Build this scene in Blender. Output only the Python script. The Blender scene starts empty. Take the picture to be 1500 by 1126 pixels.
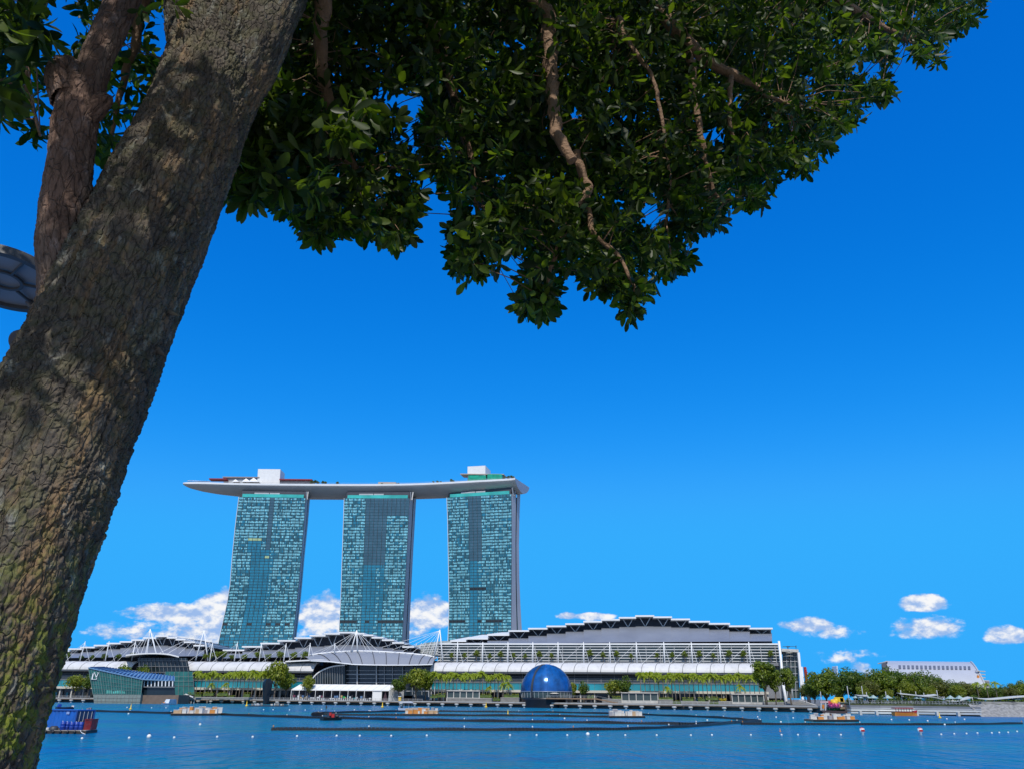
import bpy, bmesh, math, random
from mathutils import Vector, Matrix, noise
R = math.radians
scene = bpy.context.scene
C = scene.collection
random.seed(11)

# ------------------------------------------------------------------ camera
FPX = 1130.0                       # focal length in photo pixels (photo 1500 x 1126)
PITCH, ROLL = R(22.0), R(0.5)
CAM = Vector((0, 0, 5.0))
_f = Vector((0, math.cos(PITCH), math.sin(PITCH)))
_r0 = Vector((1, 0, 0)); _u0 = Vector((0, -math.sin(PITCH), math.cos(PITCH)))
_r = _r0 * math.cos(ROLL) + _u0 * math.sin(ROLL)
_u = _u0 * math.cos(ROLL) - _r0 * math.sin(ROLL)
cam = bpy.data.cameras.new('camera')
cam.sensor_width = 36.0
cam.lens = FPX / 1500 * 36.0
cam.clip_start = 0.05; cam.clip_end = 20000
camo = bpy.data.objects.new('camera', cam); C.objects.link(camo)
camo.matrix_world = Matrix(((_r.x, _u.x, -_f.x, CAM.x), (_r.y, _u.y, -_f.y, CAM.y), (_r.z, _u.z, -_f.z, CAM.z), (0, 0, 0, 1)))
scene.camera = camo

def ray(px, py):
    return _f * FPX + _r * (px - 750) - _u * (py - 563)
def P(px, py, Y):                  # point of the sight line at depth Y
    d = ray(px, py); return CAM + d * (Y / d.y)
def G(px, py, z=0.0):              # point of the sight line at height z
    d = ray(px, py); return CAM + d * ((z - CAM.z) / d.z)
def azel(px, py):
    d = ray(px, py).normalized(); return math.atan2(d.x, d.y), math.asin(d.z)

# ------------------------------------------------------------------ render / sun / sky
scene.render.engine = 'CYCLES'
scene.cycles.use_denoising = True
scene.cycles.max_bounces = 6
scene.cycles.diffuse_bounces = 3
scene.cycles.transmission_bounces = 4
scene.cycles.transparent_max_bounces = 6
scene.cycles.caustics_reflective = False
scene.cycles.caustics_refractive = False
scene.view_settings.view_transform = 'Standard'
scene.view_settings.look = 'None'
scene.view_settings.exposure = 0.0
scene.view_settings.gamma = 1.0

SUN = Vector((-0.07, -0.80, 0.98)).normalized()
sl = bpy.data.lights.new('sun', 'SUN'); sl.energy = 3.6; sl.angle = R(0.5); sl.color = (1.0, 0.95, 0.87)
so = bpy.data.objects.new('sun', sl); C.objects.link(so)
so.rotation_euler = SUN.to_track_quat('Z', 'Y').to_euler()

def build_world():
    w = bpy.data.worlds.new('World'); scene.world = w; w.use_nodes = True
    nt = w.node_tree; N = nt.nodes; L = nt.links; N.clear()
    out = N.new('ShaderNodeOutputWorld'); bg = N.new('ShaderNodeBackground')
    bg.inputs['Strength'].default_value = 0.10
    L.new(bg.outputs[0], out.inputs[0])
    sky = N.new('ShaderNodeTexSky'); sky.sky_type = 'NISHITA'; sky.sun_disc = False
    sky.sun_elevation = math.asin(SUN.z); sky.sun_rotation = math.atan2(SUN.x, SUN.y)
    sky.altitude = 0; sky.air_density = 1.0; sky.dust_density = 0.3; sky.ozone_density = 2.0
    def math_(op, a, b=None, c=None, clamp=False):
        n = N.new('ShaderNodeMath'); n.operation = op; n.use_clamp = clamp
        for i, v in enumerate((a, b, c)):
            if v is None: continue
            if isinstance(v, (int, float)): n.inputs[i].default_value = v
            else: L.new(v, n.inputs[i])
        return n.outputs[0]
    # saturate the sky: per-channel power curves
    sep = N.new('ShaderNodeSeparateColor'); L.new(sky.outputs[0], sep.inputs[0])
    comb = N.new('ShaderNodeCombineColor')
    for ch, (k, p, cap, soft) in enumerate(SKY_CURVE):
        L.new(math_('SMOOTH_MIN', math_('MULTIPLY', math_('POWER', sep.outputs[ch], p), k), cap, soft), comb.inputs[ch])
    tc = N.new('ShaderNodeTexCoord'); sx = N.new('ShaderNodeSeparateXYZ'); L.new(tc.outputs['Generated'], sx.inputs[0])
    az = math_('ARCTAN2', sx.outputs[0], sx.outputs[1]); el = math_('ARCSINE', sx.outputs[2])
    cv = N.new('ShaderNodeCombineXYZ'); L.new(az, cv.inputs[0]); L.new(math_('MULTIPLY', el, 1.6), cv.inputs[1])
    def nz(scale, detail, rough, vec, off=0.0):
        n = N.new('ShaderNodeTexNoise'); n.noise_dimensions = '3D'
        n.inputs['Scale'].default_value = scale; n.inputs['Detail'].default_value = detail; n.inputs['Roughness'].default_value = rough
        m = N.new('ShaderNodeVectorMath'); m.operation = 'ADD'; m.inputs[1].default_value = (off, off * .7, 0)
        L.new(vec, m.inputs[0]); L.new(m.outputs[0], n.inputs['Vector']); return n.outputs[0]
    def ramp(v, a, b, smooth=True):
        n = N.new('ShaderNodeMapRange'); n.interpolation_type = 'SMOOTHSTEP' if smooth else 'LINEAR'
        L.new(v, n.inputs[0]); n.inputs[1].default_value = a; n.inputs[2].default_value = b; return n.outputs[0]
    na = nz(17, 10, 0.60, cv.outputs[0], 3.1); nb = nz(48, 9, 0.58, cv.outputs[0], 5.3)
    n1 = math_('ADD', math_('MULTIPLY', na, .5), math_('MULTIPLY', nb, .5))
    up_ = N.new('ShaderNodeVectorMath'); up_.operation = 'ADD'; up_.inputs[1].default_value = (-.004, .011, 0); L.new(cv.outputs[0], up_.inputs[0])
    relief = math_('SUBTRACT', math_('ADD', math_('MULTIPLY', na, .5), math_('MULTIPLY', nb, .5)), math_('ADD', math_('MULTIPLY', nz(17, 10, 0.60, up_.outputs[0], 3.1), .5), math_('MULTIPLY', nz(48, 9, 0.58, up_.outputs[0], 5.3), .5)))
    # clouds: (px, py, rx, ry, weight) in photo pixels turned into sky angles
    masks = []
    for (px, py, rx, ry, wgt) in CLOUDS:
        a0, e0 = azel(px, py); a1, _ = azel(px + rx, py); _, e1 = azel(px, py - ry)
        ra, re = abs(a1 - a0), abs(e1 - e0)
        dx = math_('MULTIPLY', math_('SUBTRACT', az, a0), 1 / ra)
        dy = math_('MULTIPLY', math_('SUBTRACT', el, e0), 1 / re)
        dyn = math_('MULTIPLY', math_('MINIMUM', dy, 0.0), 1.35)      # flatter bases
        dy2 = math_('ADD', math_('MAXIMUM', dy, 0.0), dyn)
        rr = math_('ADD', math_('MULTIPLY', dx, dx), math_('MULTIPLY', dy2, dy2))
        masks.append(math_('MULTIPLY', math_('SUBTRACT', 1.0, math_('MINIMUM', rr, 4.0)), wgt))
    m = masks[0]
    for k in masks[1:]: m = math_('MAXIMUM', m, k)
    d = math_('ADD', m, math_('MULTIPLY', math_('SUBTRACT', n1, 0.5), 2.5))
    dens = math_('MULTIPLY', ramp(d, 0.12, 0.52), ramp(m, -1.6, 0.15))
    # broad unseen cloud cover added behind the camera for neutral white fill light
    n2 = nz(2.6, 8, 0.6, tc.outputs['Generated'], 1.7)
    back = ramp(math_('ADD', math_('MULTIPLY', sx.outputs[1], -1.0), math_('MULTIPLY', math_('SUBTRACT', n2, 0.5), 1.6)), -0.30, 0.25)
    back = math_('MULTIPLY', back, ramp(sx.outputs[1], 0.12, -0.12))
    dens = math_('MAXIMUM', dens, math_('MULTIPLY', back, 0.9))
    # cloud colour: bright tops with sunward shading painted in, blue-grey thinner parts
    n3 = nz(34, 7, 0.6, cv.outputs[0], 7.7)
    cm = N.new('ShaderNodeMix'); cm.data_type = 'RGBA'
    cm.inputs[6].default_value = (3.3, 5.0, 8.3, 1); cm.inputs[7].default_value = (9.3, 9.4, 9.6, 1)
    L.new(ramp(math_('ADD', math_('ADD', math_('MULTIPLY', d, .55), math_('MULTIPLY', relief, 5.5)), math_('MULTIPLY', math_('SUBTRACT', n3, 0.5), 1.0)), -0.15, 0.95), cm.inputs[0])
    mx = N.new('ShaderNodeMix'); mx.data_type = 'RGBA'
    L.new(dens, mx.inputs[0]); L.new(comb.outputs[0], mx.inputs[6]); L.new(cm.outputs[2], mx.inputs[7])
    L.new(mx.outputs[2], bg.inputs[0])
CLOUDS = [(250, 900, 80, 20, .8), (325, 890, 45, 34, .9), (300, 915, 120, 16, .5), (470, 900, 50, 38, .95), (628, 900, 45, 34, .9), (560, 905, 140, 22, .45), (300, 930, 170, 24, .52), (520, 928, 150, 26, .5),
          (865, 903, 40, 8, .75), (835, 902, 22, 7, .6),
          (1185, 917, 48, 17, .72), (1205, 925, 70, 16, .4), (1352, 884, 42, 19, 1.0), (1356, 922, 62, 24, .72), (1475, 932, 42, 20, .82), (1230, 962, 60, 16, .3), (1262, 980, 24, 14, .55)]
SKY_CURVE = [(.015, 4, .36, .3), (1.03, 1, 4.15, 1.2), (3.6, .6, 9.8, 1.5)]
build_world()

# ------------------------------------------------------------------ materials
MATS = {}
def pmat(name, col, rough=0.6, metal=0.0, var=0.12, scale=0.3, spec=0.5, bump=0.0, bscale=4.0, island=0.0, stretch=(1, 1, 1), dirt=None):
    """Principled material whose base colour is varied by noise (and per loose piece when island > 0)."""
    if name in MATS: return MATS[name]
    m = bpy.data.materials.new(name); MATS[name] = m; m.use_nodes = True
    nt = m.node_tree; N = nt.nodes; L = nt.links; b = N['Principled BSDF']
    b.inputs['Roughness'].default_value = rough; b.inputs['Metallic'].default_value = metal
    b.inputs['Specular IOR Level'].default_value = spec
    tc = N.new('ShaderNodeTexCoord'); mp = N.new('ShaderNodeMapping'); mp.inputs['Scale'].default_value = stretch
    L.new(tc.outputs['Object'], mp.inputs[0])
    nz = N.new('ShaderNodeTexNoise'); nz.inputs['Scale'].default_value = scale; nz.inputs['Detail'].default_value = 6
    L.new(mp.outputs[0], nz.inputs['Vector'])
    mr = N.new('ShaderNodeMapRange'); mr.inputs[1].default_value = 0.3; mr.inputs[2].default_value = 0.7
    mr.inputs[3].default_value = 1 - var; mr.inputs[4].default_value = 1 + var
    L.new(nz.outputs[0], mr.inputs[0]); fac = mr.outputs[0]
    if island > 0:
        g = N.new('ShaderNodeNewGeometry'); m2 = N.new('ShaderNodeMapRange')
        m2.inputs[3].default_value = 1 - island; m2.inputs[4].default_value = 1 + island
        L.new(g.outputs['Random Per Island'], m2.inputs[0])
        mu = N.new('ShaderNodeMath'); mu.operation = 'MULTIPLY'; L.new(fac, mu.inputs[0]); L.new(m2.outputs[0], mu.inputs[1]); fac = mu.outputs[0]
    vm = N.new('ShaderNodeVectorMath'); vm.operation = 'SCALE'; vm.inputs[0].default_value = col[:3]
    L.new(fac, vm.inputs['Scale']); cout = vm.outputs[0]
    if dirt:
        n3 = N.new('ShaderNodeTexNoise'); n3.inputs['Scale'].default_value = dirt[1]; n3.inputs['Detail'].default_value = 8
        L.new(mp.outputs[0], n3.inputs['Vector'])
        m3 = N.new('ShaderNodeMapRange'); m3.inputs[1].default_value = 0.5; m3.inputs[2].default_value = 0.72; m3.inputs[4].default_value = dirt[2]
        L.new(n3.outputs[0], m3.inputs[0])
        mx = N.new('ShaderNodeMix'); mx.data_type = 'RGBA'; L.new(m3.outputs[0], mx.inputs[0]); L.new(cout, mx.inputs[6])
        mx.inputs[7].default_value = (*dirt[0], 1); cout = mx.outputs[2]
    L.new(cout, b.inputs['Base Color'])
    if bump > 0:
        n2 = N.new('ShaderNodeTexNoise'); n2.inputs['Scale'].default_value = bscale; n2.inputs['Detail'].default_value = 5
        L.new(mp.outputs[0], n2.inputs['Vector'])
        bp = N.new('ShaderNodeBump'); bp.inputs['Strength'].default_value = bump; bp.inputs['Distance'].default_value = 0.1
        L.new(n2.outputs[0], bp.inputs['Height']); L.new(bp.outputs[0], b.inputs['Normal'])
    return m

white = pmat('white_metal', (.78, .78, .77), .45, 0, .05, .15)
white_panel = pmat('white_membrane', (.80, .79, .77), .5, 0, .04, .2)
offwhite = pmat('pale_concrete', (.52, .50, .46), .8, 0, .12, .25, dirt=((.25, .24, .22), .6, .5))
cream = pmat('cream_render', (.55, .51, .43), .8, 0, .1, .2)
grey_roof = pmat('grey_metal_roof', (.21, .225, .255), .45, .1, .10, .08, stretch=(1, 1, .3))
roof_dark = pmat('dark_roof_cladding', (.048, .050, .066), .6, 0, .15, .2)  # dark blue-grey cladding for clerestories, plant rooms and the theatre end
darkgrey = pmat('dark_grey_metal', (.05, .052, .058), .5, .2, .15, .4)
midgrey = pmat('mid_grey_cladding', (.20, .205, .215), .6, 0, .12, .2)
lightgrey = pmat('light_grey_cladding', (.42, .43, .44), .55, 0, .08, .2)
concrete = pmat('quay_concrete', (.27, .265, .25), .85, 0, .18, .3, dirt=((.12, .12, .11), .5, .7))
stone = pmat('grey_stone', (.22, .215, .205), .85, 0, .2, .7)
wood = pmat('boardwalk_timber', (.19, .13, .085), .8, 0, .2, .8)
black = pmat('black_rubber', (.012, .012, .014), .45, 0, .2, 2)
glass_dark = pmat('dark_glass', (.012, .022, .03), .12, 0, .25, .12, spec=.6)
glass_teal = pmat('teal_glass', (.010, .30, .40), .15, 0, .25, .12, spec=.6)
glass_green = pmat('green_glass', (.02, .12, .11), .15, 0, .3, .3, spec=.6)
glass_grey = pmat('grey_green_glass', (.06, .085, .085), .2, 0, .3, .1, spec=.6)
red_paint = pmat('red_paint', (.42, .022, .02), .5, 0, .15, .5)
blue_paint = pmat('blue_paint', (.012, .115, .46), .45, 0, .12, .8, dirt=((.03, .07, .20), 1.2, .4))
blue_plastic = pmat('blue_plastic', (.01, .045, .30), .4, 0, .1, 1)
yellow_paint = pmat('yellow_paint', (.72, .48, .02), .5, 0, .1, .5)
orange_paint = pmat('orange_paint', (.62, .22, .03), .5, 0, .1, .5)
pink_paint = pmat('pink_fabric', (.75, .10, .32), .6, 0, .1, .5)
green_paint = pmat('green_fabric', (.02, .38, .10), .6, 0, .1, .5)
hedge = pmat('hedge_leaves', (.10, .15, .015), .7, 0, .5, 1.2, island=.4)
planting = pmat('ground_cover', (.06, .10, .015), .8, 0, .5, .8)

def leafmat(name, c1, c2, trans=.45, rough=.45, bright=1.0, dark=False):
    m = bpy.data.materials.new(name); MATS[name] = m; m.use_nodes = True
    nt = m.node_tree; N = nt.nodes; L = nt.links; b = N['Principled BSDF']; out = N['Material Output']
    g = N.new('ShaderNodeNewGeometry'); cr = N.new('ShaderNodeValToRGB')
    e = cr.color_ramp.elements
    e[0].position = 0.0; e[0].color = (*c1, 1); e[1].position = .97; e[1].color = (*c2, 1)
    if dark: k_ = e.new(.6); k_.color = (*[a * .68 + c * .32 for a, c in zip(c1, c2)], 1)
    L.new(g.outputs['Random Per Island'], cr.inputs[0])
    L.new(cr.outputs[0], b.inputs['Base Color']); b.inputs['Roughness'].default_value = rough
    b.inputs['Specular IOR Level'].default_value = .4
    tr = N.new('ShaderNodeBsdfTranslucent'); sc = N.new('ShaderNodeVectorMath'); sc.operation = 'MULTIPLY'
    sc.inputs[1].default_value = (1.9 * bright, 2.0 * bright, .7 * bright); L.new(cr.outputs[0], sc.inputs[0]); L.new(sc.outputs[0], tr.inputs[0])
    mx = N.new('ShaderNodeMixShader'); mx.inputs[0].default_value = trans
    L.new(b.outputs[0], mx.inputs[1]); L.new(tr.outputs[0], mx.inputs[2]); L.new(mx.outputs[0], out.inputs[0])
    return m

# ------------------------------------------------------------------ mesh builder (world coordinates)
class MB:
    def __init__(s): s.v = []; s.f = []; s.m = []; s.s = []
    def add(s, vs, fs, mi=0, sm=False):
        o = len(s.v); s.v.extend(vs)
        for f in fs: s.f.append(tuple(i + o for i in f)); s.m.append(mi); s.s.append(sm)
    def quad(s, a, b, c, d, mi=0): s.add([a, b, c, d], [(0, 1, 2, 3)], mi)
    def hexa(s, p, mi=0):           # 8 points: bottom 4 then top 4 (same order)
        s.add(p, [(3, 2, 1, 0), (4, 5, 6, 7), (0, 1, 5, 4), (1, 2, 6, 5), (2, 3, 7, 6), (3, 0, 4, 7)], mi)
    def box(s, c, sx, sy, sz, mi=0, ax=None):
        c = Vector(c); X, Y, Z = ax or (Vector((1, 0, 0)), Vector((0, 1, 0)), Vector((0, 0, 1)))
        X, Y, Z = X * sx / 2, Y * sy / 2, Z * sz / 2
        s.hexa([c - X - Y - Z, c + X - Y - Z, c + X + Y - Z, c - X + Y - Z, c - X - Y + Z, c + X - Y + Z, c + X + Y + Z, c - X + Y + Z], mi)
    def bar(s, p, q, w, h=None, mi=0):
        p, q = Vector(p), Vector(q); h = h or w; d = q - p
        if d.length < 1e-6: return
        Y = d.normalized(); up = Vector((0, 0, 1)) if abs(Y.z) < .95 else Vector((0, 1, 0))
        X = Y.cross(up).normalized(); Z = X.cross(Y)
        s.box((p + q) / 2, w, d.length, h, mi, (X, Y, Z))
    def tube(s, pts, rad, n=8, mi=0, cap=True, sm=True):
        pts = [Vector(p) for p in pts]; k = len(pts)
        if isinstance(rad, (int, float)): rad = [rad] * k
        o = len(s.v); ref = None
        for i, p in enumerate(pts):
            d = (pts[min(i + 1, k - 1)] - pts[max(i - 1, 0)]).normalized()
            if ref is None:
                ref = d.orthogonal().normalized()
            ref = (ref - d * ref.dot(d)).normalized(); bi = d.cross(ref)
            for j in range(n):
                a = 2 * math.pi * j / n
                s.v.append(p + (ref * math.cos(a) + bi * math.sin(a)) * rad[i])
        for i in range(k - 1):
            for j in range(n):
                s.f.append((o + i * n + j, o + i * n + (j + 1) % n, o + (i + 1) * n + (j + 1) % n, o + (i + 1) * n + j)); s.m.append(mi); s.s.append(sm)
        if cap:
            s.f.append(tuple(o + j for j in reversed(range(n)))); s.m.append(mi); s.s.append(False)
            s.f.append(tuple(o + (k - 1) * n + j for j in range(n))); s.m.append(mi); s.s.append(False)
    def lathe(s, c, prof, n=24, mi=0, sm=True, a0=0, a1=2 * math.pi, ax=None):
        c = Vector(c); full = abs(a1 - a0 - 2 * math.pi) < 1e-6; o = len(s.v); m = n if full else n + 1
        X, Y, Z = ax or (Vector((1, 0, 0)), Vector((0, 1, 0)), Vector((0, 0, 1)))
        for (r, z) in prof:
            for j in range(m):
                a = a0 + (a1 - a0) * j / n
                s.v.append(c + X * (r * math.cos(a)) + Y * (r * math.sin(a)) + Z * z)
        for i in range(len(prof) - 1):
            for j in range(n):
                j2 = (j + 1) % m
                s.f.append((o + i * m + j, o + i * m + j2, o + (i + 1) * m + j2, o + (i + 1) * m + j)); s.m.append(mi); s.s.append(sm)
    def prism(s, poly, off, mi=0):  # polygon extruded by a vector, closed
        poly = [Vector(p) for p in poly]; off = Vector(off); n = len(poly); o = len(s.v)
        s.v.extend(poly); s.v.extend([p + off for p in poly])
        s.f.append(tuple(range(o, o + n))); s.m.append(mi); s.s.append(False)
        s.f.append(tuple(reversed(range(o + n, o + 2 * n)))); s.m.append(mi); s.s.append(False)
        for i in range(n):
            j = (i + 1) % n; s.f.append((o + i, o + n + i, o + n + j, o + j)); s.m.append(mi); s.s.append(False)
    def grid(s, rows, mi=0, sm=True):
        o = len(s.v); n = len(rows[0])
        for r in rows: s.v.extend(Vector(p) for p in r)
        for i in range(len(rows) - 1):
            for j in range(n - 1):
                s.f.append((o + i * n + j, o + i * n + j + 1, o + (i + 1) * n + j + 1, o + (i + 1) * n + j)); s.m.append(mi); s.s.append(sm)
    def build(s, name, mats, parent=None, origin=None):
        if not isinstance(mats, (list, tuple)): mats = [mats]
        base = Vector(origin) if origin is not None else Vector((0, 0, 0))
        pbase = WORLD.get(parent.name, Vector((0, 0, 0))) if parent else Vector((0, 0, 0))
        if parent and origin is None: base = pbase
        me = bpy.data.meshes.new(name)
        me.from_pydata([tuple(Vector(v) - base) for v in s.v], [], s.f)
        for m in mats: me.materials.append(m)
        me.polygons.foreach_set('material_index', s.m); me.polygons.foreach_set('use_smooth', s.s)
        me.update()
        o = bpy.data.objects.new(name, me); C.objects.link(o)
        if parent: o.parent = parent
        o.location = base - pbase; WORLD[o.name] = base
        return o
WORLD = {}
def tag(o, label=None, cat=None, group=None, kind=None):
    if label: o['label'] = label
    if cat: o['category'] = cat
    if group: o['group'] = group
    if kind: o['kind'] = kind
    return o
def thing(name, loc, label, cat, group=None):
    o = bpy.data.objects.new(name, None); C.objects.link(o); o.location = loc; o.empty_display_size = .3
    WORLD[o.name] = Vector(loc); return tag(o, label, cat, group)
def struct(o): o['kind'] = 'structure'; return o
KIDS = {}
def dup(src, loc, rz=0.0, sc=1.0, label=None, group=None, scz=None):
    r = src.copy(); C.objects.link(r); r.location = loc; r.rotation_euler = (0, 0, rz); r.scale = (sc, sc, scz or sc)
    if label: r['label'] = label
    if group: r['group'] = group
    if src.name not in KIDS: KIDS[src.name] = [(c, list(c.children)) for c in src.children]
    for c, g in KIDS[src.name]:
        k = c.copy(); C.objects.link(k); k.parent = r
        for d in g: e = d.copy(); C.objects.link(e); e.parent = k
    return r
def spread(src, spots, label=None, group=None):
    """first spot moves the source itself, the others get copies; spots: (loc, rz, scale[, label])"""
    first = True; res = []
    for sp in spots:
        lb = sp[3] if len(sp) > 3 else label; sz = sp[4] if len(sp) > 4 else sp[2]
        if first:
            pend = sp; first = False; plb = lb; psz = sz; continue
        res.append(dup(src, sp[0], sp[1], sp[2], lb, group, sz))
    src.location = pend[0]; src.rotation_euler = (0, 0, pend[1]); src.scale = (pend[2], pend[2], psz)
    if plb: src['label'] = plb
    if group: src['group'] = group
    return [src] + res

# ------------------------------------------------------------------ the near tree
def spline(pts, n):
    """Catmull-Rom through (x,y,z,r) tuples -> n samples"""
    Q = [Vector(p[:3]) for p in pts]; Rr = [p[3] for p in pts]; out = []
    for k in range(n):
        t = k / (n - 1) * (len(Q) - 1); i = min(int(t), len(Q) - 2); u = t - i
        p0, p1, p2, p3 = Q[max(i - 1, 0)], Q[i], Q[i + 1], Q[min(i + 2, len(Q) - 1)]
        r0, r1, r2, r3 = Rr[max(i - 1, 0)], Rr[i], Rr[i + 1], Rr[min(i + 2, len(Q) - 1)]
        f = lambda a, b, c, d: 0.5 * ((2 * b) + (c - a) * u + (2 * a - 5 * b + 4 * c - d) * u * u + (3 * b - a - 3 * c + d) * u ** 3)
        out.append((f(p0, p1, p2, p3), max(.002, f(r0, r1, r2, r3))))
    return out
def ax_pt(px, py, Y, hw):          # axis point + radius from half width in photo pixels
    p = P(px, py, Y); depth = (p - CAM).dot(_f); return (p.x, p.y, p.z, hw * depth / FPX)

def bark_disp(p, co, rough):
    """height of the bark: plates split by cracks, stretched along the stem; co = (cos a * r, sin a * r, length)"""
    q = Vector((co.x, co.y, co.z * .46))
    w = noise.noise_vector(q * 4.0) * .06 + noise.noise_vector(q * 13.0) * .018
    d, _ = noise.voronoi((q + w) * 25.0)
    crack = min(1.0, (d[1] - d[0]) * 4.2)
    d2, _ = noise.voronoi((q + w * 1.4) * 68.0)
    crack2 = min(1.0, (d2[1] - d2[0]) * 3.0)
    big = noise.fractal(co * 2.6, 1.0, 2.0, 3)
    fine = noise.fractal(q * 85, 1.0, 2.0, 3)
    zone = .65 + .9 * noise.noise(co * 2.4 + Vector((4, 4, 4)))
    fis = abs(noise.noise(Vector((q.x * 9, q.y * 9, co.z * 1.1)) + w * 6))          # long fissures
    fis = min(1.0, fis * 7)
    return rough * ((crack - .85) * .0135 * max(.15, zone) + (crack2 - .7) * .0065 + (fis - .8) * .011 + fine * .005) + big * .010

def bark_tube(mb, pts, n_along, n_around, rough=1.0, knobs=()):
    S = spline(pts, n_along); o = len(mb.v); ref = None; s_ = 0.0
    if not hasattr(mb, 'co'): mb.co = {}
    for i, (p, r) in enumerate(S):
        if i: s_ += (p - S[i - 1][0]).length
        d = (S[min(i + 1, n_along - 1)][0] - S[max(i - 1, 0)][0]).normalized()
        if ref is None: ref = (Vector((0, -1, 0)) - d * (-d.y)).normalized()
        ref = (ref - d * ref.dot(d)).normalized(); bi = d.cross(ref)
        for j in range(n_around):
            a = 2 * math.pi * j / n_around
            e = ref * math.cos(a) + bi * math.sin(a); q = p + e * r
            co = Vector((math.cos(a) * r, math.sin(a) * r, s_)); h = bark_disp(q, co, rough)
            for (kc, kr, kh) in knobs:
                g = (q - kc).length / kr
                if g < 2: h += kh * math.exp(-g * g * 2.2)
            mb.co[len(mb.v)] = co; mb.v.append(q + e * h)
    for i in range(n_along - 1):
        for j in range(n_around):
            mb.f.append((o + i * n_around + j, o + i * n_around + (j + 1) % n_around, o + (i + 1) * n_around + (j + 1) % n_around, o + (i + 1) * n_around + j)); mb.m.append(0); mb.s.append(True)
def bark_build(mb, mat):
    nv = len(mb.v); co = [mb.co.get(i, Vector((0, 0, 0))) for i in range(nv)]
    o = mb.build(mb.nm, mat, tree); at_ = o.data.attributes.new('bark_co', 'FLOAT_VECTOR', 'POINT')
    at_.data.foreach_set('vector', [x for c in co for x in c]); return o

def bark_material(name, base, warm, pale, moss, moss_amt, crackscale):
    m = bpy.data.materials.new(name); m.use_nodes = True; nt = m.node_tree; N = nt.nodes; L = nt.links; b = N['Principled BSDF']
    b.inputs['Roughness'].default_value = .85; b.inputs['Specular IOR Level'].default_value = .25
    tc = N.new('ShaderNodeTexCoord'); mp = N.new('ShaderNodeMapping'); at_ = N.new('ShaderNodeAttribute'); at_.attribute_name = 'bark_co'
    mp.inputs['Scale'].default_value = (1, 1, .40); L.new(at_.outputs['Vector'], mp.inputs[0])
    mp2 = N.new('ShaderNodeMapping'); mp2.inputs['Scale'].default_value = (1, 1, .13); L.new(at_.outputs['Vector'], mp2.inputs[0])
    def nz(scale, det, vec, rg=.6):
        n = N.new('ShaderNodeTexNoise'); n.inputs['Scale'].default_value = scale; n.inputs['Detail'].default_value = det; n.inputs['Roughness'].default_value = rg
        L.new(vec, n.inputs['Vector']); return n.outputs[0]
    def rmp(v, a, c, lo=0., hi=1.):
        n = N.new('ShaderNodeMapRange'); n.interpolation_type = 'SMOOTHSTEP'; L.new(v, n.inputs[0])
        n.inputs[1].default_value = a; n.inputs[2].default_value = c; n.inputs[3].default_value = lo; n.inputs[4].default_value = hi; return n.outputs[0]
    def mixc(f, a, c):
        n = N.new('ShaderNodeMix'); n.data_type = 'RGBA'; L.new(f, n.inputs[0])
        for k, x in ((6, a), (7, c)):
            if isinstance(x, tuple): n.inputs[k].default_value = (*x, 1)
            else: L.new(x, n.inputs[k])
        return n.outputs[2]
    st = mp.outputs[0]; ob = tc.outputs['Object']
    c = mixc(rmp(nz(3.5, 5, ob), .38, .62), base, tuple(x * 1.55 for x in base))
    c = mixc(rmp(nz(11, 7, mp2.outputs[0]), .50, .66), c, warm)
    pm = N.new('ShaderNodeMath'); pm.operation = 'MULTIPLY'; L.new(rmp(nz(30, 7, st, .68), .50, .62, 0, .9), pm.inputs[0]); L.new(rmp(nz(4.5, 4, ob), .45, .60), pm.inputs[1])
    c = mixc(pm.outputs[0], c, pale)
    c = mixc(rmp(nz(60, 6, st), .5, .66, 0, .7), c, tuple(x * .35 for x in base))
    sx = N.new('ShaderNodeSeparateXYZ'); L.new(ob, sx.inputs[0])
    low = rmp(sx.outputs[2], 2.45, 1.35)                     # moss and algae near the foot of the stem
    n5 = nz(13, 8, ob, .7)
    ad = N.new('ShaderNodeMath'); ad.operation = 'MULTIPLY'; L.new(rmp(n5, .44, .6), ad.inputs[0])
    lm = N.new('ShaderNodeMath'); lm.operation = 'MULTIPLY_ADD'; L.new(low, lm.inputs[0]); lm.inputs[1].default_value = moss_amt; lm.inputs[2].default_value = .12 * moss_amt
    L.new(lm.outputs[0], ad.inputs[1])
    c = mixc(ad.outputs[0], c, moss)
    L.new(c, b.inputs['Base Color'])
    v = N.new('ShaderNodeTexVoronoi'); v.feature = 'DISTANCE_TO_EDGE'; v.inputs['Scale'].default_value = crackscale
    wv = N.new('ShaderNodeVectorMath'); wv.operation = 'ADD'
    nn = N.new('ShaderNodeTexNoise'); nn.inputs['Scale'].default_value = 14; L.new(st, nn.inputs['Vector'])
    ws = N.new('ShaderNodeVectorMath'); ws.operation = 'SCALE'; ws.inputs['Scale'].default_value = .06; L.new(nn.outputs['Color'], ws.inputs[0])
    L.new(st, wv.inputs[0]); L.new(ws.outputs[0], wv.inputs[1]); L.new(wv.outputs[0], v.inputs['Vector'])
    h = N.new('ShaderNodeMath'); h.operation = 'ADD'; L.new(rmp(v.outputs[0], 0, .10), h.inputs[0])
    hs = N.new('ShaderNodeMath'); hs.operation = 'MULTIPLY'; L.new(nz(120, 6, st, .7), hs.inputs[0]); hs.inputs[1].default_value = .9
    L.new(hs.outputs[0], h.inputs[1])
    bp = N.new('ShaderNodeBump'); bp.inputs['Strength'].default_value = .9; bp.inputs['Distance'].default_value = .012
    L.new(h.outputs[0], bp.inputs['Height']); L.new(bp.outputs[0], b.inputs['Normal'])
    return m
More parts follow.
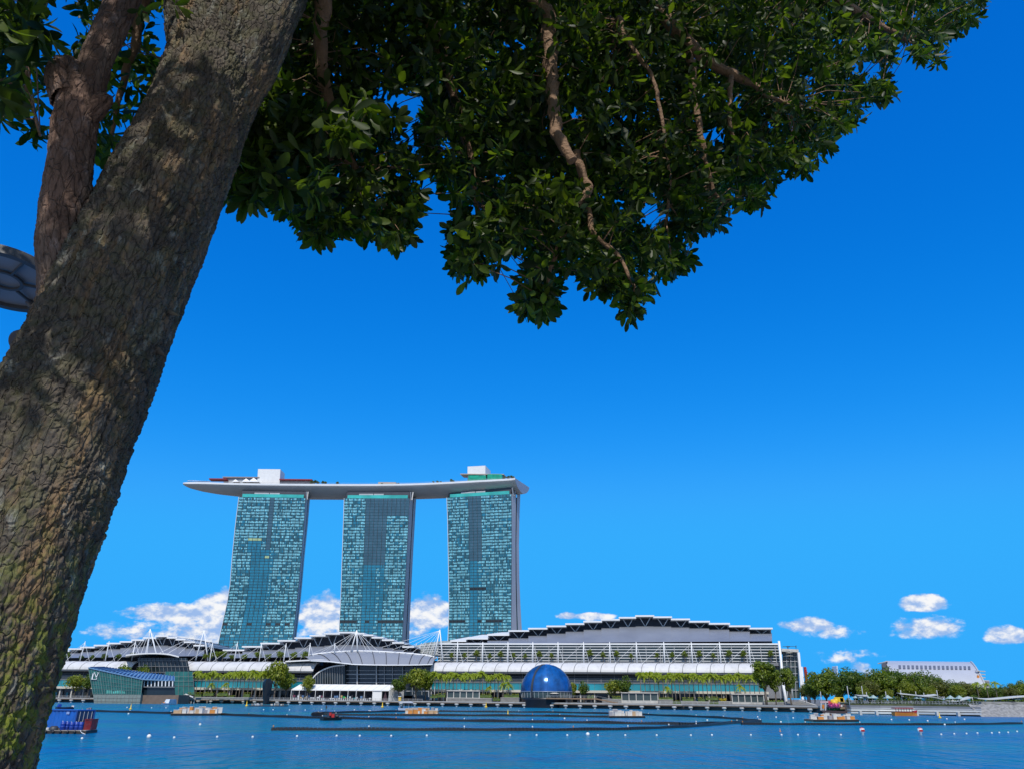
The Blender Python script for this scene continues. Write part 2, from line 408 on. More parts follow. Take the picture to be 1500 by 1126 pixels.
bark_old = bark_material('cracked_bark', (.088, .074, .060), (.25, .165, .095), (.33, .33, .29), (.20, .24, .03), .95, 34)
bark_limb = bark_material('smooth_bark', (.15, .095, .072), (.20, .145, .115), (.36, .28, .26), (.12, .14, .05), .1, 26)
bark_twig = pmat('branch_bark', (.24, .145, .085), .8, 0, .25, 9, bump=.4, bscale=40)

TREE_BASE = Vector((-2.45, 2.75, 3.35))
tree = thing('broadleaf_tree', TREE_BASE, 'large leaning shade tree with cracked mossy bark framing the left edge', 'tree')
tk = MB()
trunk_pts = [(-2.62, 2.75, 3.2, .52), ax_pt(-185, 1330, 2.78, 172), ax_pt(-102, 1126, 2.80, 134), ax_pt(-46, 980, 2.84, 119), ax_pt(15, 800, 2.9, 114), ax_pt(57, 700, 2.96, 108),
             ax_pt(119, 555, 3.04, 97), ax_pt(178, 420, 3.12, 89), ax_pt(239, 285, 3.22, 81), ax_pt(286, 180, 3.30, 71), ax_pt(318, 100, 3.36, 71), ax_pt(332, 55, 3.4, 70)]
bark_tube(tk, trunk_pts, 860, 460)
for (a, b, w) in (((236, 515), (243, 523), .012), ((256, 461), (262, 463), .01), ((167, 728), (172, 735), .008)):   # loose bark spikes on the edge
    p0 = P(a[0] - 8, a[1] - 4, 3.06); p1 = P(b[0], b[1], 3.05); tk.tube([p0, (p0 + p1) / 2, p1], [w * 1.6, w, .001], 6)
tk.nm = 'trunk'; bark_build(tk, bark_old)
fl = MB(); bark_tube(fl, [ax_pt(312, 170, 3.40, 50), ax_pt(309, 70, 3.40, 58), ax_pt(300, 0, 3.42, 57), ax_pt(290, -120, 3.5, 54), ax_pt(290, -320, 3.7, 48), ax_pt(330, -650, 4.0, 36)], 260, 170)
fl.nm = 'limb'; bark_build(fl, bark_old)
fr = MB(); bark_tube(fr, [ax_pt(292, 265, 3.30, 20), ax_pt(325, 185, 3.34, 30), ax_pt(364, 95, 3.34, 41), ax_pt(404, 0, 3.38, 40), ax_pt(455, -110, 3.55, 40), ax_pt(600, -260, 4.0, 34), ax_pt(800, -330, 4.8, 27), ax_pt(1050, -260, 5.6, 18)], 300, 150, .8)
fr.nm = 'limb'; bark_build(fr, bark_old)
# pale left limb with sawn knobs
lk = [(P(95, 118, 3.02), .075, .040), (P(152, 150, 3.02), .05, .045), (P(130, 325, 3.06), .06, .02)]
ll = MB(); bark_tube(ll, [ax_pt(112, 440, 3.12, 52), ax_pt(96, 375, 3.04, 40), ax_pt(93, 330, 3.02, 35), ax_pt(102, 250, 3.0, 31), ax_pt(110, 180, 3.0, 30), ax_pt(119, 130, 3.0, 29)], 240, 150, .45, lk)
bark_tube(ll, [ax_pt(122, 150, 3.02, 26), ax_pt(140, 90, 3.02, 22.5), ax_pt(160, 45, 3.04, 22), ax_pt(182, -5, 3.08, 22), ax_pt(215, -90, 3.2, 21), ax_pt(240, -260, 3.4, 18)], 180, 100, .35)
bark_tube(ll, [ax_pt(106, 150, 3.0, 30), ax_pt(99, 120, 2.99, 30), ax_pt(95, 100, 2.99, 24), ax_pt(93, 92, 2.99, 10)], 60, 90, .8)
bark_tube(ll, [ax_pt(128, 172, 3.0, 16), ax_pt(146, 152, 2.98, 15), ax_pt(156, 143, 2.97, 11), ax_pt(158, 140, 2.97, 3)], 40, 60, .6)
ll.nm = 'limb'; bark_build(ll, bark_limb)

# thinner branches through the crown
branch_px = [
    [(640, -300, 4.2, 26), (720, -120, 4.6, 19), (785, 0, 4.9, 14), (803, 30, 5.0, 12), (806, 80, 5.0, 11), (808, 130, 5.0, 10), (812, 165, 4.98, 9), (814, 190, 4.95, 9), (822, 212, 4.9, 8), (837, 236, 4.9, 7)],
    [(846, 225, 5.1, 6), (856, 258, 5.1, 7), (864, 272, 5.1, 7), (852, 292, 5.1, 6), (842, 305, 5.1, 5)],
    [(800, -250, 4.8, 22), (900, -80, 5.2, 13), (980, 36, 5.5, 9), (1015, 68, 5.5, 9), (1040, 90, 5.6, 8), (1072, 108, 5.6, 7), (1112, 132, 5.7, 4), (1150, 152, 5.8, 2.5)],
    [(1071, 108, 5.6, 4), (1068, 150, 5.6, 3.5), (1070, 185, 5.6, 3), (1082, 222, 5.7, 2)],
    [(520, -250, 4.0, 24), (480, -60, 4.1, 14), (470, 90, 4.3, 10), (500, 200, 4.5, 7), (515, 235, 4.5, 6), (530, 262, 4.6, 4)],
    [(560, -200, 4.4, 20), (620, 0, 4.7, 13), (660, 130, 5.1, 8), (690, 240, 5.3, 5), (700, 330, 5.4, 3)],
    [(860, 280, 5.2, 5), (870, 340, 5.2, 4), (900, 370, 5.2, 3.5), (930, 420, 5.2, 2)],
    [(840, 300, 5.1, 4.5), (815, 370, 5.1, 3.5), (795, 440, 5.2, 2)],
    [(1000, -250, 5.4, 18), (1120, -120, 5.8, 12), (1230, 0, 6.2, 7), (1330, 60, 6.4, 3)],
    [(1010, 60, 5.5, 6), (1020, 160, 5.6, 5), (1040, 260, 5.7, 3.5), (1060, 300, 5.7, 2)],
    [(905, 30, 5.4, 5), (925, 70, 5.3, 3.5), (960, 130, 5.3, 3), (980, 260, 5.4, 2), (975, 320, 5.4, 2)],
    [(240, -260, 3.6, 20), (150, -120, 3.7, 14), (60, 0, 3.8, 8), (40, 120, 3.9, 4), (60, 200, 4.0, 2)],
    [(250, -200, 3.8, 16), (210, 0, 4.1, 9), (180, 120, 4.3, 5), (165, 200, 4.4, 3)],
]
branch_nodes = []
for bp_ in branch_px:
    pts = [ax_pt(x, y, Y, hw) for (x, y, Y, hw) in bp_]
    S = spline(pts, 8 * len(pts)); mb = MB()
    mb.tube([p + Vector((noise.noise(p * 6), noise.noise(p * 6 + Vector((9, 0, 0))), noise.noise(p * 6 + Vector((0, 9, 0))))) * min(.03, r * 1.2) for p, r in S], [r * (1 + .25 * noise.noise(p * 14)) for p, r in S], 10)
    mb.build('branch', bark_twig, tree)
    branch_nodes += [p for p, r in S]

# leaves: every sprig is a rosette of 6-10 obovate leaves on a twig
def inpoly(x, y, poly):
    c = False; n = len(poly); j = n - 1
    for i in range(n):
        xi, yi = poly[i]; xj, yj = poly[j]
        if (yi > y) != (yj > y) and x < (xj - xi) * (y - yi) / (yj - yi) + xi: c = not c
        j = i
    return c
CROWN = [(325, 60), (350, 180), (322, 255), (338, 300), (380, 305), (432, 328), (452, 356), (500, 338), (532, 356), (585, 356), (608, 322), (620, 290), (612, 258), (642, 258), (655, 285),
         (668, 316), (654, 378), (684, 412), (722, 408), (728, 384), (772, 372), (770, 400), (756, 462), (808, 470), (818, 436), (834, 398), (856, 418), (895, 436), (926, 472),
         (955, 440), (972, 414), (1012, 402), (1012, 376), (980, 350), (960, 338), (936, 318), (940, 292), (985, 290), (978, 350), (1012, 348), (1040, 338), (1062, 318), (1096, 306), (1132, 288), (1150, 264), (1180, 258),
         (1216, 224), (1230, 198), (1256, 188), (1262, 166), (1300, 144), (1316, 120), (1290, 104), (1304, 74), (1336, 66), (1350, 104), (1376, 88), (1392, 58), (1420, 48), (1438, 14), (1440, -300), (325, -300)]
LEFTC = [(-200, -250), (262, -250), (248, 0), (238, 120), (212, 150), (186, 198), (160, 240), (140, 245), (80, 244), (52, 236), (28, 196), (60, 170), (40, 140), (30, 184), (-10, 188), (-200, 190)]
HOLES = [(606, 152, 20, 22), (598, 190, 9, 22), (612, 232, 8, 14), (840, 165, 12, 8), (730, 262, 12, 9), (1040, 198, 14, 9), (1071, 146, 10, 9), (700, 300, 10, 8), (505, 245, 10, 10), (185, 40, 9, 14), (90, 12, 12, 8), (634, 300, 12, 34), (956, 314, 20, 16), (872, 455, 20, 12), (735, 405, 14, 14), (1272, 100, 20, 12), (560, 150, 12, 10), (760, 60, 8, 6), (905, 300, 9, 7), (650, 220, 9, 10)]
lv, lf = [], []
def leaf(base, d, nrm, L, W, droop):
    d = d.normalized(); s = d.cross(nrm).normalized(); nn = s.cross(d).normalized(); o = len(lv)
    for (t, w) in ((0, .05), (.18, .42), (.42, .86), (.68, 1.0), (.88, .62), (1.0, .0)):
        c = base + d * (L * t) - nn * (droop * L * t * t)
        k = W * .5 * w; up = nn * (k * .28)
        if w == 0: lv.append(c)
        else: lv.extend((c - s * k + up, c, c + s * k + up))
    for i in range(4):
        a = o + i * 3; lf.extend(((a, a + 1, a + 4, a + 3), (a + 1, a + 2, a + 5, a + 4)))
    a = o + 12; lf.extend(((a, a + 1, a + 3), (a + 1, a + 2, a + 3)))
rl = random.Random(5)
def sprig(p, axis, L, n):
    axis = axis.normalized(); e1 = axis.orthogonal().normalized(); e2 = axis.cross(e1); a0 = rl.random() * 6.28
    for k in range(n):
        a = a0 + k * 2.4 + rl.uniform(-.25, .25); tl = R(rl.uniform(38, 88)) if k > 1 else R(rl.uniform(8, 40))
        d = axis * math.cos(tl) + (e1 * math.cos(a) + e2 * math.sin(a)) * math.sin(tl)
        d = d + Vector((0, 0, -.18)); l = L * rl.uniform(.62, 1.12)
        leaf(p + axis * (-.02 * k * L * 5) + d * .01, d, axis + Vector((rl.uniform(-.4, .4), rl.uniform(-.4, .4), rl.uniform(-.4, .4))), l, l * rl.uniform(.32, .42), rl.uniform(-.05, .28))
twig = MB(); n_tw = 0
SHAFTS = [(P(20, 1010, 2.72), .85), (P(30, 930, 2.72), .45), (P(410, 190, 3.9), .85), (P(470, 110, 3.9), .5), (P(370, 250, 3.9), .6), (P(470, 240, 4.1), .5), (P(815, 330, 5.2), .35), (P(700, 120, 5.0), .25), (P(1230, 60, 6.0), .35), (P(960, 230, 5.4), .25), (P(60, 90, 3.2), .25)]
def tunnel(p):                     # openings cut in the crown so that sun reaches the trunk foot and some sprays
    for c, rad in SHAFTS:
        d = p - c; t = d.dot(SUN)
        if t > .35:
            q = (d - SUN * t).length
            if q < .08 + rad * (.8 + .6 * noise.noise(p * 2.3)): return True
    return False
def place(poly, n, y0, y1, depth, Lr, seed, avoid=True):
    global n_tw
    r = random.Random(seed); xs = [q[0] for q in poly]; k = 0; tries = 0
    while k < n and tries < n * 30:
        tries += 1
        x = r.uniform(min(xs), max(xs)); y = r.uniform(y0, y1)
        if not inpoly(x, y, poly): continue
        if any(((x - hx) / (rx + 7)) ** 2 + ((y - hy) / (ry + 7)) ** 2 < 1 for hx, hy, rx, ry in HOLES): continue
        if not inpoly(x, y + 9, poly) or not (inpoly(x - 9, y, poly) or inpoly(x + 9, y, poly)): continue
        Y = depth(x, y, r); p = P(x, y, Y)
        cl = noise.noise(p * 1.5); 
        if y > 30 and cl < -.34 - r.random() * .25: continue
        if tunnel(p): continue
        ax = Vector((r.gauss(0, .55), r.gauss(-.25, .6), r.gauss(-.25, .6)))
        if not inpoly(x, y + 34, poly): ax = Vector((r.gauss(0, .5), r.gauss(-.2, .4), r.uniform(-1, -.3)))   # hanging tips at the crown's lower edge
        if not inpoly(x + 40, y, poly): ax.x += .6
        sprig(p, ax, Lr(x, y, r), r.randint(6, 10)); k += 1
        if r.random() < .16:
            b = min(branch_nodes, key=lambda q: (q - p).length_squared)
            if .05 < (b - p).length < 1.3:
                m_ = (b + p) / 2 + Vector((r.uniform(-.06, .06), r.uniform(-.06, .06), r.uniform(.0, .1)))
                twig.tube([b, m_, p], [.005, .004, .0025], 4, 0, False); n_tw += 1
dm = lambda x, y, r: 4.1 + .0021 * max(0, x - 330) + r.uniform(-.35, 1.9) * (1 if y > -20 else 1.2)
place(CROWN, 5200, -40, 480, dm, lambda x, y, r: r.uniform(.105, .15), 1)
place(CROWN, 1500, -300, -30, dm, lambda x, y, r: r.uniform(.12, .17), 2)

place([(620, -60), (620, 250), (668, 300), (760, 360), (850, 390), (930, 420), (960, 380), (975, 330), (1060, 300), (1150, 250), (1220, 205), (1290, 130), (1330, 60), (1420, 20), (1430, -60)], 2300, -60, 430, lambda x, y, r: dm(x, y, r) + r.uniform(1.0, 3.0), lambda x, y, r: r.uniform(.14, .20), 12)
NEARL = [(345, 95), (420, 70), (500, 60), (560, 90), (545, 190), (480, 240), (470, 300), (400, 290), (345, 270), (325, 250), (350, 190)]
place(NEARL, 150, 60, 300, lambda x, y, r: r.uniform(3.7, 4.3), lambda x, y, r: r.uniform(.12, .165), 3)
place(LEFTC, 520, -250, 245, lambda x, y, r: r.uniform(3.7, 5.4), lambda x, y, r: r.uniform(.11, .16), 4)
def lobe(px, py, rx, ry, n, Y, seed):
    r = random.Random(seed); b0 = min(branch_nodes, key=lambda q: (q - P(px, py - ry, Y)).length_squared)
    for k in range(n):
        a = r.uniform(0, 6.28); q = math.sqrt(r.random()); p = P(px + rx * q * math.cos(a), py + ry * q * math.sin(a), Y + r.uniform(-.25, .25))
        sprig(p, Vector((math.cos(a) * .7 + r.gauss(0, .3), r.gauss(-.25, .4), -.55 - math.sin(a) * .5)), r.uniform(.10, .14), r.randint(6, 9))
    if 1 < i < 23: bm_ = MB(); bm_.tube([b0, b0.lerp(P(px, py, Y), .5) + Vector((0, 0, .03)), P(px, py, Y)], [.008, .006, .004], 5); bm_.build('twig', bark_twig, tree)
for i, (px, py, rx, ry, n, Y) in enumerate(((792, 440, 20, 22, 20, 5.2), (772, 455, 12, 10, 6, 5.2), (925, 450, 12, 20, 12, 5.3), (918, 425, 30, 14, 16, 5.3), (688, 395, 22, 16, 20, 5.3), (676, 350, 16, 22, 16, 5.3), (985, 390, 24, 12, 14, 5.4), (582, 345, 18, 12, 14, 4.6), (460, 342, 22, 10, 14, 4.4), (500, 328, 26, 10, 14, 4.4),
    (358, 292, 26, 12, 14, 4.1), (1170, 245, 18, 10, 9, 5.9), (1245, 180, 16, 8, 8, 6.1), (1290, 135, 18, 12, 10, 6.2), (1350, 80, 16, 12, 10, 6.4), (1372, 88, 10, 10, 5, 6.4), (1412, 28, 20, 18, 12, 6.5), (1040, 325, 24, 10, 12, 5.6), (1000, 335, 16, 10, 9, 5.6), (1100, 292, 20, 10, 10, 5.7), (600, 295, 14, 20, 12, 4.8), (880, 408, 26, 18, 18, 5.2), (1330, 45, 20, 14, 12, 6.4))):
    lobe(px, py, rx, ry, n, Y, 100 + i)
NEARLL = [(-60, -60), (70, -60), (60, 60), (36, 130), (25, 185), (-40, 190)]
place(NEARLL, 40, -60, 190, lambda x, y, r: r.uniform(2.7, 3.2), lambda x, y, r: r.uniform(.13, .17), 6)
sprig(P(262, 6, 3.05), Vector((.6, -.4, -.3)), .13, 6); sprig(P(208, 18, 3.0), Vector((.3, -.3, -.5)), .10, 5)
# unseen crown above and behind the viewer, added and shaped to shade the tree
rc = random.Random(9); k = 0
while k < 3400:
    p = Vector((rc.uniform(-7, 6.5), rc.uniform(-5.0, 8.0), rc.uniform(7.6, 13)))
    c = (p - Vector((-.2, 1.5, 9.2))); 
    if (c.x / 6.8) ** 2 + (c.y / 6.4) ** 2 + (c.z / 3.8) ** 2 > 1: continue
    d = p - CAM; zf = d.dot(_f)
    if zf > 0:
        X = 750 + d.dot(_r) / zf * FPX; Yp = 563 - d.dot(_u) / zf * FPX
        if Yp > -60 and -80 < X < 1560: continue
    if noise.noise(p * .9) < -.2 or tunnel(p): continue
    sprig(p, Vector((rc.gauss(0, .6), rc.gauss(0, .6), rc.gauss(-.1, .6))), rc.uniform(.19, .25), rc.randint(7, 10)); k += 1
me = bpy.data.meshes.new('crown'); me.from_pydata([tuple(v - TREE_BASE) for v in lv], [], lf)
me.polygons.foreach_set('use_smooth', [True] * len(lf)); me.materials.append(leafmat('shade_tree_leaf', (.008, .026, .006), (.105, .155, .014), .48, .45, dark=True)); me.update()
co = bpy.data.objects.new('crown', me); C.objects.link(co); co.parent = tree
twig.build('twigs', bark_twig, tree)
print('leaf faces', len(lf), 'twigs', n_tw)

# ------------------------------------------------------------------ water, land, quay
KS = -0.128; C0 = 473.9
_n = math.sqrt(1 + KS * KS)
UU = Vector((1 / _n, KS / _n, 0)); VV = Vector((-KS / _n, 1 / _n, 0)); OO = Vector((0, C0, 0)); ZZ = Vector((0, 0, 1))
def Lc(u, v, z): return OO + UU * u + VV * v + ZZ * z
def M(px, py, off=0.0):            # sight line meets the mall plane shifted back by off
    d = ray(px, py); o = OO + VV * off
    return CAM + d * ((o - CAM).dot(VV) / d.dot(VV))
def uz(px, py, off=0.0):
    p = M(px, py, off); return (p - OO).dot(UU), p.z
def um(px, off=0.0, py=1000): return uz(px, py, off)[0]
def zm(px, py, off=0.0): return uz(px, py, off)[1]
AX = (UU, VV, ZZ)
def mbox(mb, u0, u1, v0, v1, z0, z1, mi=0):
    mb.box(Lc((u0 + u1) / 2, (v0 + v1) / 2, (z0 + z1) / 2), u1 - u0, v1 - v0, z1 - z0, mi, AX)

def water_material():
    m = bpy.data.materials.new('bay_water'); m.use_nodes = True; nt = m.node_tree; N = nt.nodes; L = nt.links; b = N['Principled BSDF']
    b.inputs['Roughness'].default_value = .16; b.inputs['IOR'].default_value = 1.33; b.inputs['Specular IOR Level'].default_value = .4
    tc = N.new('ShaderNodeTexCoord')
    def nz(scale, det, sx, sy, rg=.55, dist=0):
        mp = N.new('ShaderNodeMapping'); mp.inputs['Scale'].default_value = (sx, sy, 1); L.new(tc.outputs['Object'], mp.inputs[0])
        n = N.new('ShaderNodeTexNoise'); n.inputs['Scale'].default_value = scale; n.inputs['Detail'].default_value = det; n.inputs['Roughness'].default_value = rg
        n.inputs['Distortion'].default_value = dist
        L.new(mp.outputs[0], n.inputs['Vector']); return n.outputs[0]
    def mth(op, a, c):
        n = N.new('ShaderNodeMath'); n.operation = op
        for i, x in enumerate((a, c)):
            if isinstance(x, (int, float)): n.inputs[i].default_value = x
            else: L.new(x, n.inputs[i])
        return n.outputs[0]
    cr = N.new('ShaderNodeMix'); cr.data_type = 'RGBA'
    cr.inputs[6].default_value = (.0005, .075, .185, 1); cr.inputs[7].default_value = (.001, .105, .150, 1); b.inputs['Specular Tint'].default_value = (.28, .80, 1, 1)
    mr = N.new('ShaderNodeMapRange'); mr.inputs[1].default_value = .35; mr.inputs[2].default_value = .65; L.new(nz(.02, 5, .5, 1.4), mr.inputs[0])
    L.new(mr.outputs[0], cr.inputs[0]); L.new(cr.outputs[2], b.inputs['Base Color'])
    patch = N.new('ShaderNodeMapRange'); patch.inputs[1].default_value = .35; patch.inputs[2].default_value = .62; patch.inputs[3].default_value = .35; patch.inputs[4].default_value = 1.15
    L.new(nz(.012, 4, 1, 2.2), patch.inputs[0])
    h = mth('ADD', mth('MULTIPLY', nz(1.0, 1.5, .60, .8, .5, .5), .50), mth('MULTIPLY', nz(1.0, 2, 1.6, 3.0, .5, .4), .09))
    h = mth('ADD', mth('MULTIPLY', h, patch.outputs[0]), mth('ADD', mth('MULTIPLY', nz(1.0, 1.5, .45, .16, .5, .4), 1.0), mth('MULTIPLY', nz(1.0, 1, .14, .025, .5, .3), .8)))
    bp = N.new('ShaderNodeBump'); bp.inputs['Strength'].default_value = 1.0; bp.inputs['Distance'].default_value = 1.0
    L.new(h, bp.inputs['Height']); L.new(bp.outputs[0], b.inputs['Normal'])
    # light scattered back from inside the water, seen on the wave faces turned to the viewer
    df = N.new('ShaderNodeBsdfDiffuse'); L.new(bp.outputs[0], df.inputs['Normal']); c2 = N.new('ShaderNodeMix'); c2.data_type = 'RGBA'
    c2.inputs[6].default_value = (.0005, .13, .37, 1); c2.inputs[7].default_value = (.001, .22, .31, 1); L.new(mr.outputs[0], c2.inputs[0]); L.new(c2.outputs[2], df.inputs[0])
    ms = N.new('ShaderNodeMixShader'); ms.inputs[0].default_value = .42; L.new(b.outputs[0], ms.inputs[1]); L.new(df.outputs[0], ms.inputs[2]); L.new(ms.outputs[0], N['Material Output'].inputs[0])
    return m
mb = MB(); mb.quad(*[Vector(p) for p in ((-5000, -200, 0), (5000, -200, 0), (5000, 9000, 0), (-5000, 9000, 0))])
struct(mb.build('water', water_material()))
mb = MB(); mb.box((0, -60, 1.2), 600, 132, 4.3)
struct(mb.build('near_pavement', pmat('granite_paving', (.42, .39, .35), .8, 0, .15, .6)))

# quay edge on the far shore (photo pixels of the waterline -> points on the water)
edge_px = [(-700, 1015), (-300, 1022), (60, 1027.6), (130, 1028.4), (300, 1029.4), (500, 1032), (700, 1034.6), (860, 1037), (1000, 1039), (1100, 1041), (1200, 1043), (1232, 1044.4)]
edge = [G(x, y, 0) for x, y in edge_px]
ext = [Vector((-2600, 760, 0)), Vector((-1200, 640, 0))]
edge = ext + edge[2:]
right_px = [(1232, 1044.4), (1262, 1045.5), (1330, 1046.3), (1440, 1049.0), (1500, 1049.6), (1700, 1053)]
redge = [G(x, y, 0) for x, y in right_px]
DECK = 2.3
land = MB()
allp = edge + redge[1:] + [redge[-1] + Vector((1500, -60, 0))]
front = [p + Vector((0, 3.0 if i < len(edge) - 1 else 9.5, 0)) for i, p in enumerate(allp)]
back = [Vector((p.x * 1.0 if abs(p.x) < 500 else p.x * 2, 7000, 0)) for p in allp]
n = len(front)
vs = [Vector((p.x, p.y, -1)) for p in front] + [Vector((p.x, p.y, DECK)) for p in front] + [Vector((p.x, p.y, DECK)) for p in back]
land.add(vs, [(i, i + 1, n + i + 1, n + i) for i in range(n - 1)] + [(n + i, n + i + 1, 2 * n + i + 1, 2 * n + i) for i in range(n - 1)])
struct(land.build('ground', pmat('far_ground', (.16, .155, .14), .9, 0, .2, .05)))
# boardwalk deck with fascia over a dark void and pale pile caps
dk = MB(); pk = []
for a, b in zip(edge[:-1], edge[1:]):
    d = (b - a).normalized(); nn = Vector((-d.y, d.x, 0)); aa, bb = a - nn * .2, b - nn * .2
    dk.hexa([aa + ZZ * 1.55, bb + ZZ * 1.55, bb + nn * 9 + ZZ * 1.55, aa + nn * 9 + ZZ * 1.55, aa + ZZ * (DECK + .06), bb + ZZ * (DECK + .06), bb + nn * 9 + ZZ * (DECK + .06), aa + nn * 9 + ZZ * (DECK + .06)], 0)
    dk.hexa([aa - nn * .12 + ZZ * 1.95, bb - nn * .12 + ZZ * 1.95, bb + nn * .02 + ZZ * 1.95, aa + nn * .02 + ZZ * 1.95, aa - nn * .12 + ZZ * (DECK + .2), bb - nn * .12 + ZZ * (DECK + .2), bb + nn * .02 + ZZ * (DECK + .2), aa + nn * .02 + ZZ * (DECK + .2)], 1)
    pk.append((a, b, nn))
prom = struct(dk.build('promenade', [wood, pmat('deck_fascia', (.38, .36, .33), .8, 0, .15, .4)]))
WORLD['promenade'] = Vector((0, 0, 0))
np_ = 0
for a, b, nn in pk[2:]:
    L_ = (b - a).length; k = int(L_ / 7.2)
    for i in range(k):
        p = a + (b - a) * ((i + .5) / k) + nn * .35
        if np_ > 95: break
        m_ = MB(); m_.lathe(p + ZZ * -.6, [(.55, 0), (.55, 1.1), (1.1, 1.5), (1.1, 2.15)], 10, 0, False); m_.build('pile', offwhite, prom); np_ += 1

# ------------------------------------------------------------------ the mall: three halls, canopies, arcades
def roof_hall(label, low, bays, v_low, v_mid, v_back, zdrop, facade=True):
    """low: [(px,py)] eave line at depth v_low; bays: (x0, x1, y_plate, y_mid) photo pixels at depth v_mid"""
    u0, _ = uz(bays[0][0], bays[0][2], v_mid); base = Lc((um(bays[0][0], v_mid) + um(bays[-1][1], v_mid)) / 2, v_low, DECK)
    h = thing('exhibition_hall', base, label, 'building', 'vaulted halls of the waterfront mall')
    def lowpt(px):
        for (xa, ya), (xb, yb) in zip(low[:-1], low[1:]):
            if px <= xb or (xb, yb) == low[-1]:
                t = max(-.2, min(1.2, (px - xa) / (xb - xa))); return M(xa + (xb - xa) * t, ya + (yb - ya) * t, v_low)
    rf = MB(); bk = MB()
    for (x0, x1, yp, ym) in bays:
        a, b = lowpt(x0), lowpt(x1); 
        rows = []
        for s in range(7):
            t = s / 6; g = math.sin(t * math.pi / 2)
            row = []
            for q, px in ((a, x0), (b, x1)):
                e = M(px, ym, v_mid); p = q.lerp(e, t); p.z = q.z + (e.z - q.z) * (g * .55 + t * .45); row.append(p)
            rows.append(row)
        rf.grid(rows, 0, True)
        e0, e1 = M(x0, ym, v_mid), M(x1, ym, v_mid); t0, t1 = M(x0, yp, v_mid), M(x1, yp, v_mid)
        zt = min(t0.z, t1.z) - .35
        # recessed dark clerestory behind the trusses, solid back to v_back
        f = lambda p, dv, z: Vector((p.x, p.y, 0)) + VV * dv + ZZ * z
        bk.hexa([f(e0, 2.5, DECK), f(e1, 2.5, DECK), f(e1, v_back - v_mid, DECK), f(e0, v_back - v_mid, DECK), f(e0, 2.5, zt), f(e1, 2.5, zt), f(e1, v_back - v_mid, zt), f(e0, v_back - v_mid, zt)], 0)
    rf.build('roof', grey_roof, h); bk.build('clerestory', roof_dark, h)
    for (x0, x1, yp, ym) in bays:
        t0, t1 = M(x0 - .6, yp, v_mid - 7), M(x1 + .8, yp, v_mid - 7)
        pl = MB(); z = (t0.z + t1.z) / 2; dv = v_back - v_mid + 9
        zs = (zdrop(x0) if callable(zdrop) else zdrop) * dv
        pts = [Vector((t0.x, t0.y, z - .8)), Vector((t1.x, t1.y, z - .8))]
        A, B = pts; Cc, D = B + VV * dv + ZZ * zs, A + VV * dv + ZZ * zs
        pl.hexa([A, B, Cc, D, A + ZZ * .95, B + ZZ * .95, Cc + ZZ * .95, D + ZZ * .95], 0)
        pl.build('roof_plate', white, h)
        tr = MB(); m0 = M((x0 + x1) / 2 + 1, ym + 1.5, v_mid - 1.0); q0, q1 = M(x0 + (x1 - x0) * .18, yp + 1, v_mid - 3), M(x0 + (x1 - x0) * .86, yp + 1, v_mid - 3)
        tr.bar(q0, m0, .34); tr.bar(q1, m0, .34); tr.build('truss', white, h)
    return h

conv_bays = [(660, 682, 937.5, 943), (682, 714, 934, 940.5), (714, 745, 928.5, 937.5), (745, 774, 922.6, 934), (774, 801, 919.2, 930.2), (801, 828.5, 915.8, 926.8), (828.5, 855, 912.4, 923.8), (855, 881, 909, 921), (881, 907, 906.2, 918.6), (907, 931, 903.2, 916.8),
             (931, 957.5, 900.6, 916), (957.5, 983.5, 902.4, 916.2), (983.5, 1010, 905.6, 917.4), (1010, 1039, 909, 918.6), (1039, 1068.5, 912, 920.6), (1068.5, 1098.5, 915.6, 923.4), (1098.5, 1131, 919, 927)]
conv = roof_hall('long grey vaulted exhibition hall on the right with the highest stepped white roof plates', [(655, 945), (720, 942.5), (880, 940.6), (1000, 939.4), (1142, 938.4)], conv_bays, 16, 46, 105, lambda x: max(-.02, min(.10, (790 - x) * .0012)))
cas_bays = [(327, 357, 951, 956), (355, 383, 945.8, 953), (382, 409, 941, 951), (407, 432, 937, 949.4), (432, 455, 933, 947.5), (454, 476, 929.6, 945.8), (475, 497, 926.8, 944.6), (497, 520, 925, 943.6),
            (520, 533, 926.6, 943.8), (532, 546, 929, 944.6), (545, 561, 932.4, 946), (560, 576, 936, 948), (575, 591, 940, 950.5), (590, 606, 946, 953.5)]
cas = roof_hall('low grey vaulted hall in the middle with stepped white plates in front of the towers', [(300, 964), (400, 962), (520, 961), (640, 961)], cas_bays, 18, 48, 100, -.02)
th_bays = [(70, 86, 955, 960), (86, 101, 952, 957.5), (100, 119, 949.2, 955.5), (118, 138, 946.8, 953.6), (138, 157, 944, 951.6), (157, 176, 941, 949.5), (176, 193, 938.6, 947.6), (193, 210, 936, 946), (210, 228, 933, 945), (228, 246, 930.2, 944.2),
           (245, 259, 932.6, 945), (258, 271, 935.2, 946.4), (270, 285, 939, 948.5), (284, 299, 944, 951)]
thr = roof_hall('smallest grey vaulted hall on the left behind the green glass pavilion with stepped white plates', [(40, 964), (180, 961.5), (310, 960)], th_bays, 18, 46, 95, -.02)

# louvred upper front of the right-hand hall
u0, u1 = um(640, 16), um(1146, 16); zt = zm(900, 941.2, 16); zb = zm(900, 971, 16)
mb = MB(); mbox(mb, u0, u1, 16.2, 30, DECK, zt - .3); mb.build('louvre_glazing', glass_grey, conv)
lo = MB()
for k in range(7):
    z = zt - .5 - k * (zt - zb) / 7.2
    mbox(lo, u0, u1, 15.3, 15.9, z - (.45 if k == 0 else .16), z + (.35 if k == 0 else .16))
lo.build('louvre', white, conv)
for k in range(25):
    u = u0 + 2 + (u1 - u0 - 4) * k / 24
    mb = MB(); mbox(mb, u - .14, u + .14, 15.05, 15.25, zb - 2, zt - 1.6); mb.build('mullion', lightgrey, conv)

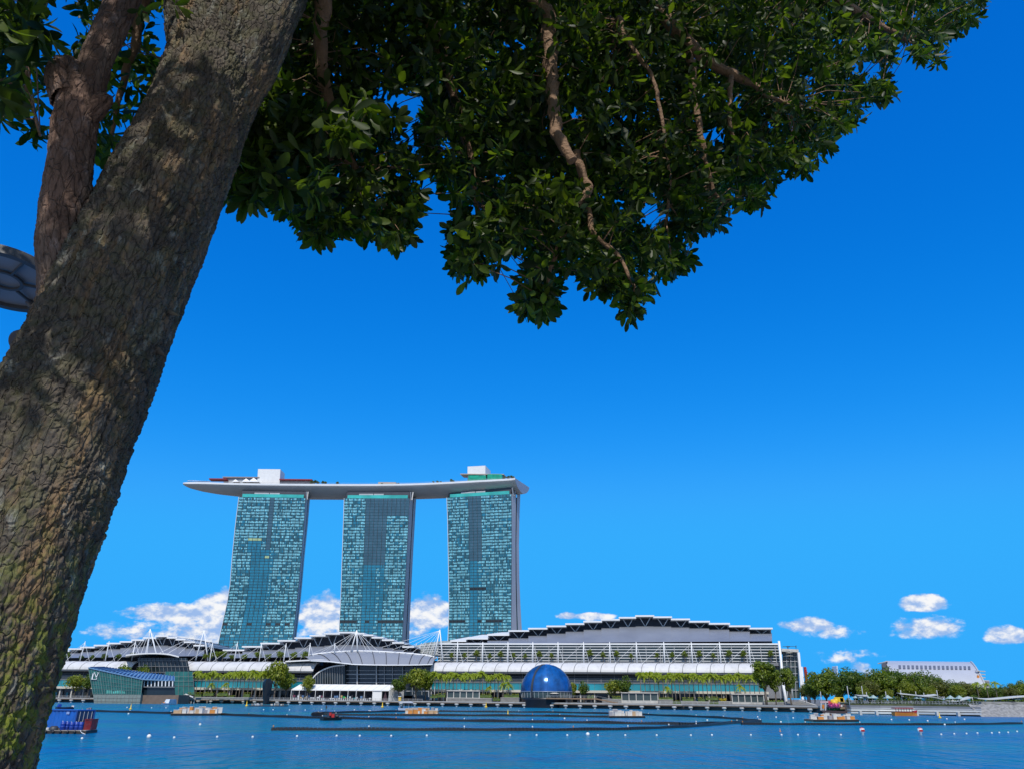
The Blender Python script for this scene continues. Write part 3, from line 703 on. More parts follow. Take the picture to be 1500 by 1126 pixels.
def mast(par, base, top, cables, r=.38):
    m = MB(); m.tube([base, base.lerp(top, .5), top], [r * 1.1, r * 1.15, r * .7], 8); m.build('mast', white, par)
    if cables:
        c = MB()
        for q in cables: c.bar(top - ZZ * .8, q, .12)
        c.build('stay_cable', white, par)
ZT = zm(860, 971, 7)
for px in (670, 707, 744, 780.5, 817.5, 855, 893.5, 932.5, 973, 1013.5, 1055, 1098):
    k = (px - 774) * .0003 * 30
    t = M(px - k * .5, 939.5, 9); b = M(px + k * .5, 971, 9)
    mast(conv, b, t, [M(px - 34, 973, 5), M(px + 9, 973, 6), M(px - 3, 973, 12)], .32)
for (tx, ty, bx, by) in ((95, 939.5, 86, 967), (125, 938.5, 117, 967), (160, 938.5, 154, 967), (198.6, 938.5, 193, 967)):
    mast(thr, M(bx, by, 9), M(tx, ty, 9), [M(bx - 22, by + 2, 5), M(bx + 14, by + 1, 6), M(bx - 30, by + 1, 14)], .28)
for (tx, ty, bx, by) in ((311.6, 940.5, 307, 968), (348, 940.5, 343, 968), (383.4, 941.5, 379.4, 968), (419.4, 941.5, 415.4, 968), (454.6, 941, 451.4, 968), (490.6, 941, 490, 955)):
    mast(cas, M(bx, by, 9), M(tx, ty, 9), [M(bx - 32, by + 1, 5), M(bx + 10, by + 1, 6), M(bx - 14, by + 1, 14)], .28)
# tall A-frame masts between the halls
for par, (tx, ty), legs, cab in ((thr, (220, 920.6), ((215, 957), (229, 957)), ((196, 962), (204, 963), (240, 957), (188, 962), (212, 962))),
                                 (cas, (299, 922.6), ((286.4, 967), (304.5, 967)), ((225, 960), (245, 957), (262, 957), (275, 960), (312, 960), (318, 964))),
                                 (cas, (522.6, 922.4), ((514, 954), (523.6, 954)), ((470, 955), (483, 955), (496, 953.5), (500, 955), (538, 954.6), (545, 955), (557, 956))),
                                 (conv, (644.4, 921.6), ((636, 960), (648.6, 968)), ((560, 947), (575, 951), (590, 953), (604, 955), (618, 957), (628, 958)))):
    t = M(tx, ty, 12); m = MB()
    for (x, y) in legs: b = M(x, y, 12); m.tube([b, b.lerp(t, .5), t], [.46, .42, .26], 8)
    m.build('mast', white, par); c = MB()
    for (x, y) in cab: c.bar(t - ZZ * .5, M(x, y, 9), .15)
    c.build('stay_cable', white, par)

canopy_m = pmat('canopy_membrane', (.60, .59, .58), .55, 0, .06, .15, dirt=((.42, .41, .40), .35, .6))
# barrel canopies along the terrace
def canopy(par, x0, x1, yt, yb, nseg, curl0=0, curl1=0):
    ua, zt_ = uz(x0, yt, 6.5); ub, _ = uz(x1, yt, 6.5); zb_ = zm((x0 + x1) / 2, yb, 0)
    c = MB(); w = (ub - ua) / nseg; sk = 2.4
    prof = [(0.0, zb_)] + [(6.5 * (1 - math.cos(a)) ** .9, zb_ + (zt_ - zb_) * math.sin(a)) for a in [math.pi / 2 * i / 8 for i in range(1, 9)]] + [(9.5, zt_ + .15)]
    for i in range(nseg):
        a, b = ua + w * i + .07, ua + w * (i + 1) - .07
        c.grid([[Lc(b + sk * v / 6.5, v, z), Lc(a + sk * v / 6.5, v, z)] for v, z in prof], 0, True)
        c.grid([[Lc(a + sk * v / 6.5, v + .25, z - .25), Lc(b + sk * v / 6.5, v + .25, z - .25)] for v, z in prof], 0, True)
        c.quad(Lc(a, prof[0][0], zb_), Lc(b, prof[0][0], zb_), Lc(b, .25, zb_ - .25), Lc(a, .25, zb_ - .25))
    for i in range(nseg + 1):
        u = ua + w * i; s = MB()
        s.tube([Lc(u + sk * v / 6.5, v - .02, z + .03) for v, z in prof], .17, 5)
        s.build('canopy_rib', midgrey, par)
    c.build('canopy', canopy_m, par)
    e = MB()   # end ribs and the gutter beam behind
    mbox(e, ua, ub, 9.5, 10.6, zt_ - .6, zt_ + .35); e.build('gutter', lightgrey, par)
    return ua, ub, zt_, zb_
def arcade(par, x0, x1, zb_, shops=True):
    """stacked fronts below the canopy: soffit, dark glass, teal glass, cream fascia, columns over a shaded ground floor"""
    u0, u1 = um(x0, 4), um(x1, 4)
    z = lambda py, v: zm((x0 + x1) / 2, py + 0.0, v)
    m = MB(); mbox(m, u0, u1, .6, 9, zb_ - .9, zb_ - .35); m.build('soffit', midgrey, par)
    g = MB(); g.hexa([Lc(u0, 2.6, 12.6), Lc(u1, 2.6, 12.6), Lc(u1, 12, 12.6), Lc(u0, 12, 12.6), Lc(u0, 4.2, zb_ - .9), Lc(u1, 4.2, zb_ - .9), Lc(u1, 12, zb_ - .9), Lc(u0, 12, zb_ - .9)])
    g.build('upper_glazing', glass_dark, par)
    g = MB()
    for k in range(5):
        zz = 12.9 + k * (zb_ - 14.4) / 4; vv = 2.6 + (zz - 12.6) / (zb_ - 13.5) * 1.6
        mbox(g, u0, u1, vv - .25, vv - .05, zz, zz + .16)
    nb = max(3, int((u1 - u0) / 7.5))
    for k in range(nb + 1):
        u = u0 + (u1 - u0) * k / nb; g.bar(Lc(u, 2.4, 12.7), Lc(u, 4.0, zb_ - .9), .16)
    g.build('glazing_bar', midgrey, par)
    g = MB(); g.hexa([Lc(u0, 2.0, 8.6), Lc(u1, 2.0, 8.6), Lc(u1, 10, 8.6), Lc(u0, 10, 8.6), Lc(u0, .6, 12.3), Lc(u1, .6, 12.3), Lc(u1, 10, 12.3), Lc(u0, 10, 12.3)])
    g.build('lower_glazing', glass_teal, par)
    g = MB(); mbox(g, u0, u1, .3, 3.2, 12.3, 12.62)
    nb2 = max(3, int((u1 - u0) / 4.2))
    for k in range(nb2 + 1):
        u = u0 + (u1 - u0) * k / nb2; g.bar(Lc(u, 1.9, 8.65), Lc(u, .5, 12.3), .12)
    g.build('transom', midgrey, par)
    g = MB(); mbox(g, u0, u1, -5.5, 6, 7.5, 8.4); mbox(g, u0, u1, -5.7, -5.5, 7.3, 8.55); g.build('fascia', cream, par)
    g = MB(); mbox(g, u0, u1, 2.6, 8, DECK, 7.5); g.build('shopfront', glass_dark, par)
    nc = max(2, int((u1 - u0) / 7.6))
    for k in range(nc + 1):
        u = u0 + .5 + (u1 - u0 - 1) * k / nc; g = MB(); mbox(g, u - .35, u + .35, -4.6, -3.9, DECK, 7.5); g.build('column', offwhite, par)
    rr = random.Random(int(x0)); sd = pmat('shop_display', (.42, .36, .26), .6, 0, .3, .6)
    for k in range(int((u1 - u0) / 4)):
        if rr.random() < .45:
            u = u0 + 2 + k * 4; g = MB(); mbox(g, u, u + rr.uniform(1.2, 2.8), 2.3, 2.55, DECK + .3, DECK + rr.uniform(2.2, 3.6)); g.build('shop_window', rr.choice((sd, sd, lightgrey, glass_teal)), par)

ca = canopy(conv, 634, 1118, 969.8, 983.6, 25); arcade(conv, 634, 1120, ca[3])
cb = canopy(cas, 263, 466, 968.6, 981.8, 11); arcade(cas, 240, 458, cb[3])
cc = canopy(thr, 20, 203, 967.8, 979.6, 10); arcade(thr, 20, 206, cc[3])

# terrace planters: green ground cover behind the masts
for par, x0, x1 in ((conv, 640, 1146), (cas, 300, 470), (thr, 20, 205)):
    m = MB(); u0, u1 = um(x0, 14), um(x1, 14); z0 = zm((x0 + x1) / 2, 969.5, 10)
    mbox(m, u0, u1, 10.8, 15, z0 - 1.5, z0 + .2); m.build('terrace', midgrey, par)

# glazed corner block with its own flat white canopy (left of centre)
blk = thing('glass_block', M(242, 1020, -2), 'dark glazed corner block with a thin flat white canopy left of the middle hall', 'building')
g = MB(); g.hexa([M(204, 1020, -2), M(286, 1020, -2), M(286, 1020, 16), M(204, 1020, 16), M(202, 963, -2), M(274, 963, -2), M(274, 963, 16), M(202, 963, 16)])
g.build('glazing', glass_dark, blk)
g = MB()
for k in range(6):
    y = 967 + k * 8.5; t = (y - 963) / 57; mbox(g, um(201.5 + 2 * t, -2.6, y), um(274.5 + 11 * t, -2.6, y), -2.7, -2.1, zm(240, y, -2.5) - .13, zm(240, y, -2.5) + .13)
for k in range(13): g.bar(M(204 + 5.6 * k, 963, -2.4), M(206 + 6.5 * k, 1020, -2.4), .16)
g.build('glazing_bar', midgrey, blk)
g = MB(); rows = []
for k in range(13):
    t = k / 12; x = 184 + (262 - 184) * t; y = 959.4 - 2.6 * math.sin(t * math.pi) + 2.4 * max(0, t - .8) * 5
    rows.append([M(x, y, -6), M(x, y, 20) + ZZ * 0])
top = [[r[0] + ZZ * .5, Vector((r[1].x, r[1].y, r[0].z + .5))] for r in rows]; bot = [[Vector((r[1].x, r[1].y, r[0].z - .2)), r[0] - ZZ * .2] for r in rows]
g.grid(top); g.grid(bot); g.grid([[b[1], t[0]] for b, t in zip(bot, top)])
g.build('canopy', white_panel, blk)
g = MB(); g.hexa([M(236, 1018, -9), M(285, 1018, -9), M(285, 1018, -2.2), M(236, 1018, -2.2), M(242, 983, -6), M(282, 983, -6), M(282, 983, -2.2), M(242, 983, -2.2)]); g.build('lower_glazing', glass_green, blk)
g = MB()
for k in range(7): g.bar(M(237 + 8 * k, 1018, -9.3), M(242.5 + 6.6 * k, 983, -6.3), .14)
for y in (990, 997, 1004, 1011): g.bar(M(240, y, -8), M(284, y, -8), .14)
g.build('lower_glazing_bar', midgrey, blk)

# ------------------------------------------------------------------ central atrium: half arch, glazed hall, ribbed shell roof
atr = thing('atrium', M(545, 1018, 4), 'dark glazed event hall with a ribbed white shell roof between two halls', 'building')
g = MB(); g.hexa([M(455, 1018, 6), M(641, 1018, 6), M(641, 1018, 40), M(455, 1018, 40), M(505, 967, 6), M(641, 967, 6), M(641, 967, 40), M(505, 967, 40)]); g.build('glazing', glass_dark, atr)
g = MB()
for y, w in ((971, .5), (981.5, .3), (987, .6), (993, .25), (999, .4)): g.bar(M(506, y, 5.3), M(632, y, 5.3), .2, w)
g.build('floor_beam', lightgrey, atr)
for x, w in ((505.5, .95), (523.4, .8), (551.5, .7), (563, .25), (575, .25), (590, .5), (604, .25), (618, .25), (631.5, .9)):
    g = MB(); p0, p1 = M(x, 1017, 4.6), M(x, 967.5, 4.6); g.bar(p0, p1, w); g.build('column', lightgrey, atr)
g = MB(); arch = []
for k in range(15):
    a = math.pi / 2 * k / 14; arch.append((455 + 50 * (1 - math.cos(a)) ** .95, 1004 - 30.5 * math.sin(a) ** .92))
pts = [M(x, y, 1.5) for x, y in arch]; g.tube([p for p in pts], .42, 6); g.build('arch_rib', white, atr)
g = MB(); poly = [M(455, 1010, 2)] + [M(x, y, 2) for x, y in arch] + [M(505, 1010, 2)]; g.prism(poly, VV * 3.5); g.build('arch_glazing', glass_dark, atr)
g = MB()
for k in range(1, 14):
    x = 455 + 50 * k / 14
    yy = min((abs(ax_ - x), ay) for ax_, ay in arch)[1]; g.bar(M(x, 1006, 1.6), M(x, yy + .6, 1.6), .26)
g.build('arch_mullion', midgrey, atr)
# flat white visor that the arch springs from
g = MB(); vis = []
for k in range(13):
    t = k / 12; x = 418 + 90 * t; y = 968.2 - 2.4 * math.sin(t * 2.2) + 7.5 * max(0, t - .55) ** 1.5 * 2.6
    vis.append((M(x, y, -1), Vector(M(x, y, 10))))
g.grid([[a + ZZ * .35, Vector((b.x, b.y, a.z + .35))] for a, b in vis]); g.grid([[Vector((b.x, b.y, a.z - .35)), a - ZZ * .35] for a, b in vis]); g.grid([[a - ZZ * .35, a + ZZ * .35] for a, b in vis])
g.build('visor', white_panel, atr)
# ribbed shell roof: upper edge arc to lower front edge
up = [(441, 961.5), (465, 957.6), (485, 955.4), (505, 954), (523, 953.4), (545, 953.8), (565, 954.8), (585, 956), (605, 957.6), (622, 959.4), (634, 961.6), (640, 964.5)]
dn = [(455, 967.4), (484, 968.6), (500, 970.6), (516, 972.4), (531, 973), (549, 973.4), (566, 973.6), (583, 973.6), (599, 973.6), (613, 973.4), (626, 973), (634, 972.6)]
def shell(k, t, lift=0):
    a = M(*up[k], 14); b = M(*dn[k], -3); p = a.lerp(b, t); p = p + ZZ * (math.sin(t * math.pi) * (1.0) + lift); return p
g = MB(); g.grid([[shell(k, t / 8) for k in range(12)] for t in range(9)]); g.grid([[shell(k, t / 8, -.12) for k in reversed(range(12))] for t in range(9)])
shell_m = pmat('translucent_shell', (.26, .27, .29), .4, 0, .05, .1)
g.build('shell_roof', shell_m, atr)
for k in range(1, 12):
    g = MB(); g.tube([shell(k, t / 8, .22) for t in range(9)], .20, 6); g.build('shell_rib', darkgrey, atr)
g = MB(); g.tube([M(x, y, 14) + ZZ * .2 for x, y in up], .5, 8); g.build('edge_beam', white, atr)
g = MB(); g.tube([M(x, y, -3) for x, y in dn], .32, 8); g.build('edge_beam', white, atr)
for k in range(8):
    g = MB(); x = 530 + 13 * k; g.bar(M(x, 973, 6), M(x, 965.5 + .12 * abs(k - 3.5) ** 2, 6), .3); g.build('strut', white, atr)
# pale lattice gable seen behind the right-hand mast
g = MB(); poly = [M(x, y, 60) for x, y in ((600, 947), (625, 940.5), (650, 938), (665, 938), (664, 960), (612, 960))]; g.prism(poly, VV * 12); 
gb = g.build('rear_gable', pmat('pale_glazing', (.30, .34, .34), .3, 0, .35, .25), atr)
g = MB()
for k in range(9): g.bar(M(604 + 7 * k, 958, 59), M(611 + 6.6 * k, 941, 59), .3)
for k in range(5): g.bar(M(606, 946 + 3 * k, 59), M(663, 940 + 4 * k, 59), .3)
g.build('lattice', white, atr)

# ------------------------------------------------------------------ right end of the exhibition hall: leaning white frames and glass lift block
g = MB(); g.hexa([M(1121, 1022, 2), M(1150, 1022, 2), M(1150, 1022, 30), M(1121, 1022, 30), M(1119, 984, 2), M(1146, 984, 2), M(1146, 984, 30), M(1119, 984, 30)]); g.build('end_wall', midgrey, conv)
g = MB(); g.tube([M(1141, 938.5, 8), M(1144, 965, 6), M(1147, 1000, 0), M(1152, 1028, -6)], [.65, .75, .85, .8], 8); g.build('raking_column', white, conv)
eb = thing('stair_tower', M(1160, 1025, 12), 'glass stair tower with white raking frame at the right end of the long hall', 'building')
g = MB(); g.hexa([M(1147, 1022, 12), M(1172, 1022, 12), M(1172, 1022, 34), M(1147, 1022, 34), M(1146, 954, 12), M(1168, 954, 12), M(1168, 954, 34), M(1146, 954, 34)]); g.build('glazing', glass_grey, eb)
g = MB()
for y in (961, 968, 976, 986, 998, 1010): g.bar(M(1147, y, 11.5), M(1171, y, 11.5), .3, .3)
for x in (1152, 1158, 1164): g.bar(M(x, 956, 11.5), M(x + 2, 1022, 11.5), .25)
g.build('glazing_bar', lightgrey, eb)
g = MB(); a, b = M(1145, 953.4, 8), M(1170, 954.6, 8); g.hexa([a, b, b + VV * 28, a + VV * 28, a + ZZ * 1.5, b + ZZ * 1.5, b + VV * 28 + ZZ * 1.5, a + VV * 28 + ZZ * 1.5]); g.build('roof', offwhite, eb)
for (x0, y0, x1, y1, w) in ((1169.5, 955, 1175.5, 1024, 1.2), (1174, 976, 1178.5, 1018, .9), (1149, 986, 1156, 987, 1.6)):
    g = MB(); g.bar(M(x0, y0, 7), M(x1, y1, 5), w); g.build('raking_column', white, eb)
# antenna with cross arms on the stair tower roof
an = thing('roof_antenna', M(1154.5, 953, 14), 'thin dark antenna with a cross arm on the stair tower roof', 'antenna')
g = MB(); g.bar(M(1154.5, 954, 14), M(1154, 945.5, 14), .35); g.build('pole', darkgrey, an)
g = MB(); g.bar(M(1146.5, 946, 14), M(1166.5, 946.2, 14), .22); g.bar(M(1152, 946.4, 14), M(1157, 946.4, 14), .8, .5); g.bar(M(1166, 944.8, 14), M(1166, 949, 14), .3); g.build('cross_arm', darkgrey, an)
# layered dark screens on a mast in front of the stair tower
sm_ = thing('tiered_mast', M(1156, 1000, 4), 'thin mast with three stacked pale dishes before the stair tower', 'mast')
g = MB(); g.tube([M(1157.4, 1000, 4), M(1156, 953, 4)], .25, 6); g.build('pole', darkgrey, sm_)
for (y, w) in ((955, 3.2), (960, 3.6), (964.5, 3.4)):
    g = MB(); g.lathe(M(1156, y, 4), [(.2, -.5), (w * .55, -.25), (w * .62, 0), (.2, .2)], 14); g.build('dish', [cream, darkgrey][y > 963], sm_)

# ------------------------------------------------------------------ three hotel towers and the sky park
tg_base = pmat('tower_spandrel', (.024, .095, .130), .3, 0, .12, .03)
tg_dark = pmat('tower_glass_dark', (.030, .135, .180), .12, 0, .25, .06, spec=.6, island=.3)
tg_mid = pmat('tower_glass_mid', (.020, .20, .315), .12, 0, .2, .05, spec=.6, island=.15)
tg_lite = pmat('tower_blinds', (.17, .47, .56), .4, 0, .12, .1, island=.3)
tg_slate = pmat('tower_glass_slate', (.055, .12, .17), .15, 0, .2, .05, spec=.6, island=.12)
tg_lime = pmat('tower_blinds_lime', (.42, .55, .28), .5, 0, .1, .2)
tg_band = pmat('crown_glass', (.05, .42, .38), .15, 0, .2, .1, island=.2)
tower_wall = pmat('tower_end_cladding', (.52, .48, .47), .6, 0, .08, .05)
tower_wall_d = pmat('tower_slot', (.05, .05, .06), .6, 0, .1, .1)
def interp(tab, y, k):
    for a, b in zip(tab[:-1], tab[1:]):
        if y <= b[0] or b is tab[-1]:
            t = (y - a[0]) / (b[0] - a[0]); return a[k] + (b[k] - a[k]) * t
def tower(label, tab, Y, rows, seed, zone, ytopr):
    """tab rows: (py, left px, right px, end px); Y: depths (left, right, end)"""
    r = random.Random(seed); y0, y1 = tab[0][0], 1010.0
    def pt(s, y, push=0.0):        # s: 0 left .. 1 right of the front, 2 = rear edge of the end wall
        fl = max(0, (y - 880) / 120); fl = 13 * fl * fl
        yl, yr = y, y + (ytopr - y0) * max(0, (940 - y) / (940 - y0))
        l, rt = P(interp(tab, y, 1), yl, Y[0] - fl - push), P(interp(tab, y, 2), yr, Y[1] - fl - push)
        if s <= 1: return l.lerp(rt, s)
        e = P(interp(tab, y, 3), yr, Y[2]); return rt.lerp(e, s - 1)
    t = thing('hotel_tower', Vector((pt(.5, 1010).x, pt(.5, 1010).y, DECK)), label, 'building', 'hotel towers carrying the sky park')
    ys = [y0 + (y1 - y0) * k / rows for k in range(rows + 1)]
    core = MB()
    core.grid([[pt(s, y) for s in (0, .25, .5, .75, 1.0)] for y in ys], 0, False)
    core.grid([[P(interp(tab, y, 3), y, Y[2]), P(interp(tab, y, 1) + 6, y, Y[2] + 6), P(interp(tab, y, 1) + 3, y, Y[0] + 22), pt(0, y)] for y in ys], 0, False)
    tp = [pt(0, y0), pt(1, y0), pt(2, y0), P(interp(tab, y0, 1) + 6, y0, Y[2] + 6)]; core.add(tp, [(0, 1, 2, 3)])
    core.build('core', tg_base, t)
    fac = MB(); NB, NP = 15, 3
    for i in range(rows):
        ya, yb = ys[i], ys[i + 1]
        if ya > 962: break
        u = (ya - y0) / (948 - y0); runs = {}
        for b in range(NB):
            s = (b + .5) / NB; z = zone(s, u)
            grp = r.random(); dens = .93 if grp < .60 else (.55 if grp < .84 else .10)
            for q in range(NP):
                if z == 'blind': mi = 2 if r.random() < dens else (0 if r.random() < .7 else 1)
                elif z == 'plain': mi = 1 if r.random() < .97 else 0
                elif z == 'slate': mi = 3
                elif z == 'dots': mi = 2 if (q == 1 and i % 2 == 0) or r.random() < .2 else 1
                elif z == 'vent': mi = 5
                else: mi = 4
                a, c = (b + (q + .07) / NP) / NB, (b + (q + .93) / NP) / NB
                h = (yb - ya); top = ya + h * (.10 if mi != 2 else .16 + .2 * (r.random() < .35)); bot = yb - h * (.14 if mi != 2 else .20)
                fac.quad(pt(c, top, .12), pt(a, top, .12), pt(a, bot, .12), pt(c, bot, .12), mi)
    fac.build('glass_facade', [tg_dark, tg_mid, tg_lite, tg_slate, tg_lime, black], t)
    fins = MB()
    for b in range(NB + 1):
        s = b / NB
        for ya, yb in zip(ys[:-1:4], ys[4::4]):
            if ya > 962: break
            w = .16; A, B = pt(s, ya, .2), pt(s, yb, .2); fins.bar(A, B, .40 if b in (0, NB) else .36, .6)
    fins.build('mullion', pmat('tower_mullion', (.035, .055, .07), .4, .2, .1, .1), t)
    ed = MB()
    for ya, yb in zip(ys[:-1:3], ys[3::3]): ed.bar(pt(-.004, ya, .3), pt(-.004, yb, .3), .5, .8)
    ed.build('edge_blade', pmat('edge_blade', (.62, .66, .68), .4, .2, .05, .1), t)
    en = MB()     # end wall: front slab, slot, rear slab
    for a, c, mi, out in ((1.0, 1.52, 0, .0), (1.52, 1.62, 1, -1.0), (1.62, 2.0, 0, .0)):
        en.grid([[pt(c, y) + Vector((.15 + out, 0, 0)), pt(a, y) + Vector((.15 + out, 0, 0))] for y in ys], mi, False)
    en.build('end_wall', [tower_wall, tower_wall_d], t)
    # crown: green glass band, set-back dark plant room and pale boxes below the hull
    c = MB(); ins = .045
    f = lambda s, y, d: pt(s, y0, -d) + Vector((0, 0, (pt(s, y0 - 4, -d) - pt(s, y0, -d)).z * (y0 - y) / 4))
    c.hexa([f(ins, y0 + .2, 1), f(1 - .03, y0 + .2, 1), f(1 - .03, y0 + .2, 3), f(ins, y0 + .2, 3), f(ins, y0 - 4.6, 1), f(1 - .03, y0 - 4.6, 1), f(1 - .03, y0 - 4.6, 3), f(ins, y0 - 4.6, 3)])
    c.build('crown_band', tg_band, t)
    c = MB(); c.hexa([f(.03, y0, 4), f(1.0, y0, 4), f(1.0, y0, 24), f(.03, y0, 24), f(.03, y0 - 9, 4), f(1.0, y0 - 9, 4), f(1.0, y0 - 9, 24), f(.03, y0 - 9, 24)]); c.build('plant_room', roof_dark, t)
    for sa, sb in ((.22, .44), (.45, .60)):
        c = MB(); c.hexa([f(sa, y0 - 4.7, 1.6), f(sb, y0 - 4.7, 1.6), f(sb, y0 - 4.7, 3.6), f(sa, y0 - 4.7, 3.6), f(sa, y0 - 6.6, 1.6), f(sb, y0 - 6.6, 1.6), f(sb, y0 - 6.6, 3.6), f(sa, y0 - 6.6, 3.6)]); c.build('plant_screen', lightgrey, t)
    for s0, s1, yb_ in ((1.04, 1.16, 0), (1.4, 1.3, 0)):
        c = MB(); a = pt(s0, y0 - 8.5); b = pt(s1, y0 + 3.0); c.bar(a + Vector((.6, -.6, 0)), b + Vector((.6, -.6, 0)), .9); c.build('strut', lightgrey, t)
    return t
def r_(s, u): return (math.sin(s * 91.7 + u * 311.3) * 43758.5) % 1.0
def zone1(s, u):
    if .815 < u < .835 and (s < .1 or .36 < s < .42 or .5 < s < .56 or .6 < s < .64 or .72 < s < .8 or .86 < s < .93): return 'vent'
    if .42 < s < .54 and u < .34: return 'slate' if s > .47 else 'blind'
    if .27 <= u < .285 and .18 < s < .42: return 'lime'
    if .375 <= u < .395 and .45 < s < .53: return 'lime'
    if u > .90 and r_(s, u) > .45: return 'plain'
    if .24 < s < .54 and u > .36: return 'plain'
    if .54 < s < .6 and u > .34: return 'dots'
    if .18 < s < .54 and .27 < u < .36: return 'plain'
    return 'blind'
def zone2(s, u):
    if .80 < u < .825 and (s < .26 or .40 < s < .5 or s > .6): return 'vent'
    if s > .62 and u < .10: return 'slate'
    if .30 < s < .64: 
        if u < .44: return 'slate' if s > .36 else 'plain'
        return 'dots' if .5 < s < .57 else 'plain'
    return 'blind'
def zone3(s, u):
    if .595 < u < .62 and .34 < s < .62: return 'vent'
    if .80 < u < .825 and (s < .24 or .46 < s < .52 or .58 < s < .84): return 'vent'
    if .30 < s < .545:
        if u < .42: return 'slate'
        return 'dots' if .46 < s < .53 else 'plain'
    return 'blind'
T1 = [(727.0, 350.4, 447.6, 454), (766, 345.6, 445.3, 450.8), (811, 341, 441.4, 446.2), (855, 337.6, 437.6, 442.4), (884, 333, 434.4, 439.6), (911, 326.6, 431.6, 436.6), (947.5, 319, 427, 432), (1010, 306, 419, 425)]
T2 = [(729.0, 504.6, 600, 609.4), (766, 503.4, 598, 607.4), (805, 502, 596, 605.2), (855, 500.4, 593.4, 602.6), (882, 499.4, 592, 601.4), (911, 497.6, 590.4, 600), (940, 496.6, 588.6, 599), (1010, 492, 585, 596)]
T3 = [(728.0, 654.8, 749, 762), (760, 656, 749.4, 760.8), (800, 656.8, 749.4, 760), (850, 657.6, 749.2, 760.6), (885, 658, 749, 762), (911, 657.4, 748.8, 763.4), (940, 656.4, 748.4, 765.4), (1010, 654, 748, 770)]
tower('left of three glass hotel towers, its base flaring outward and with lime coloured blinds', T1, (738, 745, 771), 66, 1, zone1, 728.4)
tower('middle of three glass hotel towers with a plain slate stripe down its front', T2, (745, 738, 764), 66, 2, zone2, 729.0)
tower('right one of three glass hotel towers, its dark end wall curving outward', T3, (746, 726, 752), 66, 3, zone3, 722.6)

ZS = 200.0
def rim(px):
    tab = [(268, 706.8), (276, 705.6), (290, 705.2), (310, 706.0), (330, 706.8), (380, 708.0), (440, 708.2), (500, 708.8), (560, 708.8), (606, 708.0), (640, 706.6), (680, 704.2), (720, 701.8), (754.5, 699.4)]
    for a, b in zip(tab[:-1], tab[1:]):
        if px <= b[0]: 
            t = (px - a[0]) / (b[0] - a[0]); return G(px, a[1] + (b[1] - a[1]) * t, ZS)
    return G(754.5, 699.4, ZS)
xs = [268, 269.5, 272, 276, 282, 290, 300, 312, 326, 342, 360, 380, 400, 425, 450, 475, 500, 525, 550, 575, 600, 620, 640, 660, 680, 700, 720, 738, 750, 754.5]
fr_ = [rim(x) for x in xs]
fr_s = fr_[:]                                   # smooth the plan line
for _ in range(6):
    fr_s = [fr_s[0]] + [(a + b * 2 + c) / 4 for a, b, c in zip(fr_s[:-2], fr_s[1:-1], fr_s[2:])] + [fr_s[-1]]
for i, p in enumerate(fr_s): fr_s[i] = P(xs[i], 707, p.y); fr_s[i].z = ZS
def nrm(i):
    a, b = fr_s[max(0, i - 2)], fr_s[min(len(xs) - 1, i + 2)]; d = (b - a).normalized(); return Vector((-d.y, d.x, 0))
def hw(x): 
    return tabv(x, ((268, .4), (270, 2.5), (273, 5), (278, 7.5), (290, 11), (310, 14.2), (340, 17), (385, 19), (800, 19)))
def dep(x):
    return tabv(x, ((268, 1.2), (270, 2.6), (273, 3.8), (278, 5.0), (290, 6.2), (310, 7.5), (340, 8.8), (400, 10), (450, 10.5), (800, 10.5)))
def tabv(x, tab):
    for a, b in zip(tab[:-1], tab[1:]):
        if x <= b[0]: return a[1] + (b[1] - a[1]) * max(0, (x - a[0]) / (b[0] - a[0]))
    return tab[-1][1]
secs = []; tip_c = fr_s[0] + nrm(4) * 6
for i, x in enumerate(xs):
    n_ = nrm(max(i, 4)); w = hw(x) * 2; f0 = fr_s[i]; row = []
    D = dep(x)
    for s in (0, .004, .03, .08, .15, .24, .36, .5, .64, .76, .85, .92, .97, .996, 1.0):
        dz = 0 if s in (0, 1.0) else -(min(1.5, D * .3) + (D - min(1.5, D * .3)) * math.sin(math.pi * s) ** .72) if s not in (.004, .996) else -min(1.5, D * .3)
        row.append(f0 + n_ * (w * s) + ZZ * dz)
    secs.append(row)
spark = thing('sky_park', Vector((fr_s[15].x, fr_s[15].y + 15, ZS - 10)), 'long boat-shaped roof terrace lying across the three hotel towers', 'roof terrace')
h = MB(); h.grid([r[1:-1] for r in secs], 0, True)
e = secs[-1]; h.add(list(e), [tuple(range(len(e)))], 1)
hull_m = pmat('hull_panels', (.62, .55, .48), .42, .15, .10, .05, stretch=(1, 1, 4), bump=.25, bscale=.5)
h.build('hull', [hull_m, pmat('hull_end', (.34, .35, .40), .5, .2, .1, .1, stretch=(1, 1, 5))], spark)
h = MB(); lip = .5
h.grid([[r[1] - nrm(max(i, 4)) * .05, r[0] + ZZ * .35 - nrm(max(i, 4)) * .05] for i, r in enumerate(secs)], 0, False)
h.grid([[r[-1] + ZZ * .35, r[-2]] for r in secs], 0, False); h.grid([[r[0] + ZZ * .35, r[0] + ZZ * .35 + nrm(max(i, 4)) * .4] for i, r in enumerate(secs)], 0, False)
h.build('rim', white, spark)
h = MB(); h.grid([[r[0], r[-1]] for r in secs], 0, False); h.build('deck', pmat('deck_paving', (.35, .31, .26), .8, 0, .15, .2), spark)
h = MB()
for i in range(4, len(xs) - 1, 1): h.bar(secs[i][0] + ZZ * 1.4 + nrm(i) * .3, secs[i + 1][0] + ZZ * 1.4 + nrm(i) * .3, .12)
h.build('railing', lightgrey, spark)
def onpark(px, back):              # ground point of the deck at screen column px, 'back' metres behind the front rim
    i = min(range(len(xs)), key=lambda k: abs(xs[k] - px)); Yf = fr_s[i].y; n_ = nrm(i)
    j = min(i + 1, len(xs) - 1)
    return Yf + back, n_
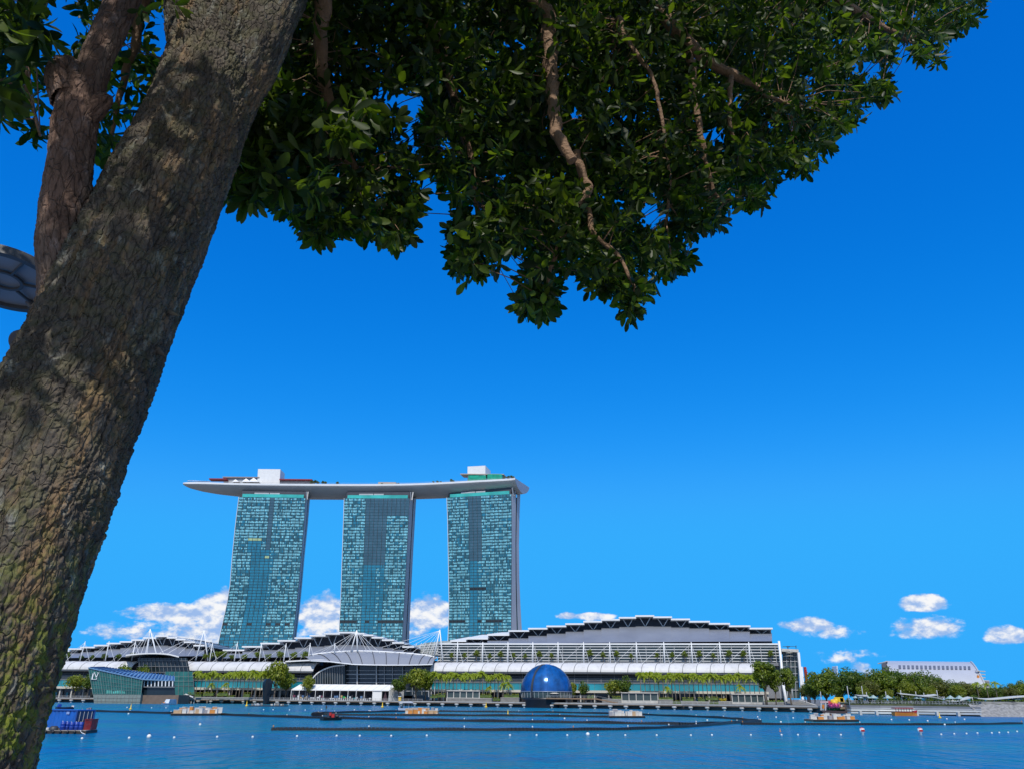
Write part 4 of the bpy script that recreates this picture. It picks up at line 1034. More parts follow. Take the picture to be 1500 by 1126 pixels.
def pbox(name, x0, x1, yt, yb, back, depth, mat, par=None, side=0.0, floor=True):
    Y, n_ = onpark((x0 + x1) / 2, back); m = MB()
    a, b = P(x0, yb, Y), P(x1, yb, Y - side); t0, t1 = P(x0, yt, Y), P(x1, yt, Y - side); a.z = b.z = min(ZS + .2, a.z) if floor else a.z
    q = n_ * depth
    m.hexa([a, b, b + q, a + q, t0, Vector((t1.x, t1.y, t0.z)), Vector((t1.x, t1.y, t0.z)) + q, t0 + q])
    return m.build(name, mat, par or spark)
dull_red = pmat('dull_red_roof', (.22, .02, .03), .6, 0, .15, .5)
panelw = pmat('white_panelling', (.74, .73, .71), .5, 0, .05, .4)
pbox('lift_house', 378, 410.8, 686.2, 700, 11, 17, panelw)
pbox('lift_house', 685, 711, 682.6, 697, 13, 20, panelw, side=4)
pbox('canopy_roof', 306, 332, 699.6, 701.2, 8, 9, dull_red, floor=False)
pbox('restaurant', 328, 379, 699.6, 705, 13, 9, lightgrey)
pbox('restaurant_roof', 326, 380, 697.2, 698.6, 11, 14, pmat('restaurant_roof', (.28, .22, .20), .6, 0, .2, .3), floor=False)
pbox('restaurant', 404, 458, 701.8, 707, 12, 10, pmat('restaurant_wall', (.36, .33, .32), .6, 0, .2, .3))
pbox('canopy_roof', 409, 457, 700.4, 702.0, 9, 12, dull_red, floor=False)
pbox('pool_pavilion', 554, 580, 705.2, 708, 12, 8, pmat('pavilion_roof', (.40, .34, .28), .6, 0, .1, .3))
pbox('green_pavilion', 686, 712, 695.4, 702.4, 9, 10, pmat('green_glass_screen', (.01, .30, .19), .25, 0, .3, .3))
pbox('green_pavilion', 714, 735, 693.6, 700.6, 9, 10, pmat('green_glass_screen', (.01, .30, .19), .25, 0, .3, .3))
pbox('pavilion_roof', 674, 738, 692.8, 694.0, 8.6, 13, pmat('pavilion_roof', (.40, .34, .28), .6, 0, .1, .3), floor=False)
for (x0, x1, yt) in ((354, 367, 699.8), (364, 379, 698.8), (340, 350, 701.2)):
    Y, n_ = onpark(x0, 4); m = MB(); a, b, c = P(x0, 704.6, Y), P(x1, 704.6, Y), P((x0 + x1) / 2, yt, Y + 3); d = Vector((0, 7, 0))
    m.add([a, b, b + d, a + d, c], [(0, 1, 4), (1, 2, 4), (2, 3, 4), (3, 0, 4)]); m.build('tent_roof', white_panel, spark)
# parasols along the bow
par = thing('parasol', (0, 0, 0), 'tiny white parasol in the row along the pointed bow of the roof terrace', 'parasol', 'white parasols on the sky park bow')
m = MB(); m.lathe((0, 0, 0), [(1.5, 2.1), (.1, 2.8)], 8, 0, False); m.build('shade', white_panel, par); m = MB(); m.tube([(0, 0, 0), (0, 0, 2.2)], .07, 5); m.build('pole', lightgrey, par)
spots = []
for k in range(13):
    px = 276 + 2.5 * k; Y, n_ = onpark(px, min(3.0, 1 + k * .3)); p = P(px, 704, Y); p.z = ZS; spots.append((p, 0, .85))
spread(par, spots)

roof_tree = None

# ------------------------------------------------------------------ planting prototypes
palm_leaf = leafmat('palm_leaf', (.15, .22, .012), (.40, .44, .03), .38, .4)
tree_leafs = [leafmat('leaf_mid_green', (.055, .10, .008), (.20, .25, .018), .35, .5), leafmat('leaf_dark_green', (.032, .072, .010), (.12, .175, .014), .35, .5),
              leafmat('leaf_yellow_green', (.085, .125, .008), (.27, .29, .022), .35, .5), leafmat('leaf_olive', (.055, .075, .012), (.16, .165, .022), .35, .5)]
trunk_m = pmat('far_trunk', (.17, .14, .11), .85, 0, .2, 1.2)
def palm_proto(H, seed, fl=3.3, nf=22):
    r = random.Random(seed); t = thing('palm_tree', (0, 0, 0), 'palm', 'palm')
    m = MB(); bend = Vector((r.uniform(-.3, .3), r.uniform(-.3, .3), 0))
    m.tube([Vector((0, 0, -.3)), Vector((0, 0, H * .3)) + bend * .2, Vector((0, 0, H * .7)) + bend * .6, Vector((0, 0, H)) + bend], [.26, .2, .17, .15], 7); m.build('trunk', trunk_m, t)
    m = MB(); top = Vector((0, 0, H)) + bend
    m.tube([top - ZZ * .3, top + ZZ * .9], [.2, .1], 6)
    for k in range(nf):
        a = 2 * math.pi * k / nf * 2.4 + r.uniform(-.2, .2); up = r.uniform(-.1, 1.15) if k > 4 else r.uniform(1.0, 1.5)
        d = Vector((math.cos(a), math.sin(a), 0)); pts = []
        L = fl * r.uniform(.85, 1.1)
        for q in range(8):
            s = q / 7; pts.append(top + ZZ * .6 + d * (L * (s * math.cos(up) + .12 * s)) + ZZ * (L * (s * math.sin(up) - (.75 + .3 * (1 - up)) * s * s)))
        side = d.cross(ZZ).normalized()
        for q in range(7):
            p0, p1 = pts[q], pts[q + 1]
            for sgn in (-1, 1):
                for h in (0, .5):
                    b = p0.lerp(p1, h); ll = .95 * math.sin((q + h + .9) / 8.2 * math.pi) ** .6
                    tip = b + side * (sgn * ll * .75) + (p1 - p0).normalized() * ll * .35 - ZZ * ll * .55
                    w = (p1 - p0) * .48
                    m.add([b, b + w, tip], [(0, 1, 2)])
    m.build('crown', palm_leaf, t); return t
def tree_proto(H, W, seed, nleaf, mat, ls=.55, clear=.28, name='broadleaf_tree', lobes=26, flat=1.0, lspread=.30):
    r = random.Random(seed); t = thing(name, (0, 0, 0), 'tree', 'tree')
    m = MB(); z0 = H * clear; cr = []
    m.tube([Vector((0, 0, -.4)), Vector((.1, 0, z0 * .6)), Vector((.15, .1, z0 * 1.1)), Vector((.1, .1, H * .62))], [H * .030, H * .024, H * .02, H * .008], 8)
    for k in range(7):
        a = k * 2.4 + r.uniform(-.3, .3); e = Vector((math.cos(a) * W * .33, math.sin(a) * W * .33, H * r.uniform(.55, .85))); b = Vector((.12, .05, z0 * r.uniform(.8, 1.3)))
        mid = b.lerp(e, .5) + Vector((r.uniform(-.3, .3), r.uniform(-.3, .3), .3)); m.tube([b, mid, e], [H * .012, H * .008, H * .003], 6); cr.append(e)
    m.build('trunk', trunk_m, t)
    m = MB(); cl = []
    cz = (H + z0) / 2; hz = (H - z0) / 2
    for k in range(lobes):
        while True:
            v = Vector((r.uniform(-1, 1), r.uniform(-1, 1), r.uniform(-1, 1)))
            if .25 < v.length < 1: break
        v = v * (.55 + .45 * r.random()); sh = 1.0 - .35 * max(0, -v.z)
        cl.append((Vector((v.x * W * .40 * sh, v.y * W * .40 * sh, cz + v.z * hz * .82 * flat)), W * r.uniform(.5, 1.0) * lspread))
    for k in range(nleaf):
        c, rad = cl[k % len(cl)]
        while True:
            v = Vector((r.uniform(-1, 1), r.uniform(-1, 1), r.uniform(-1, 1)))
            if v.length < 1: break
        v = v.normalized() * (v.length ** .45); p = c + Vector((v.x * rad, v.y * rad, v.z * rad * .72))
        n = (v + Vector((r.uniform(-.7, .7), r.uniform(-.7, .7), r.uniform(-.2, .9)))).normalized(); e1 = n.orthogonal().normalized(); e2 = n.cross(e1)
        a = r.random() * 6.28; e1, e2 = e1 * math.cos(a) + e2 * math.sin(a), e2 * math.cos(a) - e1 * math.sin(a); s = ls * r.uniform(.6, 1.25)
        m.add([p - e1 * s, p + e2 * s * .5 + n * s * .12, p + e1 * s, p - e2 * s * .5 - n * s * .1], [(0, 1, 2, 3)])
    m.build('crown', mat, t); return t
def gpos(px, off=None, Y=None, z=None):
    p = M(px, 1020, off) if Y is None else P(px, 1020, Y); p.z = DECK if z is None else z; return p
rp = random.Random(21)
def row(proto, Hp, items, label, group, off, wob=2.5, jit=1.2):
    spots = []
    for it in items:
        px, ytop = it[0], it[1]; o = off + rp.uniform(-wob, wob); p = gpos(px, o); top = M(px, ytop, o).z
        s = (top - DECK) / Hp; spots.append((p, rp.uniform(0, 6.28), s * rp.uniform(.97, 1.03)))
    return spread(proto, spots, label, group)
PH = 12.0
row(palm_proto(PH, 1), PH + 1.2, [(x, 984 + rp.uniform(-1.5, 3)) for x in (286, 292, 298, 304, 309, 316, 327, 333, 339, 345, 350, 356, 362, 368, 374, 380, 384)], 'feather palm in the row before the middle hall, left of the tall shade tree', 'palms before the middle hall', -15)
row(palm_proto(PH, 2), PH + 1.2, [(x, 986 + rp.uniform(-2, 3.5)) for x in (637, 642, 647, 652, 657, 663, 669, 675, 680, 686, 692, 702, 707, 713, 718, 724, 730, 736, 742)], 'feather palm in the row immediately left of the blue dome', 'palms left of the blue dome', -15)
row(palm_proto(PH, 3), PH + 1.2, [(x, 987 + rp.uniform(-2, 3.5)) for x in (939, 946, 953, 959, 966, 972, 979, 985, 990, 996, 1003, 1010, 1017)], 'feather palm in the dense stand behind the middle glass kiosk, right of the dome', 'palms right of the dome', -15)
row(palm_proto(PH, 4), PH + 1.2, [(x, 988 + rp.uniform(-2, 3.5)) for x in (1024, 1030, 1037, 1043, 1050, 1057, 1064, 1070, 1077, 1084, 1092, 1099, 1106, 1113)], 'feather palm in the stand behind the rightmost glass kiosk near the stair tower', 'palms at the right end', -17)
row(palm_proto(8, 5, 2.8), 9, [(745, 999), (737, 1000), (308, 1001), (328, 1000), (716, 1005), (978, 1006), (1086, 1004)], 'short bushy palm growing below the taller palm rows', 'short palms under the tall rows', -20)
tp = [tree_proto(12, 10, 31, 1500, tree_leafs[0]), tree_proto(12, 10, 32, 1500, tree_leafs[2]), tree_proto(12, 9, 33, 1300, tree_leafs[1])]
def put(proto, items, off=-14):
    sp = []
    for px, ytop, s2, label in items:
        p = gpos(px, off); s = (M(px, ytop, off).z - DECK) / 12; sp.append((p, rp.uniform(0, 6.28), s * s2, label, s))
    return spread(proto, sp)
put(tp[1], [(402, 963, .82, 'tall yellow-green shade tree rising over the white canopy above the black sculpture'), (609, 974.5, .95, 'bright green round tree standing at the right end of the white marquee'), (899, 992, 1.1, 'lighter tree of the pair right of the blue dome'), (450, 985.5, .7, 'small round tree beside the half-arch of the event hall'), (108, 985, 1.2, 'green tree left of the green glass pavilion, nearest the big trunk'), (838, 996, .7, 'small tree peeping out behind the right side of the dome')])
put(tp[2], [(584, 985, 1.0, 'dark rounded tree right behind the marquee gable'), (914, 985.5, 1.05, 'darker tree of the pair right of the blue dome'), (855, 993.5, .75, 'narrow dark tree just right of the dome'), (127, 983, .9, 'tree touching the left edge of the green glass pavilion')])
put(tp[0], [(418, 982, .9, 'rust-tinged tree right of the black sculpture'), (623, 979, .8, 'tree at the left end of the right-hand canopy'), (204, 971.5, .55, 'green tree rising behind the roof of the green pavilion'), (176, 971, .7, 'pale tree showing above the sloping pavilion roof')], -8)
big = tree_proto(12, 8, 41, 2300, tree_leafs[0], .42, .3, lobes=34, lspread=.24)
sp = []
for px, yt, s2, lab in ((1122, 961, 1.0, 'large dark tree covering the right end of the white canopy'), (1158, 972, .8, 'dark tree in front of the glass stair tower'), (1136, 975, .75, 'tree between the raking white column and the large end tree')):
    p = gpos(px, Y=405); s = (P(px, yt, 405).z - DECK) / 12; sp.append((p, px, s * s2, lab, s))
spread(big, sp)
# terrace trees in a line behind the masts
tt = tree_proto(5, 4.2, 51, 420, tree_leafs[1], .34, .35, lobes=14)
def terr(proto, pxs, label, group, off, yb=969.5):
    sp = []
    for px in pxs:
        p = M(px, yb, off); sp.append((p, rp.uniform(0, 6), rp.uniform(.95, 1.45)))
    return spread(proto, sp, label, group)
tsk = tree_proto(5, 4.6, 55, 300, tree_leafs[1], .45, .3, lobes=12); spk = []
for px, sc_ in ((457, 1.15), (461, 1.3), (466, 1.0), (473, 1.1), (477, 1.0), (495, 1.0), (560, .6), (584, .6), (635, .7), (641, .8), (646, .7), (661, 1.0), (664, .8), (738, .9), (744, 1.1), (749, 1.0), (752, .9)):
    Y, n_ = onpark(px, 4.5); p = P(px, 704, Y); p.z = ZS; spk.append((p, px, sc_))
spread(tsk, spk, 'small dark tree on the deck of the roof terrace', 'trees on the sky park deck')
terr(tt, (92, 99, 117, 135, 151, 172, 191, 236), 'small round tree on the terrace of the left hall above the canopy', 'terrace trees of the left hall', 11)
terr(tree_proto(5, 4.2, 52, 420, tree_leafs[0], .34, .35, lobes=14), (300, 309, 318, 325, 338, 357, 376, 392, 410, 429, 446), 'small round tree on the terrace of the middle hall above the canopy', 'terrace trees of the middle hall', 11)
terr(tree_proto(5.6, 3.2, 53, 360, tree_leafs[0], .34, .3, lobes=12), (661, 680, 698, 717, 733, 752, 769, 790, 808, 864, 884, 904, 925, 963, 985, 1004, 1025, 1046, 1069, 1090, 1130), 'small tree on the terrace before the white louvres', 'terrace trees before the louvres', 12.5)
# hedges and planters along the boardwalk
def leafy_box(mb, a, b, dep_, h, r, s=.35, dens=2.2):
    d = (b - a); L_ = d.length; d.normalize(); n_ = Vector((-d.y, d.x, 0))
    for k in range(int((L_ * h * 2 + L_ * dep_) * dens)):
        p = a + d * r.uniform(0, L_) + n_ * r.uniform(0, dep_) + ZZ * (h * (1 if r.random() < .45 else r.random()))
        e1 = Vector((r.gauss(0, 1), r.gauss(0, 1), r.gauss(0, 1))).normalized(); e2 = e1.orthogonal().normalized(); q = s * r.uniform(.6, 1.3)
        mb.add([p - e1 * q, p + e2 * q * .6, p + e1 * q, p - e2 * q * .6], [(0, 1, 2, 3)])
hedge_leaf = leafmat('hedge_leaf', (.08, .12, .008), (.26, .27, .02), .3, .5)
rh = random.Random(77)
def hedge_(x0, x1, yt, yb, off, label, group):
    a, b = M(x0, yb, off), M(x1, yb, off); h = max(.8, M(x0, yt, off).z - a.z); t = thing('hedge', (a + b) / 2, label, 'hedge', group)
    m = MB(); leafy_box(m, a, b, 1.8, h, rh); m.build('foliage', hedge_leaf, t)
    m = MB(); m.hexa([a + ZZ * -.2, b + ZZ * -.2, b + VV * 1.6 + ZZ * -.2, a + VV * 1.6 + ZZ * -.2, a + ZZ * h * .7 + VV * .25, b + ZZ * h * .7 + VV * .25, b + VV * 1.4 + ZZ * h * .7, a + VV * 1.4 + ZZ * h * .7]); m.build('inner_mass', planting, t)
for x0, x1, yt, yb in ((274, 294, 1014, 1021), (297, 312, 1013, 1018), (318, 333, 1013, 1018), (331, 342, 1018, 1022), (356, 365, 1014, 1020)):
    hedge_(x0, x1, yt, yb, -24, 'clipped yellow-green hedge below the palms of the middle hall', 'hedges before the middle hall')
for x0, x1, yt, yb in ((630, 640, 1017, 1021), (640, 652, 1015, 1020), (703, 720, 1016, 1020.5), (721, 732, 1021, 1025), (738, 760, 1016, 1021)):
    hedge_(x0, x1, yt, yb, -26, 'clipped yellow-green hedge between the boardwalk and the palms left of the dome', 'hedges left of the dome')
for x0, x1, yt, yb in ((860, 870, 1018, 1022), (897, 910, 1019, 1024), (965, 986, 1020.5, 1024), (986, 997, 1025.5, 1030), (1000, 1016, 1021, 1026), (1023, 1033, 1021, 1027), (1040, 1053, 1026, 1031), (1034, 1052, 1020, 1024), (1120, 1148, 1025, 1028)):
    hedge_(x0, x1, yt, yb, -32, 'clipped yellow-green hedge on the stone planters right of the dome', 'hedges right of the dome')
bush = tree_proto(3.2, 3.4, 61, 260, leafmat('golden_leaf', (.30, .26, .01), (.55, .42, .02), .3, .5), .3, .1, 'shrub', 10)
spread(bush, [(gpos(752.5, -22), 0, 1.2, 'round golden shrub left of the dome'), (gpos(1058.5, -24), 1, 1.2, 'round golden shrub left of the rightmost glass kiosk'), (gpos(322, -21), 2, 1.1, 'round golden shrub below the palms of the middle hall')])
for x0, x1, yt, yb, lab in ((733, 760, 1021.5, 1030, 'grey stone planter wall left of the dome'), (965, 986, 1024.5, 1030.5, 'first grey stone planter wall right of the middle glass kiosk'), (998, 1022, 1026.5, 1031.5, 'grey stone planter wall below the dense palm stand'), (1022, 1040, 1027.5, 1032, 'short grey stone planter wall midway along the right boardwalk'),
                            (1053, 1073, 1027, 1032.5, 'grey stone planter wall left of the rightmost glass kiosk'), (1120, 1149, 1028, 1034, 'pale stone planter wall beside the raking white column'), (882, 910, 1023.5, 1029, 'grey stone planter wall right of the dome pier'), (655, 720, 1022, 1027, 'long low stone wall under the leftmost glass kiosk'), (285, 364, 1021, 1025, 'long stone terrace wall below the palms of the middle hall')):
    a, b = M(x0, yb, -32), M(x1, yb, -32); z1 = M(x0, yt, -32).z; a.z = b.z = DECK
    pw = thing('planter_wall', (a + b) / 2, lab, 'wall')
    m = MB(); q = VV * 5; m.hexa([a, b, b + q, a + q, a + ZZ * (z1 - DECK), b + ZZ * (z1 - DECK), b + q + ZZ * (z1 - DECK), a + q + ZZ * (z1 - DECK)]); m.build('wall', stone, pw)
    m = MB(); u = ZZ * (z1 - DECK); f = VV * -.15; m.hexa([a + u + f, b + u + f, b + q + u, a + q + u, a + u + f + ZZ * .2, b + u + f + ZZ * .2, b + q + u + ZZ * .2, a + q + u + ZZ * .2]); m.build('coping', offwhite, pw)
# boardwalk railings and steps
for x0, x1, yy, lab in ((262, 620, 1022.5, 'long metal railing along the boardwalk before the middle hall'), (905, 1145, 1032, 'long metal railing along the boardwalk right of the dome'), (70, 135, 1020, 'metal railing on the quay left of the green pavilion')):
    t = thing('railing', M((x0 + x1) / 2, yy, -36 if x0 > 800 else -26), lab, 'railing'); off = -36 if x0 > 800 else -26
    u0, u1 = um(x0, off), um(x1, off); m = MB()
    for z in (.55, .85, 1.15): mbox(m, u0, u1, off, off + .06, DECK + z - .03, DECK + z + .03)
    m.build('rail', lightgrey, t); k = max(2, int((u1 - u0) / 2.6)); k = min(k, 90)
    for i in range(k + 1):
        u = u0 + (u1 - u0) * i / k; m = MB(); mbox(m, u - .05, u + .05, off - .02, off + .08, DECK, DECK + 1.2); m.build('post', lightgrey, t)
# glass kiosks with pale frames
for x0, x1, yt, yb, lab in ((655, 702, 1010.6, 1021, 'leftmost glass kiosk with a pale frame, left of the dome'), (911, 964, 1013.6, 1025, 'middle glass kiosk with a pale frame, right of the dome'), (1073, 1119.5, 1015.6, 1027.6, 'rightmost glass kiosk with a pale frame, near the raking column')):
    off = -27; a, b = uz(x0, yb, off), uz(x1, yb, off); z0, z1 = a[1], zm(x0, yt, off); kx = thing('kiosk', Lc((a[0] + b[0]) / 2, off, DECK), lab, 'kiosk')
    m = MB(); mbox(m, a[0] + .3, b[0] - .3, off + .4, off + 5.6, z0, z1 - .3); m.build('glazing', glass_grey, kx)
    m = MB(); mbox(m, a[0] - .3, b[0] + .3, off - .4, off + 6.2, z1 - .3, z1 + .15); m.build('roof', offwhite, kx)
    m = MB(); mbox(m, a[0] - .3, b[0] + .3, off - .4, off + 6.2, DECK, z0); m.build('plinth', offwhite, kx)
    for k in range(6):
        u = a[0] + (b[0] - a[0]) * k / 5; m = MB(); mbox(m, u - .2, u + .2, off, off + .39, z0, z1 - .3); m.build('post', offwhite, kx)

# ------------------------------------------------------------------ green glass pavilion on the water with a monogram
YL = 434.0
lv_ = thing('glass_pavilion', Vector((P(170, 1030, YL).x, YL, 0)), 'faceted green glass pavilion standing in the water with a white monogram at its corner', 'building')
q = lambda x, y, dY=0: P(x, y, YL + dY)
TL, TR, BR, BL = q(130, 977.4), q(209, 994.2), q(206.8, 1017), q(136.6, 1016.4)
m = MB(); back = Vector((0, 24, 0)); m.hexa([BL, BR, BR + back, BL + back, TL, TR, q(212, 990, 24), q(148, 978, 24)]); m.build('glazing', glass_green, lv_)
m = MB()
for k in range(21):
    t = k / 20; a, b = TL.lerp(TR, t), BL.lerp(BR, t); o = Vector((0, -.18, 0)); m.bar(a + o, b + o, .16 if k % 4 else .26)
for t in (.25, .45, .62, .78, .97): m.bar(TL.lerp(BL, t) + Vector((0, -.2, 0)), TR.lerp(BR, t) + Vector((0, -.2, 0)), .10)
m.build('glazing_bar', pmat('pale_green_mullion', (.16, .24, .22), .4, .1, .1, .3), lv_)
m = MB(); 
for k in range(3): m.bar(TL.lerp(BL, .02 + .0 * k) + Vector((0, -.22, 0)), TR.lerp(BR, .02) + Vector((0, -.22, 0)), .3)
m.build('edge_trim', lightgrey, lv_)
m = MB(); bl, br = q(138.4, 1029.8), q(204.6, 1030.6); bl.z = br.z = -.8
m.hexa([bl, br, br + back, bl + back, BL + Vector((0, -.15, 0)), BR + Vector((0, -.15, 0)), BR + back, BL + back]); m.build('base', pmat('green_grey_stone', (.20, .24, .22), .7, 0, .15, .8), lv_)
m = MB()
for k in range(1, 12): m.bar(BL.lerp(BR, k / 12) + Vector((0, -.18, 0)), bl.lerp(br, k / 12) + Vector((0, -.18, 0)) , .09)
for t in (.33, .66): m.bar(BL.lerp(bl, t) + Vector((0, -.18, 0)), BR.lerp(br, t) + Vector((0, -.18, 0)), .09)
m.build('base_joint', stone, lv_)
# interior shelving is only seen as pale shapes low behind the glass
m = MB(); rr = random.Random(4)
for k in range(9):
    x = 156 + k * 3.1; m.add([q(x, 1015, -.12), q(x + 2.2, 1015, -.12), q(x + 2.2, 1009.5 + rr.random() * 3, -.12), q(x, 1009.5 + rr.random() * 3, -.12)], [(0, 1, 2, 3)])
m.build('display_window', pmat('display_teal', (.10, .42, .36), .4, 0, .3, .8), lv_)
# sloping roof with blue louvres
rTL, rTR, rB, rBk = q(129.4, 976.6, -.5), q(256, 995.8, 4), q(256, 990, 26), q(151, 976.4, 26)
m = MB(); m.add([rTL, q(209, 993.6, -.5), rTR, rB, rBk], [(0, 1, 2, 3, 4)]); m.add([v - ZZ * .5 for v in (rTL, q(209, 993.6, -.5), rTR, rB, rBk)], [(4, 3, 2, 1, 0)])
f5 = [rTL, q(209, 993.6, -.5), rTR, rB, rBk]
for i in range(5): a, b = f5[i], f5[(i + 1) % 5]; m.quad(a, a - ZZ * .5, b - ZZ * .5, b)
m.build('roof', pmat('blue_roof_sheet', (.15, .28, .44), .4, .1, .1, .3), lv_)
for k in range(24):
    t = (k + .5) / 24; a = (rTL.lerp(q(209, 993.6, -.5), min(1, t / .62)) if t < .62 else q(209, 993.6, -.5).lerp(rTR, (t - .62) / .38)); b = rBk.lerp(rB, t)
    m = MB(); m.bar(a + ZZ * .25 + (b - a) * .03, b + ZZ * .25, .55, .35); m.build('roof_louvre', pmat('roof_louvre', (.035, .10, .26), .4, .1, .1, .3), lv_)
# lower right wing with white fins
m = MB(); m.hexa([q(207, 1017.5, 3), q(257, 1017.5, 3), q(257, 1017.5, 22), q(207, 1017.5, 22), q(209, 995.6, 3), q(255, 996.4, 3), q(255, 996.4, 22), q(209, 995.6, 22)]); m.build('wing_glazing', glass_dark, lv_)
for k in range(9):
    x = 211.5 + 5.2 * k; m = MB(); m.bar(q(x, 997, 2.2), q(x - .3, 1004.6, 2.2), .5, .3); m.build('fin', white, lv_)
m = MB(); m.bar(q(208, 1005.4, 2.2), q(256, 1005.6, 2.2), .6, .4); m.build('sill_beam', midgrey, lv_)
m = MB(); a, b = q(206.6, 1017.4, 2), q(262, 1017.2, 2); m.hexa([Vector((a.x, a.y, -1)), Vector((b.x, b.y, -1)), Vector((b.x, b.y + 22, -1)), Vector((a.x, a.y + 22, -1)), a, b, b + Vector((0, 22, 0)), a + Vector((0, 22, 0))]); m.build('wing_base', pmat('brown_stone', (.17, .12, .09), .8, 0, .15, .4), lv_)
# monogram: overlapping L and V
m = MB(); gold = white; S = lambda x, y: q(x, y, -.45)
m.bar(S(136.6, 986.0), S(134.8, 994.2), .6, .2); m.bar(S(134.2, 994.2), S(141.2, 994.4), .5, .2); m.bar(S(141.1, 994.4), S(141.6, 992.4), .34, .2); m.bar(S(135.6, 986.0), S(137.6, 986.0), .3, .2)
m.bar(S(138.6, 984.4), S(141.2, 991.4), .6, .2); m.bar(S(141.2, 991.4), S(144.4, 984.4), .34, .2); m.bar(S(137.2, 984.6), S(139.6, 984.6), .28, .2); m.bar(S(142.4, 984.6), S(144.6, 984.6), .28, .2)
m.build('monogram', gold, lv_)
# stair and jetty beside the pavilion
js = thing('landing_stage', G(275, 1030, 0) , 'white stair and grey landing stage right of the green pavilion', 'landing stage')
m = MB()
for k in range(12): t = k / 11; a = P(257 + 15 * t, 1027.5 - 9 * t, 452); m.box(a, 3.0, .9, .35)
m.build('stair', lightgrey, js)
m = MB(); m.bar(P(256, 1026, 451), P(272, 1015.5, 451), .18); m.bar(P(272, 1016, 451), P(283, 1020.5, 451), .5); m.build('handrail', white, js)
m = MB(); a, b = P(272, 1021.5, 452), P(287, 1021.5, 452); m.hexa([a - ZZ * .8, b - ZZ * .8, b - ZZ * .8 + Vector((0, 8, 0)), a - ZZ * .8 + Vector((0, 8, 0)), a, b, b + Vector((0, 8, 0)), a + Vector((0, 8, 0))]); m.build('platform', concrete, js)
for k in range(4): m = MB(); p = P(273 + 4 * k, 1022, 453); m.tube([Vector((p.x, p.y, -1)), p], .3, 6); m.build('leg', offwhite, js)

# ------------------------------------------------------------------ blue glass dome on the water
dc = Vector((P(800.4, 1012, 421).x, 421, 7.5)); RD = 13.05
dm_ = thing('glass_dome', Vector((dc.x, dc.y, 0)), 'blue glass sphere pavilion half sunk in a dark round base on the water', 'building')
def dpt(z, lon, r=RD):
    h = z - dc.z; rr_ = math.sqrt(max(0, r * r - h * h)); return dc + Vector((math.sin(lon) * rr_, -math.cos(lon) * rr_, h))
m = MB(); NZ = 26
for i in range(NZ):                # slightly stepped rings
    z0, z1 = 7.4 + (20.5 - 7.4) * i / NZ, 7.4 + (20.5 - 7.4) * (i + .9) / NZ
    m.grid([[dpt(z0, 2 * math.pi * k / 72) for k in range(73)], [dpt(z1, 2 * math.pi * k / 72) for k in range(73)]], 0, True)
m.build('glazing', pmat('blue_dome_glass', (.012, .16, .50), .18, .35, .45, .25, spec=.8), dm_)
m = MB(); m.lathe(dc, [(math.sqrt(max(0, (RD - .14) ** 2 - (z - 7.5) ** 2)), z - 7.5) for z in [7.2 + (20.39 - 7.2) * k / 24 for k in range(25)]], 48); m.build('inner_shell', pmat('dome_lining', (.01, .02, .06), .5, 0, .1, .2), dm_)
for i in range(0, NZ):
    z = 7.4 + (20.5 - 7.4) * (i + .95) / NZ; rr_ = math.sqrt(max(.01, RD * RD - (z - 7.5) ** 2)) + .07
    m = MB(); m.lathe(dc, [(rr_ - .1, z - 7.5 - .06), (rr_ + .12, z - 7.5), (rr_ - .1, z - 7.5 + .06)], 64); m.build('sunshade_ring', pmat('ring_metal', (.03, .06, .13), .35, .5, .1, .4), dm_)
m = MB()
for k in range(24): 
    a = math.pi * 2 * k / 24; m.tube([dpt(z, a, RD + .03) for z in (7.5, 10, 12.5, 15, 17, 18.6, 19.8)], .05, 4, cap=False)
m.build('meridian_bar', pmat('ring_metal', (.03, .06, .13), .35, .5, .1, .4), dm_)
m = MB(); lon = R(-36); strip = []
for k in range(25):
    z = 4.7 + (20.45 - 4.7) * math.sin(k / 24 * math.pi / 2); rr_ = math.sqrt(max(.02, RD * RD - (z - 7.5) ** 2)); w = min(.55, rr_ * .6) / max(rr_, .3)
    strip.append([dpt(z, lon - w, RD + .22), dpt(z, lon + w, RD + .22)])
m.grid([[a[1], a[0]] for a in strip], 0, True); m.grid([[a[0], dc + (a[0] - dc) * .97] for a in strip]); m.grid([[dc + (a[1] - dc) * .97, a[1]] for a in strip]); m.build('solid_rib', darkgrey, dm_)
m = MB(); m.lathe(dc, [(math.sqrt(RD * RD - (z - 7.5) ** 2) - .12, z - 7.5) for z in (4.6, 5.3, 6.0, 6.7, 7.3)], 64); m.build('clear_band', glass_grey, dm_)
for k in range(36):
    a = 2 * math.pi * k / 36
    if math.cos(a) > -.3: m = MB(); m.bar(dpt(4.6, a, RD), dpt(7.4, a, RD), .14); m.build('mullion', lightgrey, dm_)
m = MB(); m.lathe(dc, [(12.2, -8.2), (12.5, -4.0), (12.75, -3.0), (12.4, -2.9), (0, -2.9)], 64, 0, True); m.build('base', pmat('dark_drum', (.012, .014, .02), .4, .2, .2, .3), dm_)
m = MB(); m.lathe(dc, [(12.9, -.25), (13.25, -.12), (13.25, .08), (12.9, .15)], 64); m.build('ring_beam', pmat('ring_grey', (.30, .34, .40), .4, .2, .1, .3), dm_)
pr = thing('pier', P(840, 1024, 408), 'timber-edged viewing pier on round white piles right of the dome', 'pier')
m = MB(); a, b = P(800, 1021.4, 406.5), P(874, 1022.2, 407); dY = Vector((0, 5, 0))
